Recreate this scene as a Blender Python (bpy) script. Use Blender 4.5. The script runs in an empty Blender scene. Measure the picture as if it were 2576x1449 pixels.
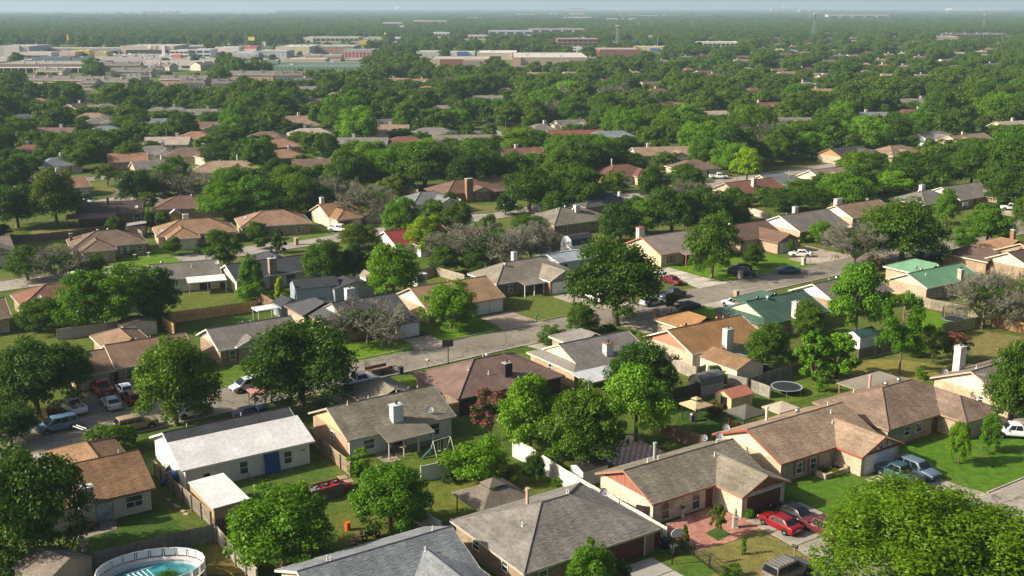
import bpy, math, random
import numpy as np
from mathutils import Vector, Matrix
random.seed(7)
S = bpy.context.scene
COL = S.collection
# ------------------------------------------------------------------ camera, world, sun, exposure
F, CX, CY, CAMH, HZ = 2800.0, 1288.0, 724.5, 50.0, 17.0
TILT = math.atan((CY - HZ) / F)
cam = bpy.data.objects.new('camera', bpy.data.cameras.new('camera'))
COL.objects.link(cam)
cam.location = (0, 0, CAMH)
cam.rotation_euler = (math.pi / 2 - TILT, 0, 0)
cam.data.sensor_width = 36
cam.data.lens = 36 * F / 2576
cam.data.clip_start = 1
cam.data.clip_end = 60000
S.camera = cam
SUN_EL, SUN_AZ = math.radians(31), math.radians(192)     # azimuth of the sun, counter-clockwise from +X
sd = Vector((math.cos(SUN_EL) * math.cos(SUN_AZ), math.cos(SUN_EL) * math.sin(SUN_AZ), math.sin(SUN_EL)))
sun = bpy.data.objects.new('sun', bpy.data.lights.new('sun', 'SUN'))
COL.objects.link(sun)
sun.data.energy = 4.9
sun.data.angle = math.radians(0.6)
sun.data.color = (1.0, 0.915, 0.77)
sun.rotation_euler = sd.to_track_quat('Z', 'Y').to_euler()
sun.location = (0, 0, 200)
W = bpy.data.worlds.new('World')
S.world = W
W.use_nodes = True
nt = W.node_tree
sky = nt.nodes.new('ShaderNodeTexSky')
sky.sky_type = 'NISHITA'
sky.sun_disc = False
sky.sun_elevation = SUN_EL
sky.sun_rotation = math.pi / 2 - SUN_AZ
sky.dust_density = 5.0
sky.air_density = 0.8
bg = nt.nodes['Background']
nt.links.new(sky.outputs[0], bg.inputs[0])
bg.inputs[1].default_value = 0.08
S.view_settings.view_transform = 'Standard'
S.view_settings.look = 'None'
S.view_settings.exposure = 0.8
S.view_settings.gamma = 1.0
S.view_settings.use_curve_mapping = False
S.render.engine = 'CYCLES'
S.cycles.max_bounces = 6
S.cycles.volume_bounces = 0
S.cycles.transparent_max_bounces = 4
S.cycles.use_denoising = True
S.cycles.caustics_reflective = False
S.cycles.caustics_refractive = False

# ------------------------------------------------------------------ photograph point -> place on the ground (2576 x 1449 units)
cT, sT = math.cos(TILT), math.sin(TILT)
def G(x, y, z=0.0):
    dx, dy = (x - CX) / F, -(y - CY) / F
    d = (dx, cT + dy * sT, -sT + dy * cT)
    t = (z - CAMH) / d[2]
    return Vector((d[0] * t, d[1] * t, z))
def PX(p):
    z = p[2] - CAMH
    f = p[1] * cT - z * sT
    u = p[1] * sT + z * cT
    return (CX + F * p[0] / f, CY - F * u / f, f)
def Htop(Y, ytop):
    k = (CY - ytop) / F
    return CAMH + Y * (k * cT - sT) / (cT + k * sT)
ROT = math.radians(33.8)

# ------------------------------------------------------------------ materials
def mk(name, rough=0.7, spec=0.3):
    m = bpy.data.materials.new(name)
    m.use_nodes = True
    b = m.node_tree.nodes['Principled BSDF']
    b.inputs['Roughness'].default_value = rough
    b.inputs['Specular IOR Level'].default_value = spec
    return m, m.node_tree, b
def nd(nt, t, **k):
    n = nt.nodes.new('ShaderNode' + t)
    for a, v in k.items():
        if a in n.inputs.keys(): n.inputs[a].default_value = v
        else: setattr(n, a, v)
    return n
def mulc(nt, a, b, fac=1.0):
    m = nt.nodes.new('ShaderNodeMix'); m.data_type = 'RGBA'; m.blend_type = 'MULTIPLY'
    m.inputs[0].default_value = fac
    nt.links.new(a, m.inputs[6]); nt.links.new(b, m.inputs[7])
    return m.outputs[2]
def mixc(nt, f, a, b):
    m = nt.nodes.new('ShaderNodeMix'); m.data_type = 'RGBA'
    nt.links.new(f, m.inputs[0])
    for s, i in ((a, 6), (b, 7)):
        if isinstance(s, tuple): m.inputs[i].default_value = s + (1,)
        else: nt.links.new(s, m.inputs[i])
    return m.outputs[2]
def ramp(nt, src, stops):
    r = nt.nodes.new('ShaderNodeValToRGB')
    e = r.color_ramp.elements
    while len(e) < len(stops): e.new(0.5)
    for el, (p, c) in zip(e, stops):
        el.position = p
        el.color = (c, c, c, 1) if not isinstance(c, tuple) else c + (1,)
    nt.links.new(src, r.inputs[0])
    return r.outputs[0]
def noise(nt, scale, detail=3, coord='Object', stretch=None, world=False):
    if world:
        t = nt.nodes.new('ShaderNodeNewGeometry').outputs['Position']
    else:
        t = nt.nodes.new('ShaderNodeTexCoord').outputs[coord]
    if stretch:
        mp = nd(nt, 'Mapping'); mp.inputs['Scale'].default_value = stretch
        nt.links.new(t, mp.inputs[0]); t = mp.outputs[0]
    n = nd(nt, 'TexNoise', Scale=scale, Detail=detail)
    nt.links.new(t, n.inputs['Vector'])
    return n.outputs[0]
def obcol(nt): return nt.nodes.new('ShaderNodeObjectInfo').outputs['Color']
def bump(nt, b, h, dist, strength=0.6):
    n = nd(nt, 'Bump', Strength=strength, Distance=dist)
    nt.links.new(h, n.inputs['Height']); nt.links.new(n.outputs[0], b.inputs['Normal'])

def m_brickish(name, bw, rh, mortar, c2, rough, mot, bdist):
    m, t, b = mk(name, rough, 0.25)
    c = obcol(t)
    br = nd(t, 'TexBrick', Scale=1.0)
    br.inputs['Color1'].default_value = (1, 1, 1, 1); br.inputs['Color2'].default_value = (c2, c2, c2, 1)
    br.inputs['Mortar'].default_value = mot
    br.inputs['Mortar Size'].default_value = mortar
    br.inputs['Brick Width'].default_value = bw; br.inputs['Row Height'].default_value = rh
    br.inputs['Bias'].default_value = -0.1
    uv = t.nodes.new('ShaderNodeUVMap')
    t.links.new(uv.outputs[0], br.inputs['Vector'])
    c = mulc(t, c, br.outputs['Color'])
    c = mulc(t, c, ramp(t, noise(t, 0.45, 4), [(0.3, 0.78), (0.7, 1.12)]))
    c = mulc(t, c, ramp(t, noise(t, 3.0, 3, 'UV', (1, 0.12, 1)), [(0.3, 0.86), (0.7, 1.08)]))
    c = mulc(t, c, ramp(t, noise(t, 9.0, 2), [(0.3, 0.8), (0.7, 1.15)]))
    t.links.new(c, b.inputs['Base Color'])
    bump(t, b, br.outputs['Color'], bdist)
    return m
M = {}
M['roof'] = m_brickish('shingle_roof', 0.34, 0.15, 0.012, 0.72, 0.85, (0.45, 0.45, 0.45, 1), 0.02)
M['brick'] = m_brickish('brick_wall', 0.42, 0.15, 0.014, 0.62, 0.85, (1.15, 1.12, 1.05, 1), 0.012)
# single shingles: a tone per shingle
m, t, b = mk('shingle_tabs', 0.88, 0.2)
g = t.nodes.new('ShaderNodeNewGeometry')
c = mulc(t, obcol(t), ramp(t, g.outputs['Random Per Island'], [(0, 0.8), (0.5, 1.0), (1, 1.15)]))
c = mulc(t, c, ramp(t, noise(t, 0.4, 5), [(0.3, 0.74), (0.7, 1.12)]))
c = mulc(t, c, ramp(t, noise(t, 1.0, 4, 'Object', (1.6, 0.25, 0.25)), [(0.35, 0.84), (0.65, 1.06)]))
t.links.new(c, b.inputs['Base Color']); M['tabs'] = m
def m_grooved(name, pitch, axis, depth, rough=0.6):
    m, t, b = mk(name, rough, 0.3)
    uv = t.nodes.new('ShaderNodeUVMap')
    sp = nd(t, 'SeparateXYZ'); t.links.new(uv.outputs[0], sp.inputs[0])
    d = nd(t, 'Math', operation='DIVIDE'); d.inputs[1].default_value = pitch
    t.links.new(sp.outputs[axis], d.inputs[0])
    fr = nd(t, 'Math', operation='FRACT'); t.links.new(d.outputs[0], fr.inputs[0])
    gr = ramp(t, fr.outputs[0], [(0.0, 0.55), (0.06, 0.6), (0.1, 1.0), (1.0, 0.97)])
    c = mulc(t, obcol(t), gr)
    c = mulc(t, c, ramp(t, noise(t, 0.7, 4), [(0.3, 0.88), (0.7, 1.05)]))
    c = mulc(t, c, ramp(t, noise(t, 2.5, 3, 'UV', (1, 0.15, 1)), [(0.35, 0.88), (0.7, 1.03)]))
    t.links.new(c, b.inputs['Base Color']); bump(t, b, gr, depth)
    return m
M['siding'] = m_grooved('board_siding', 0.3, 0, 0.02)
M['batten'] = m_grooved('wide_board_siding', 1.2, 0, 0.02)
M['lap'] = m_grooved('lap_siding', 0.18, 1, 0.02)
M['ribs'] = m_grooved('ribbed_metal', 0.25, 0, 0.03, 0.4)
def m_plain(name, rough=0.6, spec=0.3, lo=0.85, hi=1.08, sc=1.2, metal=0.0, fine=0):
    m, t, b = mk(name, rough, spec)
    c = mulc(t, obcol(t), ramp(t, noise(t, sc, 4), [(0.3, lo), (0.7, hi)]))
    if fine: c = mulc(t, c, ramp(t, noise(t, fine, 3), [(0.3, lo), (0.7, hi)]))
    t.links.new(c, b.inputs['Base Color'])
    b.inputs['Metallic'].default_value = metal
    return m
M['paint'] = m_plain('painted_surface', 0.5, 0.35, 0.9, 1.04)
M['flat'] = m_plain('flat_roofing', 0.8, 0.2, 0.82, 1.05, 0.35, 0, 2.5)
M['wood'] = m_plain('weathered_wood', 0.8, 0.2, 0.72, 1.2, 1.6, 0, 12)
M['rubber'] = m_plain('rubber', 0.75, 0.3)
M['metal'] = m_plain('metal', 0.35, 0.5, 0.92, 1.05, 2, 0.6)
M['bark'] = m_plain('bark', 0.9, 0.1, 0.6, 1.3, 2.5, 0, 10)
m, t, b = mk('car_paint', 0.34, 0.4)
t.links.new(mulc(t, obcol(t), ramp(t, noise(t, 2, 3), [(0.3, 0.93), (0.7, 1.04)])), b.inputs['Base Color'])
b.inputs['Coat Weight'].default_value = 0.2; b.inputs['Coat Roughness'].default_value = 0.06
M['carpaint'] = m
m, t, b = mk('window_glass', 0.08, 0.6)
t.links.new(mulc(t, obcol(t), ramp(t, noise(t, 0.9, 2), [(0.3, 0.6), (0.7, 1.3)])), b.inputs['Base Color']); M['glass'] = m
# concrete, asphalt, pavers
m, t, b = mk('concrete', 0.85, 0.2)
c = mulc(t, obcol(t), ramp(t, noise(t, 0.35, 5, world=True), [(0.3, 0.72), (0.7, 1.12)]))
c = mulc(t, c, ramp(t, noise(t, 3.0, 5, world=True), [(0.35, 0.85), (0.65, 1.06)]))
t.links.new(c, b.inputs['Base Color']); M['concrete'] = m
m, t, b = mk('worn_road', 0.85, 0.25)
c = mulc(t, obcol(t), ramp(t, noise(t, 0.12, 5, world=True), [(0.3, 0.78), (0.7, 1.15)]))
c = mulc(t, c, ramp(t, noise(t, 1.4, 6, world=True), [(0.35, 0.86), (0.65, 1.08)]))
vo = nd(t, 'TexVoronoi', Scale=0.16, feature='DISTANCE_TO_EDGE')
gp = t.nodes.new('ShaderNodeNewGeometry').outputs['Position']
ad = nd(t, 'VectorMath', operation='ADD')
nz = nd(t, 'TexNoise', Scale=0.5, Detail=4); t.links.new(gp, nz.inputs['Vector'])
sc = nd(t, 'VectorMath', operation='SCALE'); sc.inputs['Scale'].default_value = 3.0
t.links.new(nz.outputs['Color'], sc.inputs[0]); t.links.new(gp, ad.inputs[0]); t.links.new(sc.outputs[0], ad.inputs[1])
t.links.new(ad.outputs[0], vo.inputs['Vector'])
c = mulc(t, c, ramp(t, vo.outputs['Distance'], [(0.0, 0.5), (0.012, 0.62), (0.02, 1.0), (1, 1.0)]))
# long pale worn streaks along the street
uv = t.nodes.new('ShaderNodeUVMap')
mp = nd(t, 'Mapping'); mp.inputs['Scale'].default_value = (0.06, 1.1, 1); t.links.new(uv.outputs[0], mp.inputs[0])
n2 = nd(t, 'TexNoise', Scale=1.0, Detail=6, Roughness=0.65); t.links.new(mp.outputs[0], n2.inputs['Vector'])
c = mixc(t, ramp(t, n2.outputs[0], [(0.6, 0.0), (0.68, 0.5)]), c, (0.42, 0.4, 0.36))
t.links.new(c, b.inputs['Base Color']); M['road'] = m
# grass
def m_grass(name, ground=False):
    m, t, b = mk(name, 0.9, 0.1)
    c = obcol(t)
    if ground:
        c = mixc(t, ramp(t, noise(t, 0.035, 5, world=True), [(0.38, 0.0), (0.62, 1.0)]), (0.06, 0.11, 0.012), (0.115, 0.14, 0.026))
        c = mixc(t, ramp(t, noise(t, 0.0035, 3, world=True), [(0.45, 0.0), (0.65, 0.5)]), c, (0.16, 0.15, 0.05))
    c = mixc(t, ramp(t, noise(t, 0.22, 4, world=True), [(0.5, 0.0), (0.75, 0.42)]), c, (0.15, 0.15, 0.032))
    c = mulc(t, c, ramp(t, noise(t, 1.1, 4, world=True), [(0.3, 0.72), (0.7, 1.2)]))
    c = mulc(t, c, ramp(t, noise(t, 9.0, 3, world=True), [(0.3, 0.6), (0.7, 1.35)]))
    t.links.new(c, b.inputs['Base Color'])
    bump(t, b, noise(t, 9.0, 3, world=True), 0.12, 1.0)
    return m
M['ground'] = m_grass('ground_cover', True)
M['lawn'] = m_grass('mown_grass')
# leaves
def m_leaf(name, base, flower=False):
    m = bpy.data.materials.new(name); m.use_nodes = True
    t = m.node_tree; t.nodes.clear()
    out = t.nodes.new('ShaderNodeOutputMaterial')
    oi = t.nodes.new('ShaderNodeObjectInfo'); g = t.nodes.new('ShaderNodeNewGeometry')
    rgb = nd(t, 'RGB'); rgb.outputs[0].default_value = base + (1,)
    c = rgb.outputs[0] if flower else mulc(t, rgb.outputs[0], oi.outputs['Color'])
    c = mulc(t, c, ramp(t, g.outputs['Random Per Island'], [(0, (0.75, 0.78, 0.72)), (0.6, (1, 1, 1)), (1, (1.3, 1.2, 1.05))]))
    c = mulc(t, c, ramp(t, oi.outputs['Random'], [(0, (0.74, 0.84, 0.95)), (0.35, (0.9, 0.94, 0.95)), (0.7, (1.02, 1.02, 0.9)), (1, (1.3, 1.2, 0.95))]))
    df = nd(t, 'BsdfDiffuse'); tr = nd(t, 'BsdfTranslucent'); gl = nd(t, 'BsdfGlossy'); gl.inputs['Roughness'].default_value = 0.45
    t.links.new(c, df.inputs[0])
    t.links.new(c, tr.inputs[0])
    m1 = nd(t, 'MixShader'); m1.inputs[0].default_value = 0.36
    t.links.new(df.outputs[0], m1.inputs[1]); t.links.new(tr.outputs[0], m1.inputs[2])
    m2 = nd(t, 'MixShader'); m2.inputs[0].default_value = 0.012
    t.links.new(m1.outputs[0], m2.inputs[1]); t.links.new(gl.outputs[0], m2.inputs[2])
    t.links.new(m2.outputs[0], out.inputs[0])
    return m
M['leaf'] = m_leaf('foliage', (0.084, 0.155, 0.006))
M['flower'] = m_leaf('blossom', (0.42, 0.06, 0.12), True)
M['twig'] = m_plain('twigs', 0.9, 0.1, 0.7, 1.2, 3)

# ------------------------------------------------------------------ mesh building
def auto_uv(me):
    uvl = me.uv_layers.new(name='UVMap')
    V = np.empty(len(me.vertices) * 3); me.vertices.foreach_get('co', V); V = V.reshape(-1, 3)
    n = len(me.polygons)
    nr = np.empty(n * 3); me.polygons.foreach_get('normal', nr); nr = nr.reshape(-1, 3)
    tot = np.empty(n, int); me.polygons.foreach_get('loop_total', tot)
    lv = np.empty(len(me.loops), int); me.loops.foreach_get('vertex_index', lv)
    fi = np.repeat(np.arange(n), tot)
    T = np.stack([-nr[:, 1], nr[:, 0], np.zeros(n)], 1)
    L = np.linalg.norm(T, axis=1)
    fl = L < 0.05
    T[fl] = (1, 0, 0); L[fl] = 1; T /= L[:, None]
    B = np.cross(nr, T)
    p = V[lv]
    uv = np.stack([(p * T[fi]).sum(1), (p * B[fi]).sum(1)], 1)
    uvl.data.foreach_set('uv', uv.ravel().astype(np.float32))
class MB:
    def __init__(s): s.v = []; s.f = []; s.m = []
    def face(s, pts, m=0):
        i = len(s.v); s.v += [tuple(p) for p in pts]; s.f.append(tuple(range(i, i + len(pts)))); s.m.append(m)
    def box(s, x0, x1, y0, y1, z0, z1, m=0):
        i = len(s.v)
        s.v += [(x0, y0, z0), (x1, y0, z0), (x1, y1, z0), (x0, y1, z0), (x0, y0, z1), (x1, y0, z1), (x1, y1, z1), (x0, y1, z1)]
        for q in ((0, 3, 2, 1), (4, 5, 6, 7), (0, 1, 5, 4), (1, 2, 6, 5), (2, 3, 7, 6), (3, 0, 4, 7)):
            s.f.append(tuple(i + k for k in q)); s.m.append(m)
    def hexa(s, lo, hi, m=0):            # two quads (lists of 4 points, counter-clockwise from above) joined
        i = len(s.v); s.v += [tuple(p) for p in lo] + [tuple(p) for p in hi]
        for q in ((0, 3, 2, 1), (4, 5, 6, 7), (0, 1, 5, 4), (1, 2, 6, 5), (2, 3, 7, 6), (3, 0, 4, 7)):
            s.f.append(tuple(i + k for k in q)); s.m.append(m)
    def tube(s, path, rad, n=6, cap=True, m=0):
        path = [Vector(p) for p in path]
        if not isinstance(rad, (list, tuple)): rad = [rad] * len(path)
        rings = []
        for k, p in enumerate(path):
            d = (path[min(k + 1, len(path) - 1)] - path[max(k - 1, 0)])
            d = d.normalized() if d.length > 1e-6 else Vector((0, 0, 1))
            a = d.cross(Vector((0, 0, 1)) if abs(d.z) < 0.9 else Vector((1, 0, 0))).normalized(); b = d.cross(a)
            i = len(s.v)
            for q in range(n):
                w = 2 * math.pi * q / n
                s.v.append(tuple(p + (a * math.cos(w) + b * math.sin(w)) * rad[k]))
            rings.append(i)
        for r0, r1 in zip(rings, rings[1:]):
            for q in range(n):
                s.f.append((r0 + q, r0 + (q + 1) % n, r1 + (q + 1) % n, r1 + q)); s.m.append(m)
        if cap:
            s.f.append(tuple(range(rings[0], rings[0] + n))[::-1]); s.m.append(m)
            s.f.append(tuple(range(rings[-1], rings[-1] + n))); s.m.append(m)
    def lathe(s, prof, n=16, c=(0, 0, 0), m=0):   # list of (r, z)
        rings = []
        for r, z in prof:
            rings.append(len(s.v))
            for q in range(n):
                w = 2 * math.pi * q / n
                s.v.append((c[0] + r * math.cos(w), c[1] + r * math.sin(w), c[2] + z))
        for r0, r1 in zip(rings, rings[1:]):
            for q in range(n):
                s.f.append((r0 + q, r0 + (q + 1) % n, r1 + (q + 1) % n, r1 + q)); s.m.append(m)
    def mesh(s, name, mats, smooth=False, uv=True):
        me = bpy.data.meshes.new(name)
        me.from_pydata(s.v, [], s.f)
        for k in (mats if isinstance(mats, (list, tuple)) else [mats]): me.materials.append(M[k])
        if any(s.m): me.polygons.foreach_set('material_index', s.m)
        if smooth: me.polygons.foreach_set('use_smooth', [True] * len(s.f))
        me.update()
        if uv: auto_uv(me)
        return me
    def build(s, name, mats, parent=None, color=(1, 1, 1), loc=(0, 0, 0), rot=0, smooth=False, uv=True):
        return ob(name, s.mesh(name, mats, smooth, uv), parent, color, loc, rot)
def ob(name, me, parent=None, color=(1, 1, 1), loc=(0, 0, 0), rot=0, scale=None):
    o = bpy.data.objects.new(name, me)
    COL.objects.link(o)
    o.parent = parent
    o.location = loc
    o.rotation_euler = (0, 0, rot) if not isinstance(rot, (tuple, list)) else rot
    if scale: o.scale = scale
    o.color = tuple(color) + (1,)
    return o
def tag(o, label, cat=None, group=None, kind=None):
    o['label'] = label
    if cat: o['category'] = cat
    if group: o['group'] = group
    if kind: o['kind'] = kind
    return o
def root(name, label, cat, loc, rot=0, group=None):
    return tag(ob(name, None, None, (1, 1, 1), loc, rot), label, cat, group)
KIDS = {}
def copy_tree(o, parent=None):
    c = o.copy(); COL.objects.link(c); c.parent = parent
    for ch in o.children: copy_tree(ch, c)
    return c
def bx(name, mat, parent, color, x0, x1, y0, y1, z0, z1):
    b = MB(); b.box(x0, x1, y0, y1, z0, z1); return b.build(name, mat, parent, color)
def sheet(name, pts, z, mat, color, label, thick=0.0):
    b = MB()
    p = [(q[0], q[1], z) for q in pts]
    b.face(p)
    if thick:
        n = len(p)
        for i in range(n):
            a, c = p[i], p[(i + 1) % n]
            b.face([(a[0], a[1], z - thick), (c[0], c[1], z - thick), c, a])
    me_o = b.build(name, mat, None, color)
    me = me_o.data
    if me.polygons[0].normal.z < 0: me.flip_normals()
    return tag(me_o, label, None, None, 'structure')
LAND = []     # (short phrase, px, py) of what one can find
def landmark(s, x, y): LAND.append((s, x, y))
USED = {}
def rel_label(desc, x, y, maxd=900):
    """desc + where it stands beside a landmark, unique if possible"""
    c = sorted((math.hypot((x - a), 1.6 * (y - b)), s, a, b) for s, a, b in LAND)
    for d, s, a, b in c[:7]:
        if d < 3: continue
        dx, dy = x - a, y - b
        if abs(dx) < 1.1 * abs(dy): r = 'behind' if dy < 0 else 'in front of'
        else: r = 'left of' if dx < 0 else 'right of'
        l = '%s %s the %s' % (desc, r, s)
        if len(l.split()) <= 16 and l not in USED:
            USED[l] = 1; return l
    for d, s, a, b in c[:7]:
        l = '%s %s the %s' % (desc, 'a little beyond' if y < b else 'a little before', s)
        if len(l.split()) <= 16 and l not in USED:
            USED[l] = 1; return l
    return desc + ' deep among the other treetops'
# ------------------------------------------------------------------ houses
FOOT = []      # footprints on the ground (cx, cy, radius) that trees keep off
KEEP = []      # picture-space boxes of far roofs that nearer trees leave in view (x0, x1, y0, y1, distance)
OV = 0.42
class Vol:
    """one roofed block: eave outline a along the ridge, b across; ends g gable, h hip, d hip with a small gable, n none"""
    def __init__(s, x0, x1, y0, y1, ridge='x', e0='g', e1='g', ze=2.5, p=0.42, k=1.5):
        s.x0, s.x1, s.y0, s.y1, s.ridge, s.e, s.ze, s.p, s.k = x0, x1, y0, y1, ridge, (e0, e1), ze, p, k
        s.a0, s.a1, s.b0, s.b1 = (x0, x1, y0, y1) if ridge == 'x' else (y0, y1, x0, x1)
        s.w = (s.b1 - s.b0) / 2; s.bm = (s.b0 + s.b1) / 2; s.zr = ze + p * s.w
    def P(s, a, b, z): return (a, b, z) if s.ridge == 'x' else (b, a, z)
    def ra(s, i):
        d = {'h': s.w, 'd': s.k}.get(s.e[i], 0)
        return s.a0 + d if i == 0 else s.a1 - d
    def polys(s):
        out = []
        for b, sg in ((s.b0, 1), (s.b1, -1)):
            pts = [(s.a0, b, s.ze), (s.a1, b, s.ze)]
            if s.e[1] == 'd': pts.append((s.a1 - s.k, b + sg * s.k, s.ze + s.p * s.k))
            pts.append((s.ra(1), s.bm, s.zr))
            if abs(s.ra(0) - s.ra(1)) > 0.01: pts.append((s.ra(0), s.bm, s.zr))
            if s.e[0] == 'd': pts.append((s.a0 + s.k, b + sg * s.k, s.ze + s.p * s.k))
            out.append([s.P(*q) for q in pts])
        for i, a in ((0, s.a0), (1, s.a1)):
            if s.e[i] == 'h': out.append([s.P(a, s.b0, s.ze), s.P(s.ra(i), s.bm, s.zr), s.P(a, s.b1, s.ze)])
            if s.e[i] == 'd':
                zk = s.ze + s.p * s.k; ak = s.ra(i)
                out.append([s.P(a, s.b0, s.ze), s.P(ak, s.b0 + s.k, zk), s.P(ak, s.b1 - s.k, zk), s.P(a, s.b1, s.ze)])
        r = []
        for q in out:
            n = (Vector(q[1]) - Vector(q[0])).cross(Vector(q[2]) - Vector(q[0]))
            r.append(q if n.z > 0 else q[::-1])
        return r
    def edges(s):
        z = s.ze
        E = [((s.a0, s.b0, z), (s.a1, s.b0, z), (0, -1)), ((s.a0, s.b1, z), (s.a1, s.b1, z), (0, 1))]
        for i, a, o in ((0, s.a0, -1), (1, s.a1, 1)):
            if s.e[i] in 'h d': E.append(((a, s.b0, z), (a, s.b1, z), (o, 0)))
            if s.e[i] == 'g': E += [((a, s.b0, z), (a, s.bm, s.zr), (o, 0)), ((a, s.bm, s.zr), (a, s.b1, z), (o, 0))]
            if s.e[i] == 'd':
                ak = s.ra(i); zk = z + s.p * s.k
                E += [((ak, s.b0 + s.k, zk), (ak, s.bm, s.zr), (o, 0)), ((ak, s.bm, s.zr), (ak, s.b1 - s.k, zk), (o, 0))]
        R = []
        for p, q, o in E:
            oo = o if s.ridge == 'x' else (o[1], o[0])
            R.append((Vector(s.P(*p)), Vector(s.P(*q)), Vector((oo[0], oo[1], 0))))
        return R
    def z(s, x, y):
        a, b = (x, y) if s.ridge == 'x' else (y, x)
        if not (s.a0 <= a <= s.a1 and s.b0 <= b <= s.b1): return 0
        h = s.ze + s.p * min(b - s.b0, s.b1 - b)
        if s.e[0] == 'h': h = min(h, s.ze + s.p * (a - s.a0))
        if s.e[1] == 'h': h = min(h, s.ze + s.p * (s.a1 - a))
        return h
    def plane(s, side):
        """wall plane: origin at its left end seen from outside, direction, outward normal, length"""
        i = OV
        if side == 'f': return Vector((s.x0 + i, s.y0 + i, 0)), Vector((1, 0, 0)), Vector((0, -1, 0)), s.x1 - s.x0 - 2 * i
        if side == 'b': return Vector((s.x1 - i, s.y1 - i, 0)), Vector((-1, 0, 0)), Vector((0, 1, 0)), s.x1 - s.x0 - 2 * i
        if side == 'l': return Vector((s.x0 + i, s.y1 - i, 0)), Vector((0, -1, 0)), Vector((-1, 0, 0)), s.y1 - s.y0 - 2 * i
        return Vector((s.x1 - i, s.y0 + i, 0)), Vector((0, 1, 0)), Vector((1, 0, 0)), s.y1 - s.y0 - 2 * i

def slab_on(mb, o, d, n, t0, t1, z0, z1, n0, n1):
    """a box on a wall: t along, z up, from n0 to n1 outward"""
    def q(t, nn, z): return o + d * t + n * nn + Vector((0, 0, z))
    lo = [q(t0, n1, z0), q(t1, n1, z0), q(t1, n0, z0), q(t0, n0, z0)]
    hi = [q(t0, n1, z1), q(t1, n1, z1), q(t1, n0, z1), q(t0, n0, z1)]
    mb.hexa(lo, hi)
def window(par, o, d, n, t, z0, w, h, shut=None, frame=(0.7, 0.7, 0.68), glass=(0.03, 0.045, 0.05), split=True):
    b = MB(); f = 0.07
    for a in ((t, t + w, z0, z0 + f), (t, t + w, z0 + h - f, z0 + h), (t, t + f, z0 + f, z0 + h - f), (t + w - f, t + w, z0 + f, z0 + h - f)):
        slab_on(b, o, d, n, *a, 0.0, 0.06)
    if split: slab_on(b, o, d, n, t + f, t + w - f, z0 + h * 0.5 - 0.03, z0 + h * 0.5 + 0.03, 0.0, 0.055)
    if w > 1.5: slab_on(b, o, d, n, t + w / 2 - 0.04, t + w / 2 + 0.04, z0 + f, z0 + h * 0.5 - 0.03, 0.0, 0.056)
    W_ = b.build('window', 'paint', par, frame)
    g = MB(); slab_on(g, o, d, n, t + f, t + w - f, z0 + f, z0 + h - f, 0.0, 0.025)
    g.build('pane', 'glass', W_, glass)
    if shut:
        for a in (t - 0.42, t + w + 0.06):
            s_ = MB(); slab_on(s_, o, d, n, a, a + 0.36, z0 - 0.03, z0 + h + 0.03, 0.0, 0.05)
            s_.build('shutter', 'paint', par, shut)
def arched(par, o, d, n, t, z0, w, h):
    b = MB(); g = MB(); k = 10
    pts = [(0, 0), (w, 0)] + [(w / 2 + w / 2 * math.cos(math.pi * i / k), h - w / 2 + w / 2 * math.sin(math.pi * i / k)) for i in range(k + 1)]
    def q(p, nn, s=1.0): return o + d * (t + w / 2 + (p[0] - w / 2) * s) + n * nn + Vector((0, 0, z0 + h / 2 + (p[1] - h / 2) * s))
    g.face([q(p, 0.03) for p in pts]); g.face([q(p, -0.02) for p in pts][::-1])
    for p, r in zip(pts, pts[1:] + pts[:1]):
        b.face([q(p, 0.06), q(r, 0.06), q(r, 0.06, 1.12), q(p, 0.06, 1.12)]); b.face([q(p, 0.06, 1.12), q(r, 0.06, 1.12), q(r, 0, 1.12), q(p, 0, 1.12)])
        b.face([q(r, 0.06), q(p, 0.06), q(p, 0, 1), q(r, 0, 1)])
    W_ = b.build('arched_window', 'paint', par, (0.5, 0.45, 0.36)); g.build('pane', 'glass', W_, (0.05, 0.07, 0.08))
    s = MB(); slab_on(s, o, d, n, t, t + w, z0 + h * 0.5 - 0.03, z0 + h * 0.5 + 0.03, 0.02, 0.055); s.build('sash_bar', 'paint', W_, (0.6, 0.6, 0.58))
def garage(par, o, d, n, t, w, h, col, trim=(0.6, 0.58, 0.54), rows=4):
    b = MB()
    slab_on(b, o, d, n, t - 0.12, t, 0, h + 0.12, 0, 0.07); slab_on(b, o, d, n, t + w, t + w + 0.12, 0, h + 0.12, 0, 0.07)
    slab_on(b, o, d, n, t, t + w, h, h + 0.12, 0, 0.07)
    D = b.build('garage_door', 'paint', par, trim)
    for r in range(rows):
        p = MB(); z0 = r * h / rows; z1 = (r + 1) * h / rows - 0.015
        slab_on(p, o, d, n, t, t + w, z0, z1, 0, 0.03)
        k = max(2, int(w / 0.9))
        for c in range(k):
            slab_on(p, o, d, n, t + (c + 0.12) * w / k, t + (c + 0.88) * w / k, z0 + 0.09, z1 - 0.08, 0.03, 0.042)
        p.build('panel', 'paint', D, col)
def chimney(par, x, y, sx, sy, zb, zt, mat, col, cap=(0.5, 0.5, 0.48)):
    zt -= .35; col = tuple(q * .88 for q in col)
    c = bx('chimney', mat, par, col, x - sx / 2, x + sx / 2, y - sy / 2, y + sy / 2, zb, zt)
    bx('cap', 'paint', c, cap, x - sx / 2 - 0.07, x + sx / 2 + 0.07, y - sy / 2 - 0.07, y + sy / 2 + 0.07, zt, zt + 0.09)
    b = MB(); b.lathe([(0, 0.09), (0.16, 0.09), (0.16, 0.42), (0.24, 0.44), (0.24, 0.5), (0, 0.54)], 10, (x, y, zt)); b.build('flue', 'metal', c, (0.12, 0.12, 0.12))
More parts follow.
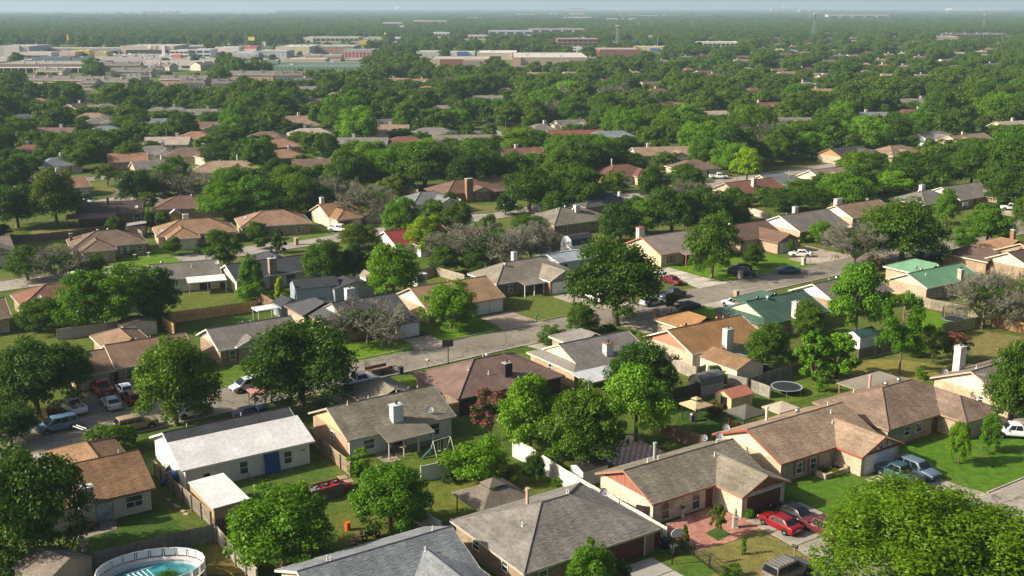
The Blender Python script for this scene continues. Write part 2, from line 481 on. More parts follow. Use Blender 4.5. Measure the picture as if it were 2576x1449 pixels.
def flue_pipe(par, x, y, z, h, col):
    b = MB(); b.lathe([(0, -0.4), (0.17, -0.4), (0.17, h), (0.22, h), (0.22, h + 0.18), (0, h + 0.18)], 12, (x, y, z)); b.build('stove_pipe', 'paint', par, col)
def pipe(par, x, y, z):
    b = MB(); b.lathe([(0.15, -0.1), (0.11, 0.06), (0.06, 0.07), (0.06, 0.48), (0, 0.48)], 8, (x, y, z)); b.build('vent_pipe', 'paint', par, (0.6, 0.6, 0.58))
def turbine(par, x, y, z, col=(0.3, 0.3, 0.3)):
    b = MB(); b.lathe([(0.16, -0.15), (0.16, 0.15), (0.26, 0.22), (0.3, 0.38), (0.24, 0.52), (0, 0.58)], 12, (x, y, z)); b.build('roof_vent', 'metal', par, col)
DISH = None
def dish(par, x, y, z, az=-1.9, s=1.0):
    b = MB(); prof = [(r, 0.35 * r * r - 0.1) for r in (0.0, 0.15, 0.3, 0.4)]
    b.lathe(prof + [(0.4, -0.03)] + [(r, 0.35 * r * r - 0.13) for r in (0.39, 0.2, 0.0)], 14)
    me = b.mesh('dish_bowl', 'paint', True)
    o = ob('satellite_dish', me, par, (0.42, 0.42, 0.42), (x, y, z + 0.55), (0, 1.05, az), (s, s * 1.1, s))
    b = MB(); b.tube([(x, y, z - 0.25), (x, y, z + 0.3), (x - 0.05, y, z + 0.52)], 0.03, 5); b.tube([(x, y, z + 0.3), (x + 0.4 * math.cos(az), y + 0.4 * math.sin(az), z + 0.62)], 0.02, 5)
    b.build('dish_arm', 'metal', par, (0.25, 0.25, 0.25))
def tabs(par, vols, col):
    b = MB(); rnd = random.Random(len(par.name) + int(col[0] * 1000))
    for v in vols:
        for poly in v.polys():
            P = [Vector(q) for q in poly]
            n = (P[1] - P[0]).cross(P[2] - P[0]).normalized()
            u = Vector((-n.y, n.x, 0)).normalized(); w = n.cross(u)
            o = P[0]; q2 = [((p - o).dot(u), (p - o).dot(w)) for p in P]
            vmin = min(q[1] for q in q2); vmax = max(q[1] for q in q2)
            y = vmin
            while y < vmax - 0.05:
                ym = y + 0.08; xs = []
                for (xa, ya), (xb, yb) in zip(q2, q2[1:] + q2[:1]):
                    if (ya <= ym) != (yb <= ym): xs.append(xa + (xb - xa) * (ym - ya) / (yb - ya))
                if len(xs) >= 2:
                    x, xe = min(xs), max(xs); x += 0.0
                    first = True
                    while x < xe - 0.03:
                        wd = rnd.uniform(0.22, 0.42) * (rnd.random() if first else 1) + 0.05; first = False
                        x1 = min(xe, x + wd)
                        h = rnd.choice((0.022, 0.03, 0.038)); j = rnd.uniform(-0.012, 0.012)
                        y1 = min(y + 0.2, vmax)
                        A = o + u * (x + 0.006) + w * (y + j); B = o + u * (x1 - 0.006) + w * (y + j)
                        Cc = o + u * (x1 - 0.006) + w * y1; D = o + u * (x + 0.006) + w * y1
                        i = len(b.v)
                        b.v += [tuple(A + n * h), tuple(B + n * h), tuple(Cc + n * 0.012), tuple(D + n * 0.012), tuple(A), tuple(B)]
                        b.f += [(i, i + 1, i + 2, i + 3), (i + 4, i + 5, i + 1, i)]; b.m += [0, 0]
                        x = x1
                y += 0.16
    o = b.build('shingles', 'tabs', par, col, uv=False)
    o['kind'] = 'stuff'

def house(label, short, anchor, vols, roof, wall=('brick', (0.3, 0.2, 0.13)), gable=None, trim=(0.55, 0.5, 0.42), rot=ROT,
          feats=(), shing=False, roofmat='roof', sides=None, name='house', cat='house', simple=False, group=None):
    px, py, z, lx, ly = anchor
    g = G(px, py, z); c, s = math.cos(rot), math.sin(rot)
    loc = (g.x - (c * lx - s * ly), g.y - (s * lx + c * ly), 0)
    R = root(name, label, cat, loc, rot, group)
    USED[label] = 1
    gable = gable or wall
    roofo = None; fas = MB()
    rb = MB()
    for i, v in enumerate(vols):
        for q in v.polys():
            rb.face(q); rb.face([(p[0], p[1], p[2] - 0.12) for p in q][::-1])
        for p, q, o in v.edges():
            dn = Vector((0, 0, -0.2)); up = Vector((0, 0, 0.02))
            A, B, C_, D = p - o * 0.01, q - o * 0.01, q + o * 0.05, p + o * 0.05
            lo = [A + dn, B + dn, C_ + dn, D + dn]; hi = [A + up, B + up, C_ + up, D + up]
            fas.hexa(lo, hi)
    roofo = rb.build('roof', roofmat, R, roof)
    fas.build('fascia', 'paint', roofo, trim)
    # ridge and hip caps
    if not simple:
        cp = MB()
        for v in vols:
            a, b_ = Vector(v.P(v.ra(0), v.bm, v.zr + 0.02)), Vector(v.P(v.ra(1), v.bm, v.zr + 0.02))
            L = [(a, b_)] if (a - b_).length > 0.2 else []
            for i, aa in ((0, v.a0), (1, v.a1)):
                if v.e[i] == 'h':
                    for bb in (v.b0, v.b1): L.append((Vector(v.P(aa, bb, v.ze + 0.02)), Vector(v.P(v.ra(i), v.bm, v.zr + 0.02))))
            for p, q in L: cp.tube([p, q], 0.09, 5)
        if cp.v: cp.build('ridge_cap', 'flat', roofo, tuple(x * 0.85 for x in roof))
    if shing: tabs(roofo, vols, roof)
    for v in vols:
        zw = v.ze + v.p * OV - 0.14
        if simple:
            bx('wall', wall[0], R, wall[1], v.x0 + OV, v.x1 - OV, v.y0 + OV, v.y1 - OV, -0.1, zw)
        else:
            for sd_ in 'fblr':
                skip = {'x': {'l': v.e[0], 'r': v.e[1]}, 'y': {'f': v.e[0], 'b': v.e[1]}}[v.ridge].get(sd_)
                if skip == 'n': continue
                o, d, n, L = v.plane(sd_)
                mm = (sides or {}).get(sd_, wall)
                b = MB(); e = 0 if sd_ in 'fb' else 0.15
                slab_on(b, o, d, n, e, L - e, -0.1, zw, -0.15, 0.0)
                b.build('wall', mm[0], R, mm[1])
        for i, sg in ((0, -1), (1, 1)):
            if v.e[i] in 'gd':
                a = (v.a0 if i == 0 else v.a1) - sg * (OV if v.e[i] == 'g' else v.k + 0.2)
                z0 = zw - 0.02 if v.e[i] == 'g' else v.ze + v.p * v.k - 0.1
                hw = (v.zr - 0.13 - z0) / v.p
                b = MB()
                f_ = [v.P(a + sg * 0.035, v.bm - hw, z0), v.P(a + sg * 0.035, v.bm + hw, z0), v.P(a + sg * 0.035, v.bm, v.zr - 0.13)]
                k_ = [v.P(a - sg * 0.1, v.bm - hw, z0), v.P(a - sg * 0.1, v.bm + hw, z0), v.P(a - sg * 0.1, v.bm, v.zr - 0.13)]
                b.face(f_); b.face(k_[::-1])
                for t in range(3): b.face([f_[t], k_[t], k_[(t + 1) % 3], f_[(t + 1) % 3]])
                o_ = b.build('gable', gable[0], R, gable[1]); me = o_.data
                cpt = sum((Vector(q) for q in f_ + k_), Vector()) / 6
                for pl in me.polygons:
                    if pl.normal.dot(pl.center - cpt) < 0: pl.flip()
    pl_ = list(vols)
    def rz(x, y): return max([v.z(x, y) for v in vols] + [0])
    for ft in feats:
        k = ft[0]
        if k == 'box':
            bx('wall', ft[6], R, ft[7], ft[1], ft[2], ft[3], ft[4], -.1, ft[5]); pl_.append(Vol(ft[1] - OV, ft[2] + OV, ft[3] - OV, ft[4] + OV)); continue
        if k == 'win':
            o, d, n, L = pl_[ft[1]].plane(ft[2]); t = ft[3] if ft[3] >= 0 else L + ft[3]
            window(R, o, d, n, t, ft[4], ft[5], ft[6], *(ft[7:]))
        elif k == 'arch':
            o, d, n, L = pl_[ft[1]].plane(ft[2]); arched(R, o, d, n, ft[3], 0.3, 0.95, 1.75)
        elif k == 'gar':
            o, d, n, L = pl_[ft[1]].plane(ft[2]); t = ft[3] if ft[3] >= 0 else (L - ft[4]) / 2
            garage(R, o, d, n, t, ft[4], ft[5], ft[6])
        elif k == 'door':
            o, d, n, L = pl_[ft[1]].plane(ft[2]); b = MB(); slab_on(b, o, d, n, ft[3], ft[3] + ft[4], 0.05, ft[5], 0, 0.05)
            D = b.build(ft[7] if len(ft) > 7 else 'front_door', 'paint', R, ft[6])
            b = MB(); slab_on(b, o, d, n, ft[3] + ft[4] - 0.14, ft[3] + ft[4] - 0.08, 0.95, 1.05, 0.05, 0.09); b.build('handle', 'metal', D, (0.3, 0.25, 0.15))
        elif k == 'chim': chimney(R, *ft[1:])
        elif k == 'flue': flue_pipe(R, ft[1], ft[2], rz(ft[1], ft[2]), ft[3], ft[4])
        elif k == 'pipe': pipe(R, ft[1], ft[2], rz(ft[1], ft[2]))
        elif k == 'turb': turbine(R, ft[1], ft[2], rz(ft[1], ft[2]), *ft[3:])
        elif k == 'dish': dish(R, ft[1], ft[2], rz(ft[1], ft[2]) if len(ft) < 4 else ft[3])
        elif k == 'lean':
            x0, x1, y0, y1, z0, z1, col, mt = ft[1:9]
            b = MB(); b.hexa([(x0, y0, z0 - .12), (x1, y0, z0 - .12), (x1, y1, z1 - .12), (x0, y1, z1 - .12)], [(x0, y0, z0), (x1, y0, z0), (x1, y1, z1), (x0, y1, z1)])
            pr = b.build('porch_roof', mt, R, col)
            b = MB(); b.box(x0, x1, y0 - 0.05, y0 - 0.004, z0 - 0.2, z0 + 0.01); b.build('fascia', 'paint', pr, trim)
            if len(ft) > 9:
                np_ = ft[9]
                for q in range(np_):
                    x = x0 + 0.2 + (x1 - x0 - 0.4) * q / max(1, np_ - 1); yy = (y0 + 0.2) if y0 < y1 else y0 - 0.2
                    bx('porch_post', 'paint', R, ft[10] if len(ft) > 10 else trim, x - 0.06, x + 0.06, yy - 0.06, yy + 0.06, -0.05, z0 - 0.1)
        elif k == 'flat':
            x0, x1, y0, y1, z0, z1, col, mt = ft[1:9]
            b = MB(); b.box(x0, x1, y0, y1, z0, z1); pr = b.build('patio_roof', mt, R, col)
            for x in (x0 + .3, x1 - .3):
                for y in ((y0 + .3, y1 - .3) if len(ft) > 9 else (y1 - .3,)):
                    bx('patio_post', 'wood', R, (0.3, 0.16, 0.08), x - 0.07, x + 0.07, y - 0.07, y + 0.07, -0.05, z0)
        elif k == 'solar':      # rows of panels lying on the front slope of a block
            v = vols[ft[1]]; nx, ny, xx, yy = ft[2:6]
            for a in range(nx):
                for c_ in range(ny):
                    x0 = xx + a * 1.05; y0 = yy + c_ * 1.65
                    b = MB(); za, zb = v.z(x0, y0) + 0.09, v.z(x0, y0 + 1.6) + 0.09
                    b.hexa([(x0, y0, za - .05), (x0 + 1, y0, za - .05), (x0 + 1, y0 + 1.6, zb - .05), (x0, y0 + 1.6, zb - .05)], [(x0, y0, za), (x0 + 1, y0, za), (x0 + 1, y0 + 1.6, zb), (x0, y0 + 1.6, zb)])
                    b.build('solar_panel', 'glass', roofo, (0.02, 0.03, 0.06))
        elif k == 'timber':     # half-timber boards on the gable end of a block with its ridge along y
            v = vols[ft[1]]; y = v.y0 + OV - 0.035; zb = v.ze + v.p * OV - 0.1; zt = v.zr - 0.25; w_ = v.w - OV - 0.25
            for q in (-2, -1, 0, 1, 2):
                x = v.bm + q * w_ / 3; b = MB(); b.box(x - 0.06, x + 0.06, y - 0.03, y, zb, zb + (zt - zb) * (1 - abs(q) / 3.0)); b.build('timber_board', 'wood', R, ft[2])
            for q in (-1, 1):
                b = MB(); b.tube([(v.bm, y - 0.02, zb + 0.1), (v.bm + q * w_ / 3, y - 0.02, zb + (zt - zb) * 0.62)], 0.06, 4); b.build('timber_brace', 'wood', R, ft[2])
            bx('timber_beam', 'wood', R, ft[2], v.x0 + 0.3, v.x1 - 0.3, y - 0.05, y - 0.001, zb - 0.22, zb)
    cx = sum((v.x0 + v.x1) / 2 for v in vols[:1]); cy = (vols[0].y0 + vols[0].y1) / 2
    gx, gy = loc[0] + c * cx - s * cy, loc[1] + s * cx + c * cy
    v = vols[0]; n = max(2, int((v.x1 - v.x0) / 5)); 
    for i in range(n):
        lx = v.x0 + (i + 0.5) * (v.x1 - v.x0) / n
        FOOT.append((loc[0] + c * lx - s * cy, loc[1] + s * lx + c * cy, (v.y1 - v.y0) / 2 + 0.5))
    for v in vols[1:]:
        lx, ly = (v.x0 + v.x1) / 2, (v.y0 + v.y1) / 2
        FOOT.append((loc[0] + c * lx - s * ly, loc[1] + s * lx + c * ly, min(v.x1 - v.x0, v.y1 - v.y0) / 2 + 1))
    p = PX((gx, gy, 3)); hw = (v.x1 - v.x0) * F / p[2] / 2
    jo = random.uniform(-.25, .25) * (vols[0].x1 - vols[0].x0) * F / p[2] if simple else 0
    if p[1] < 640: KEEP.append((p[0] + jo - ((.2 if p[0] < 1100 else .28) if simple else .32) * (vols[0].x1 - vols[0].x0) * F / p[2], p[0] + jo + ((.2 if p[0] < 1100 else .28) if simple else .32) * (vols[0].x1 - vols[0].x0) * F / p[2], p[1] - 3.0 * F / p[2], p[1] - 0.4 * F / p[2], gy))
    if short: landmark(short, p[0], p[1])
    return R
V = Vol
BR = (0.34, 0.25, 0.17); BRL = (0.48, 0.4, 0.28); CREAM = (0.62, 0.55, 0.4); WHT = (0.72, 0.7, 0.64)
GREY = (0.2, 0.185, 0.16); DGREY = (0.075, 0.077, 0.082); TAN = (0.29, 0.195, 0.12); BRN = (0.165, 0.11, 0.08); RED = (0.2, 0.085, 0.06); ORG = (0.3, 0.16, 0.08)
FR = [
 ('grey blue', (0.19, 0.21, 0.22)), ('brown', BRN)]
# --- houses on the near street, fronts towards the lower right
house('grey shingled house with a front gable cut off by the bottom edge', 'blue grey roof at the bottom edge', (746.5, 1435, 4.7, 0, 5.0),
      [V(0, 14.9, 0, 10), V(7.7, 14.97, -4.5, 3.9, 'y', 'g', 'n')], (0.2, 0.215, 0.225), ('siding', CREAM), trim=(0.6, 0.58, 0.5), shing=True,
      feats=[('pipe', 3.3, 6.3), ('pipe', 3.2, 5.3), ('pipe', 13.3, 5.6), ('pipe', 11.2, 3.2), ('win', 0, 'l', 2, 1, 1.2, 1.2)])
house('large grey brown hip roofed house with a dark red garage door', 'grey hip roof with a dark red garage', (1318, 1444, 2.5, 0, 0),
      [V(0, 15.6, 0, 12.5, 'x', 'h', 'h')], (0.2, 0.185, 0.165), ('brick', (0.3, 0.22, 0.15)), trim=(0.4, 0.37, 0.3), shing=True,
      feats=[('gar', 0, 'f', 8.6, 4.9, 2.1, (0.11, 0.035, 0.025)), ('win', 0, 'f', 1.4, 0.7, 1.0, 1.3), ('door', 0, 'f', 4.6, 1.0, 2.05, (0.05, 0.03, 0.02)),
             ('flue', 5.6, 7.6, 1.5, (0.5, 0.33, 0.25)), ('pipe', 9.6, 6.5), ('pipe', 9.9, 7.2), ('pipe', 3.4, 5.2), ('dish', 15.3, 8.2),
             ('win', 0, 'l', 3, 1, 1.2, 1.1), ('win', 0, 'l', 8, 1, 1.0, 1.1)])
house('olive grey gabled house with arched windows behind a pink brick patio', 'grey house with arched windows', (1642, 1269, 2.5, 0, 0),
      [V(0, 15.35, 0, 9.2), V(8.45, 15.42, -3.8, 3.5, 'y', 'g', 'n')], (0.215, 0.19, 0.145), ('brick', (0.6, 0.53, 0.4)), ('batten', (0.3, 0.125, 0.08)), trim=(0.33, 0.16, 0.11), shing=True,
      feats=[('arch', 0, 'f', 1.15), ('arch', 0, 'f', 5.3), ('gar', 1, 'f', -1, 4.9, 2.1, (0.12, 0.045, 0.035)), ('door', 0, 'f', 7.1, 0.95, 2.05, (0.1, 0.03, 0.02)),
             ('flue', 5.8, 6.5, 1.7, (0.3, 0.34, 0.3)), ('pipe', 3.9, 5.4), ('pipe', 5.0, 5.0), ('pipe', 11.3, 3.2), ('pipe', 13.5, 5.2), ('dish', 15.2, 6.5), ('dish', 15.1, 8.8)])
house('light brown gabled house with red trim and a half timbered garage gable', 'brown house with half timbered gable', (1966, 1168, 2.5, 0, 0),
      [V(0, 15.8, 0, 10.6), V(8.7, 15.9, -3.6, 3.6, 'y', 'g', 'n')], (0.31, 0.225, 0.155), ('brick', BRL), ('siding', CREAM), trim=(0.32, 0.08, 0.05), shing=True,
      feats=[('gar', 1, 'f', -1, 4.9, 2.1, (0.66, 0.66, 0.66)), ('timber', 1, (0.17, 0.05, 0.04)), ('win', 0, 'f', 2.4, 0.5, 1.0, 1.35, (0.25, 0.09, 0.08)), ('win', 0, 'f', 4.6, 0.5, 1.0, 1.35, (0.25, 0.09, 0.08)),
             ('flue', 6.2, 8.2, 1.6, (0.55, 0.5, 0.42)), ('turb', 10.2, 7.2), ('pipe', 12.6, 4.3), ('pipe', 11.4, 3.0), ('pipe', 14.3, 6.2), ('dish', 0.2, 8.6)])
house('dark brown hip roofed house with a flat patio cover at its back', 'dark brown hip roof with salmon vent pipe', (2236, 1082, 2.5, 0, 0),
      [V(0, 17, 0, 11.4, 'x', 'h', 'h'), V(9.5, 16.95, -3.6, 4.2, 'y', 'h', 'n')], (0.215, 0.155, 0.115), ('brick', (0.42, 0.34, 0.24)), trim=(0.3, 0.2, 0.13), shing=True,
      feats=[('flat', 8.4, 17, 11.2, 14.8, 2.3, 2.45, (0.27, 0.24, 0.19), 'flat'), ('flue', 7.6, 9.0, 1.6, (0.55, 0.28, 0.22)), ('turb', 7.6, 6.6), ('turb', 10.6, 7), ('pipe', 3.6, 8.2),
             ('win', 0, 'f', 3.0, 0.8, 1.1, 1.2), ('win', 0, 'f', 5.2, 0.8, 1.1, 1.2), ('door', 0, 'f', 8.3, 0.95, 2.05, (0.12, 0.05, 0.03)), ('win', 0, 'l', 4, 0.9, 1.2, 1.2)])
house('cream gabled house with a tall white chimney and a roof aerial', 'cream house with tall white chimney', (2339.5, 949.5, 2.5, 0, 11.6),
      [V(0, 15, 0, 11.6)], (0.24, 0.2, 0.165), ('brick', (0.5, 0.4, 0.27)), ('siding', (0.68, 0.6, 0.45)), trim=(0.42, 0.34, 0.26),
      feats=[('chim', 4.6, 10.6, 1.3, 1.0, 0.0, 6.6, 'siding', (0.72, 0.68, 0.6)), ('win', 0, 'l', 6.5, 1.1, 0.8, 0.9), ('dish', 0.2, 5.2, 1.4), ('dish', 0.1, 9.5), ('pipe', 3, 7)])
# --- left foreground
house('brown shingled cream house with a siding clad chimney and sliding door', 'brown roofed cream house', (391, 1226.7, 2.5, 13, 0),
      [V(0, 13, 0, 10.8), V(5.6, 13.06, 7.3, 16.2, 'y', 'n', 'h')], (0.235, 0.14, 0.075), ('siding', (0.62, 0.57, 0.43)), trim=(0.2, 0.13, 0.08), shing=True,
      feats=[('chim', 6.15, 0.0, 1.5, 0.9, -0.1, 4.6, 'siding', (0.6, 0.55, 0.41)), ('win', 0, 'f', 9.6, 0.75, 1.75, 1.3), ('win', 0, 'f', 6.7, 0.1, 1.7, 1.95, None, (0.3, 0.2, 0.14), (0.42, 0.45, 0.46), False),
             ('pipe', 8.6, 5.7), ('pipe', 11, 5.6)])
house('black shingled white house with a long white flat roofed addition', 'long white flat roofed addition', (461, 1187, 2.6, 0, 0),
      [V(0, 14.7, 1.2, 12.1)], (0.062, 0.064, 0.07), ('siding', WHT), trim=(0.72, 0.7, 0.65), shing=True,
      feats=[('box', 0.3, 14.4, 0.4, 2.0, 2.6, 'siding', (0.7, 0.67, 0.58)), ('win', -1, 'f', 1.8, 0.75, 0.9, 1.0), ('win', -1, 'f', 5.9, 0.6, 1.0, 1.5), ('win', -1, 'f', 11, 0.6, 1.0, 1.5), ('win', -1, 'f', 13, 1.6, 0.7, 0.4), ('lean', -0.15, 14.95, 0, 4.75, 2.75, 4.3, (0.64, 0.63, 0.61), 'flat', 0), ('pipe', 9, 6.8), ('pipe', 3, 7.6)])
house('olive grey gabled house with a big white chimney and porch roof', 'olive roof with big white chimney', (874, 1109, 2.5, 0, 0),
      [V(0, 14.3, 0, 10.8), V(7, 14.36, 8.6, 17.2, 'y', 'n', 'h')], (0.205, 0.185, 0.14), ('brick', (0.42, 0.3, 0.2)), ('batten', (0.66, 0.52, 0.25)), trim=(0.42, 0.37, 0.29), shing=True,
      sides={'f': ('lap', (0.66, 0.64, 0.58))},
      feats=[('chim', 7.0, 1.35, 1.35, 0.95, 1.5, 5.3, 'lap', (0.74, 0.74, 0.72), (0.62, 0.62, 0.6)), ('lean', 3.9, 10.0, -2.4, 0.9, 2.25, 2.92, (0.2, 0.18, 0.14), 'roof', 4, (0.5, 0.45, 0.38)),
             ('win', 0, 'f', 1.7, 0.7, 1.5, 1.25), ('win', 0, 'f', 10.2, 0.5, 1.6, 1.5), ('door', 0, 'f', 5.6, 1.6, 2.05, (0.03, 0.03, 0.03), 'patio_door'), ('dish', 11.4, 1.2),
             ('pipe', 2.6, 5.2), ('pipe', 9.6, 6.2), ('turb', 11.2, 5.8, (0.1, 0.1, 0.1)), ('pipe', 12.4, 6), ('pipe', 6, 6.6), ('win', 0, 'l', 5, 1, 1, 1)])
house('wide brown hip roofed house with a black chimney', 'brown hip roof with black chimney', (1153, 1004.5, 2.5, 0, 0),
      [V(0, 16.5, 0, 12, 'x', 'h', 'h')], (0.215, 0.14, 0.115), ('brick', (0.25, 0.19, 0.13)), trim=(0.16, 0.11, 0.09),
      sides={'f': ('siding', (0.04, 0.035, 0.03))},
      feats=[('chim', 8.8, 2.3, 1.1, 0.9, 1.5, 5.4, 'siding', (0.05, 0.04, 0.038), (0.4, 0.3, 0.26)), ('turb', 8.6, 6.8, (0.6, 0.6, 0.6)), ('pipe', 4.3, 4.6), ('pipe', 8.2, 7.2), ('win', 0, 'f', 3, 0.8, 1.4, 1.1), ('pipe', 6.4, 3)])
house('grey house with a cream gable and a sheet metal patio cover', 'grey house with metal patio cover', (1443, 938, 2.5, 0, 0),
      [V(0, 13.9, 0, 11.1, 'x', 'd', 'g'), V(7.2, 13.96, 9, 15.8, 'y', 'n', 'h')], (0.235, 0.22, 0.195), ('brick', (0.46, 0.32, 0.21)), ('siding', (0.7, 0.6, 0.42)), trim=(0.66, 0.58, 0.45),
      feats=[('chim', 7.4, 2.0, 1.2, 0.95, 1.5, 5.2, 'siding', (0.7, 0.67, 0.6), (0.3, 0.12, 0.07)), ('lean', -0.4, 6.5, -3.8, 0.05, 2.2, 2.55, (0.5, 0.51, 0.52), 'ribs', 3), ('win', 0, 'l', 4.3, 1.0, 0.9, 1.2), ('pipe', 3, 6.4), ('pipe', 1, 3)])
house('tan brown roofed house with a salmon pink gable and white chimney', 'house with salmon pink gable', (1742, 892, 2.5, 0, 0),
      [V(0, 14.8, 0, 10.8), V(7.4, 14.86, 9, 16.8, 'y', 'n', 'h')], (0.35, 0.19, 0.08), ('brick', (0.5, 0.42, 0.3)), ('siding', (0.6, 0.21, 0.125)), trim=(0.66, 0.58, 0.46),
      sides={'f': ('siding', (0.62, 0.6, 0.52))},
      feats=[('chim', 7.0, 0.2, 1.35, 0.95, -0.1, 5.4, 'siding', (0.72, 0.7, 0.62)), ('win', 0, 'f', 1.8, 0.7, 1.3, 1.25), ('win', 0, 'f', 4.8, 0.3, 1.5, 1.8, None, (0.1, 0.09, 0.08)), ('turb', 4.1, 6.1, (0.2, 0.07, 0.05)), ('turb', 10.6, 6.2, (0.2, 0.07, 0.05)), ('pipe', 3, 5.8), ('pipe', 12, 6.4)])
house('dark green shingled house with a pale chimney', 'dark green shingled roof', (1932, 817, 2.5, 0, 0),
      [V(-0.8, 14, 0, 11.2, 'x', 'd', 'g'), V(7, 14.06, 9, 15, 'y', 'n', 'h')], (0.062, 0.125, 0.095), ('brick', (0.3, 0.22, 0.16)), ('siding', (0.6, 0.58, 0.4)), trim=(0.07, 0.14, 0.11),
      feats=[('chim', 6.4, 0.2, 1.2, 0.95, 0, 5.5, 'siding', (0.6, 0.55, 0.48)), ('turb', 4, 6.3, (0.05, 0.05, 0.05)), ('turb', 8, 6.2, (0.05, 0.05, 0.05)), ('turb', 5.2, 5.2, (0.5, 0.5, 0.5))])
house('white gabled house with a grey roof behind tall light green tree', 'white gable beside the green roofs', (2046, 715, 4.6, 0.2, 5.2),
      [V(0, 15, 0, 10.4)], (0.22, 0.19, 0.16), ('brick', BR), ('siding', (0.75, 0.72, 0.62)), trim=(0.66, 0.6, 0.5), feats=[('pipe', 5, 6), ('turb', 7, 6)])
house('bright green roofed house with cream gable wall', 'bright green roof', (2337, 724.5, 2.5, 0, 0),
      [V(-0.5, 15, 0, 8.6), V(7.2, 15.06, 6.4, 15.4, 'y', 'n', 'h')], (0.13, 0.265, 0.155), ('brick', (0.5, 0.36, 0.25)), ('siding', (0.68, 0.58, 0.4)), trim=(0.68, 0.62, 0.5), roofmat='flat',
      feats=[('turb', 4.6, 5.2, (0.25, 0.3, 0.1)), ('turb', 9.2, 5, (0.25, 0.3, 0.1)), ('win', 0, 'f', 4.2, 0.8, 1.0, 1.2), ('chim', 9.5, 0.5, 0.8, 0.8, 0, 4.8, 'brick', (0.5, 0.42, 0.33)), ('dish', 8, 8.3), ('pipe', 3, 3)])
house('brown roofed house with dark solar panels along its slope', 'roof with dark solar panels', (2417, 613.5, 4.2, 2.5, 17.5),
      [V(0, 19, 0, 11.5), V(-1, 6.5, 9, 19.5, 'y', 'n', 'h')], (0.14, 0.09, 0.07), ('brick', BR), ('siding', CREAM), trim=(0.6, 0.52, 0.42),
      feats=[('solar', 0, 10, 2, 4.5, 1.5), ('chim', 11, 3, 0.9, 0.9, 2, 5.6, 'brick', (0.55, 0.5, 0.43)), ('turb', 6, 7, (0.3, 0.1, 0.08)), ('turb', 9, 7.4, (0.3, 0.1, 0.08))])
house('orange tan roofed house with a brick chimney beyond the solar panels', 'orange tan roof at the edge', (2507, 590, 4.4, 6, 14.5),
      [V(0, 18, 0, 11), V(1, 9, 9, 17, 'y', 'n', 'h')], (0.32, 0.19, 0.1), ('brick', BR), trim=(0.5, 0.4, 0.3), feats=[('chim', 9.5, 13, 0.9, 0.8, 2, 5.6, 'brick', (0.36, 0.2, 0.14)), ('turb', 13, 7, (0.3, 0.1, 0.08))])
# --- the row beyond the near road
house('tan brown roofed house with a single garage and cars on its drive', 'tan house with cars on the drive', (290, 928, 2.5, 0, 0),
      [V(0, 11.3, 0, 9.9), V(-5.4, 0.3, 0.3, 9.4, 'x', 'g', 'n', 2.2), V(1, 8, 8, 18, 'y', 'n', 'h')], (0.27, 0.175, 0.11), ('brick', (0.36, 0.26, 0.18)), ('siding', CREAM), trim=(0.6, 0.5, 0.4),
      feats=[('gar', 1, 'f', 0.7, 3.4, 2.05, (0.5, 0.47, 0.38)), ('win', 0, 'f', 1.0, 0.5, 1.1, 1.5), ('door', 0, 'f', 3.6, 1.1, 2.05, (0.03, 0.02, 0.02)), ('win', 0, 'f', 7.2, 0.6, 1.2, 1.4), ('pipe', 4.6, 6), ('pipe', 6.6, 6), ('dish', -4.6, 8.8)])
house('grey gabled brick house with rust red shutters', 'grey roofed house with rust red shutters', (549, 882, 2.5, 0, 0),
      [V(0, 13.2, 0, 9.6), V(2.6, 7.4, -0.35, 2.2, 'y', 'g', 'n', 2.6)], (0.225, 0.205, 0.175), ('brick', (0.34, 0.25, 0.18)), ('batten', (0.5, 0.42, 0.36)), trim=(0.7, 0.67, 0.62),
      feats=[('win', 0, 'f', 1.3, 0.6, 0.95, 1.45, (0.22, 0.06, 0.035)), ('win', 0, 'f', 5.0, 0.6, 0.95, 1.45, (0.22, 0.06, 0.035)), ('win', 0, 'f', 9, 0.6, 0.95, 1.45, (0.22, 0.06, 0.035)), ('turb', 6.2, 6.2, (0.1, 0.1, 0.1)), ('pipe', 7.4, 6.6)])
house('charcoal roofed house with white chimney box and white garage door', 'charcoal roofed house behind the bare tree', (1039, 793, 2.5, 13.7, 0),
      [V(0, 13.7, 0, 11.6, 'x', 'd', 'g', 2.5, 0.42, 2.4), V(-1.0, 6.6, 9.4, 17, 'y', 'n', 'h'), V(9.2, 13.76, -3.2, 2.6, 'y', 'h', 'n')], (0.085, 0.088, 0.092), ('brick', (0.46, 0.34, 0.25)), ('siding', (0.72, 0.68, 0.58)), trim=(0.2, 0.15, 0.12),
      feats=[('gar', 2, 'f', -1, 3.2, 2.05, (0.72, 0.72, 0.72)), ('chim', 7.2, 9.2, 1.5, 1.0, 2.5, 6.2, 'siding', (0.62, 0.64, 0.68)), ('win', 0, 'f', 4, 0.8, 1.2, 1.2), ('pipe', 3, 4)])
house('mottled tan roofed house with two white garage doors', 'tan house with two white garage doors', (1271.5, 747, 2.5, 15.1, 0),
      [V(0, 15.1, 0, 11.8)], (0.35, 0.225, 0.12), ('brick', (0.5, 0.36, 0.24)), ('siding', (0.72, 0.66, 0.54)), trim=(0.42, 0.33, 0.25),
      feats=[('gar', 0, 'f', 9.2, 2.4, 2.05, (0.72, 0.7, 0.68)), ('gar', 0, 'f', 11.9, 2.4, 2.05, (0.72, 0.7, 0.68)), ('win', 0, 'f', 2, 0.7, 1.4, 1.2), ('pipe', 8, 7)])
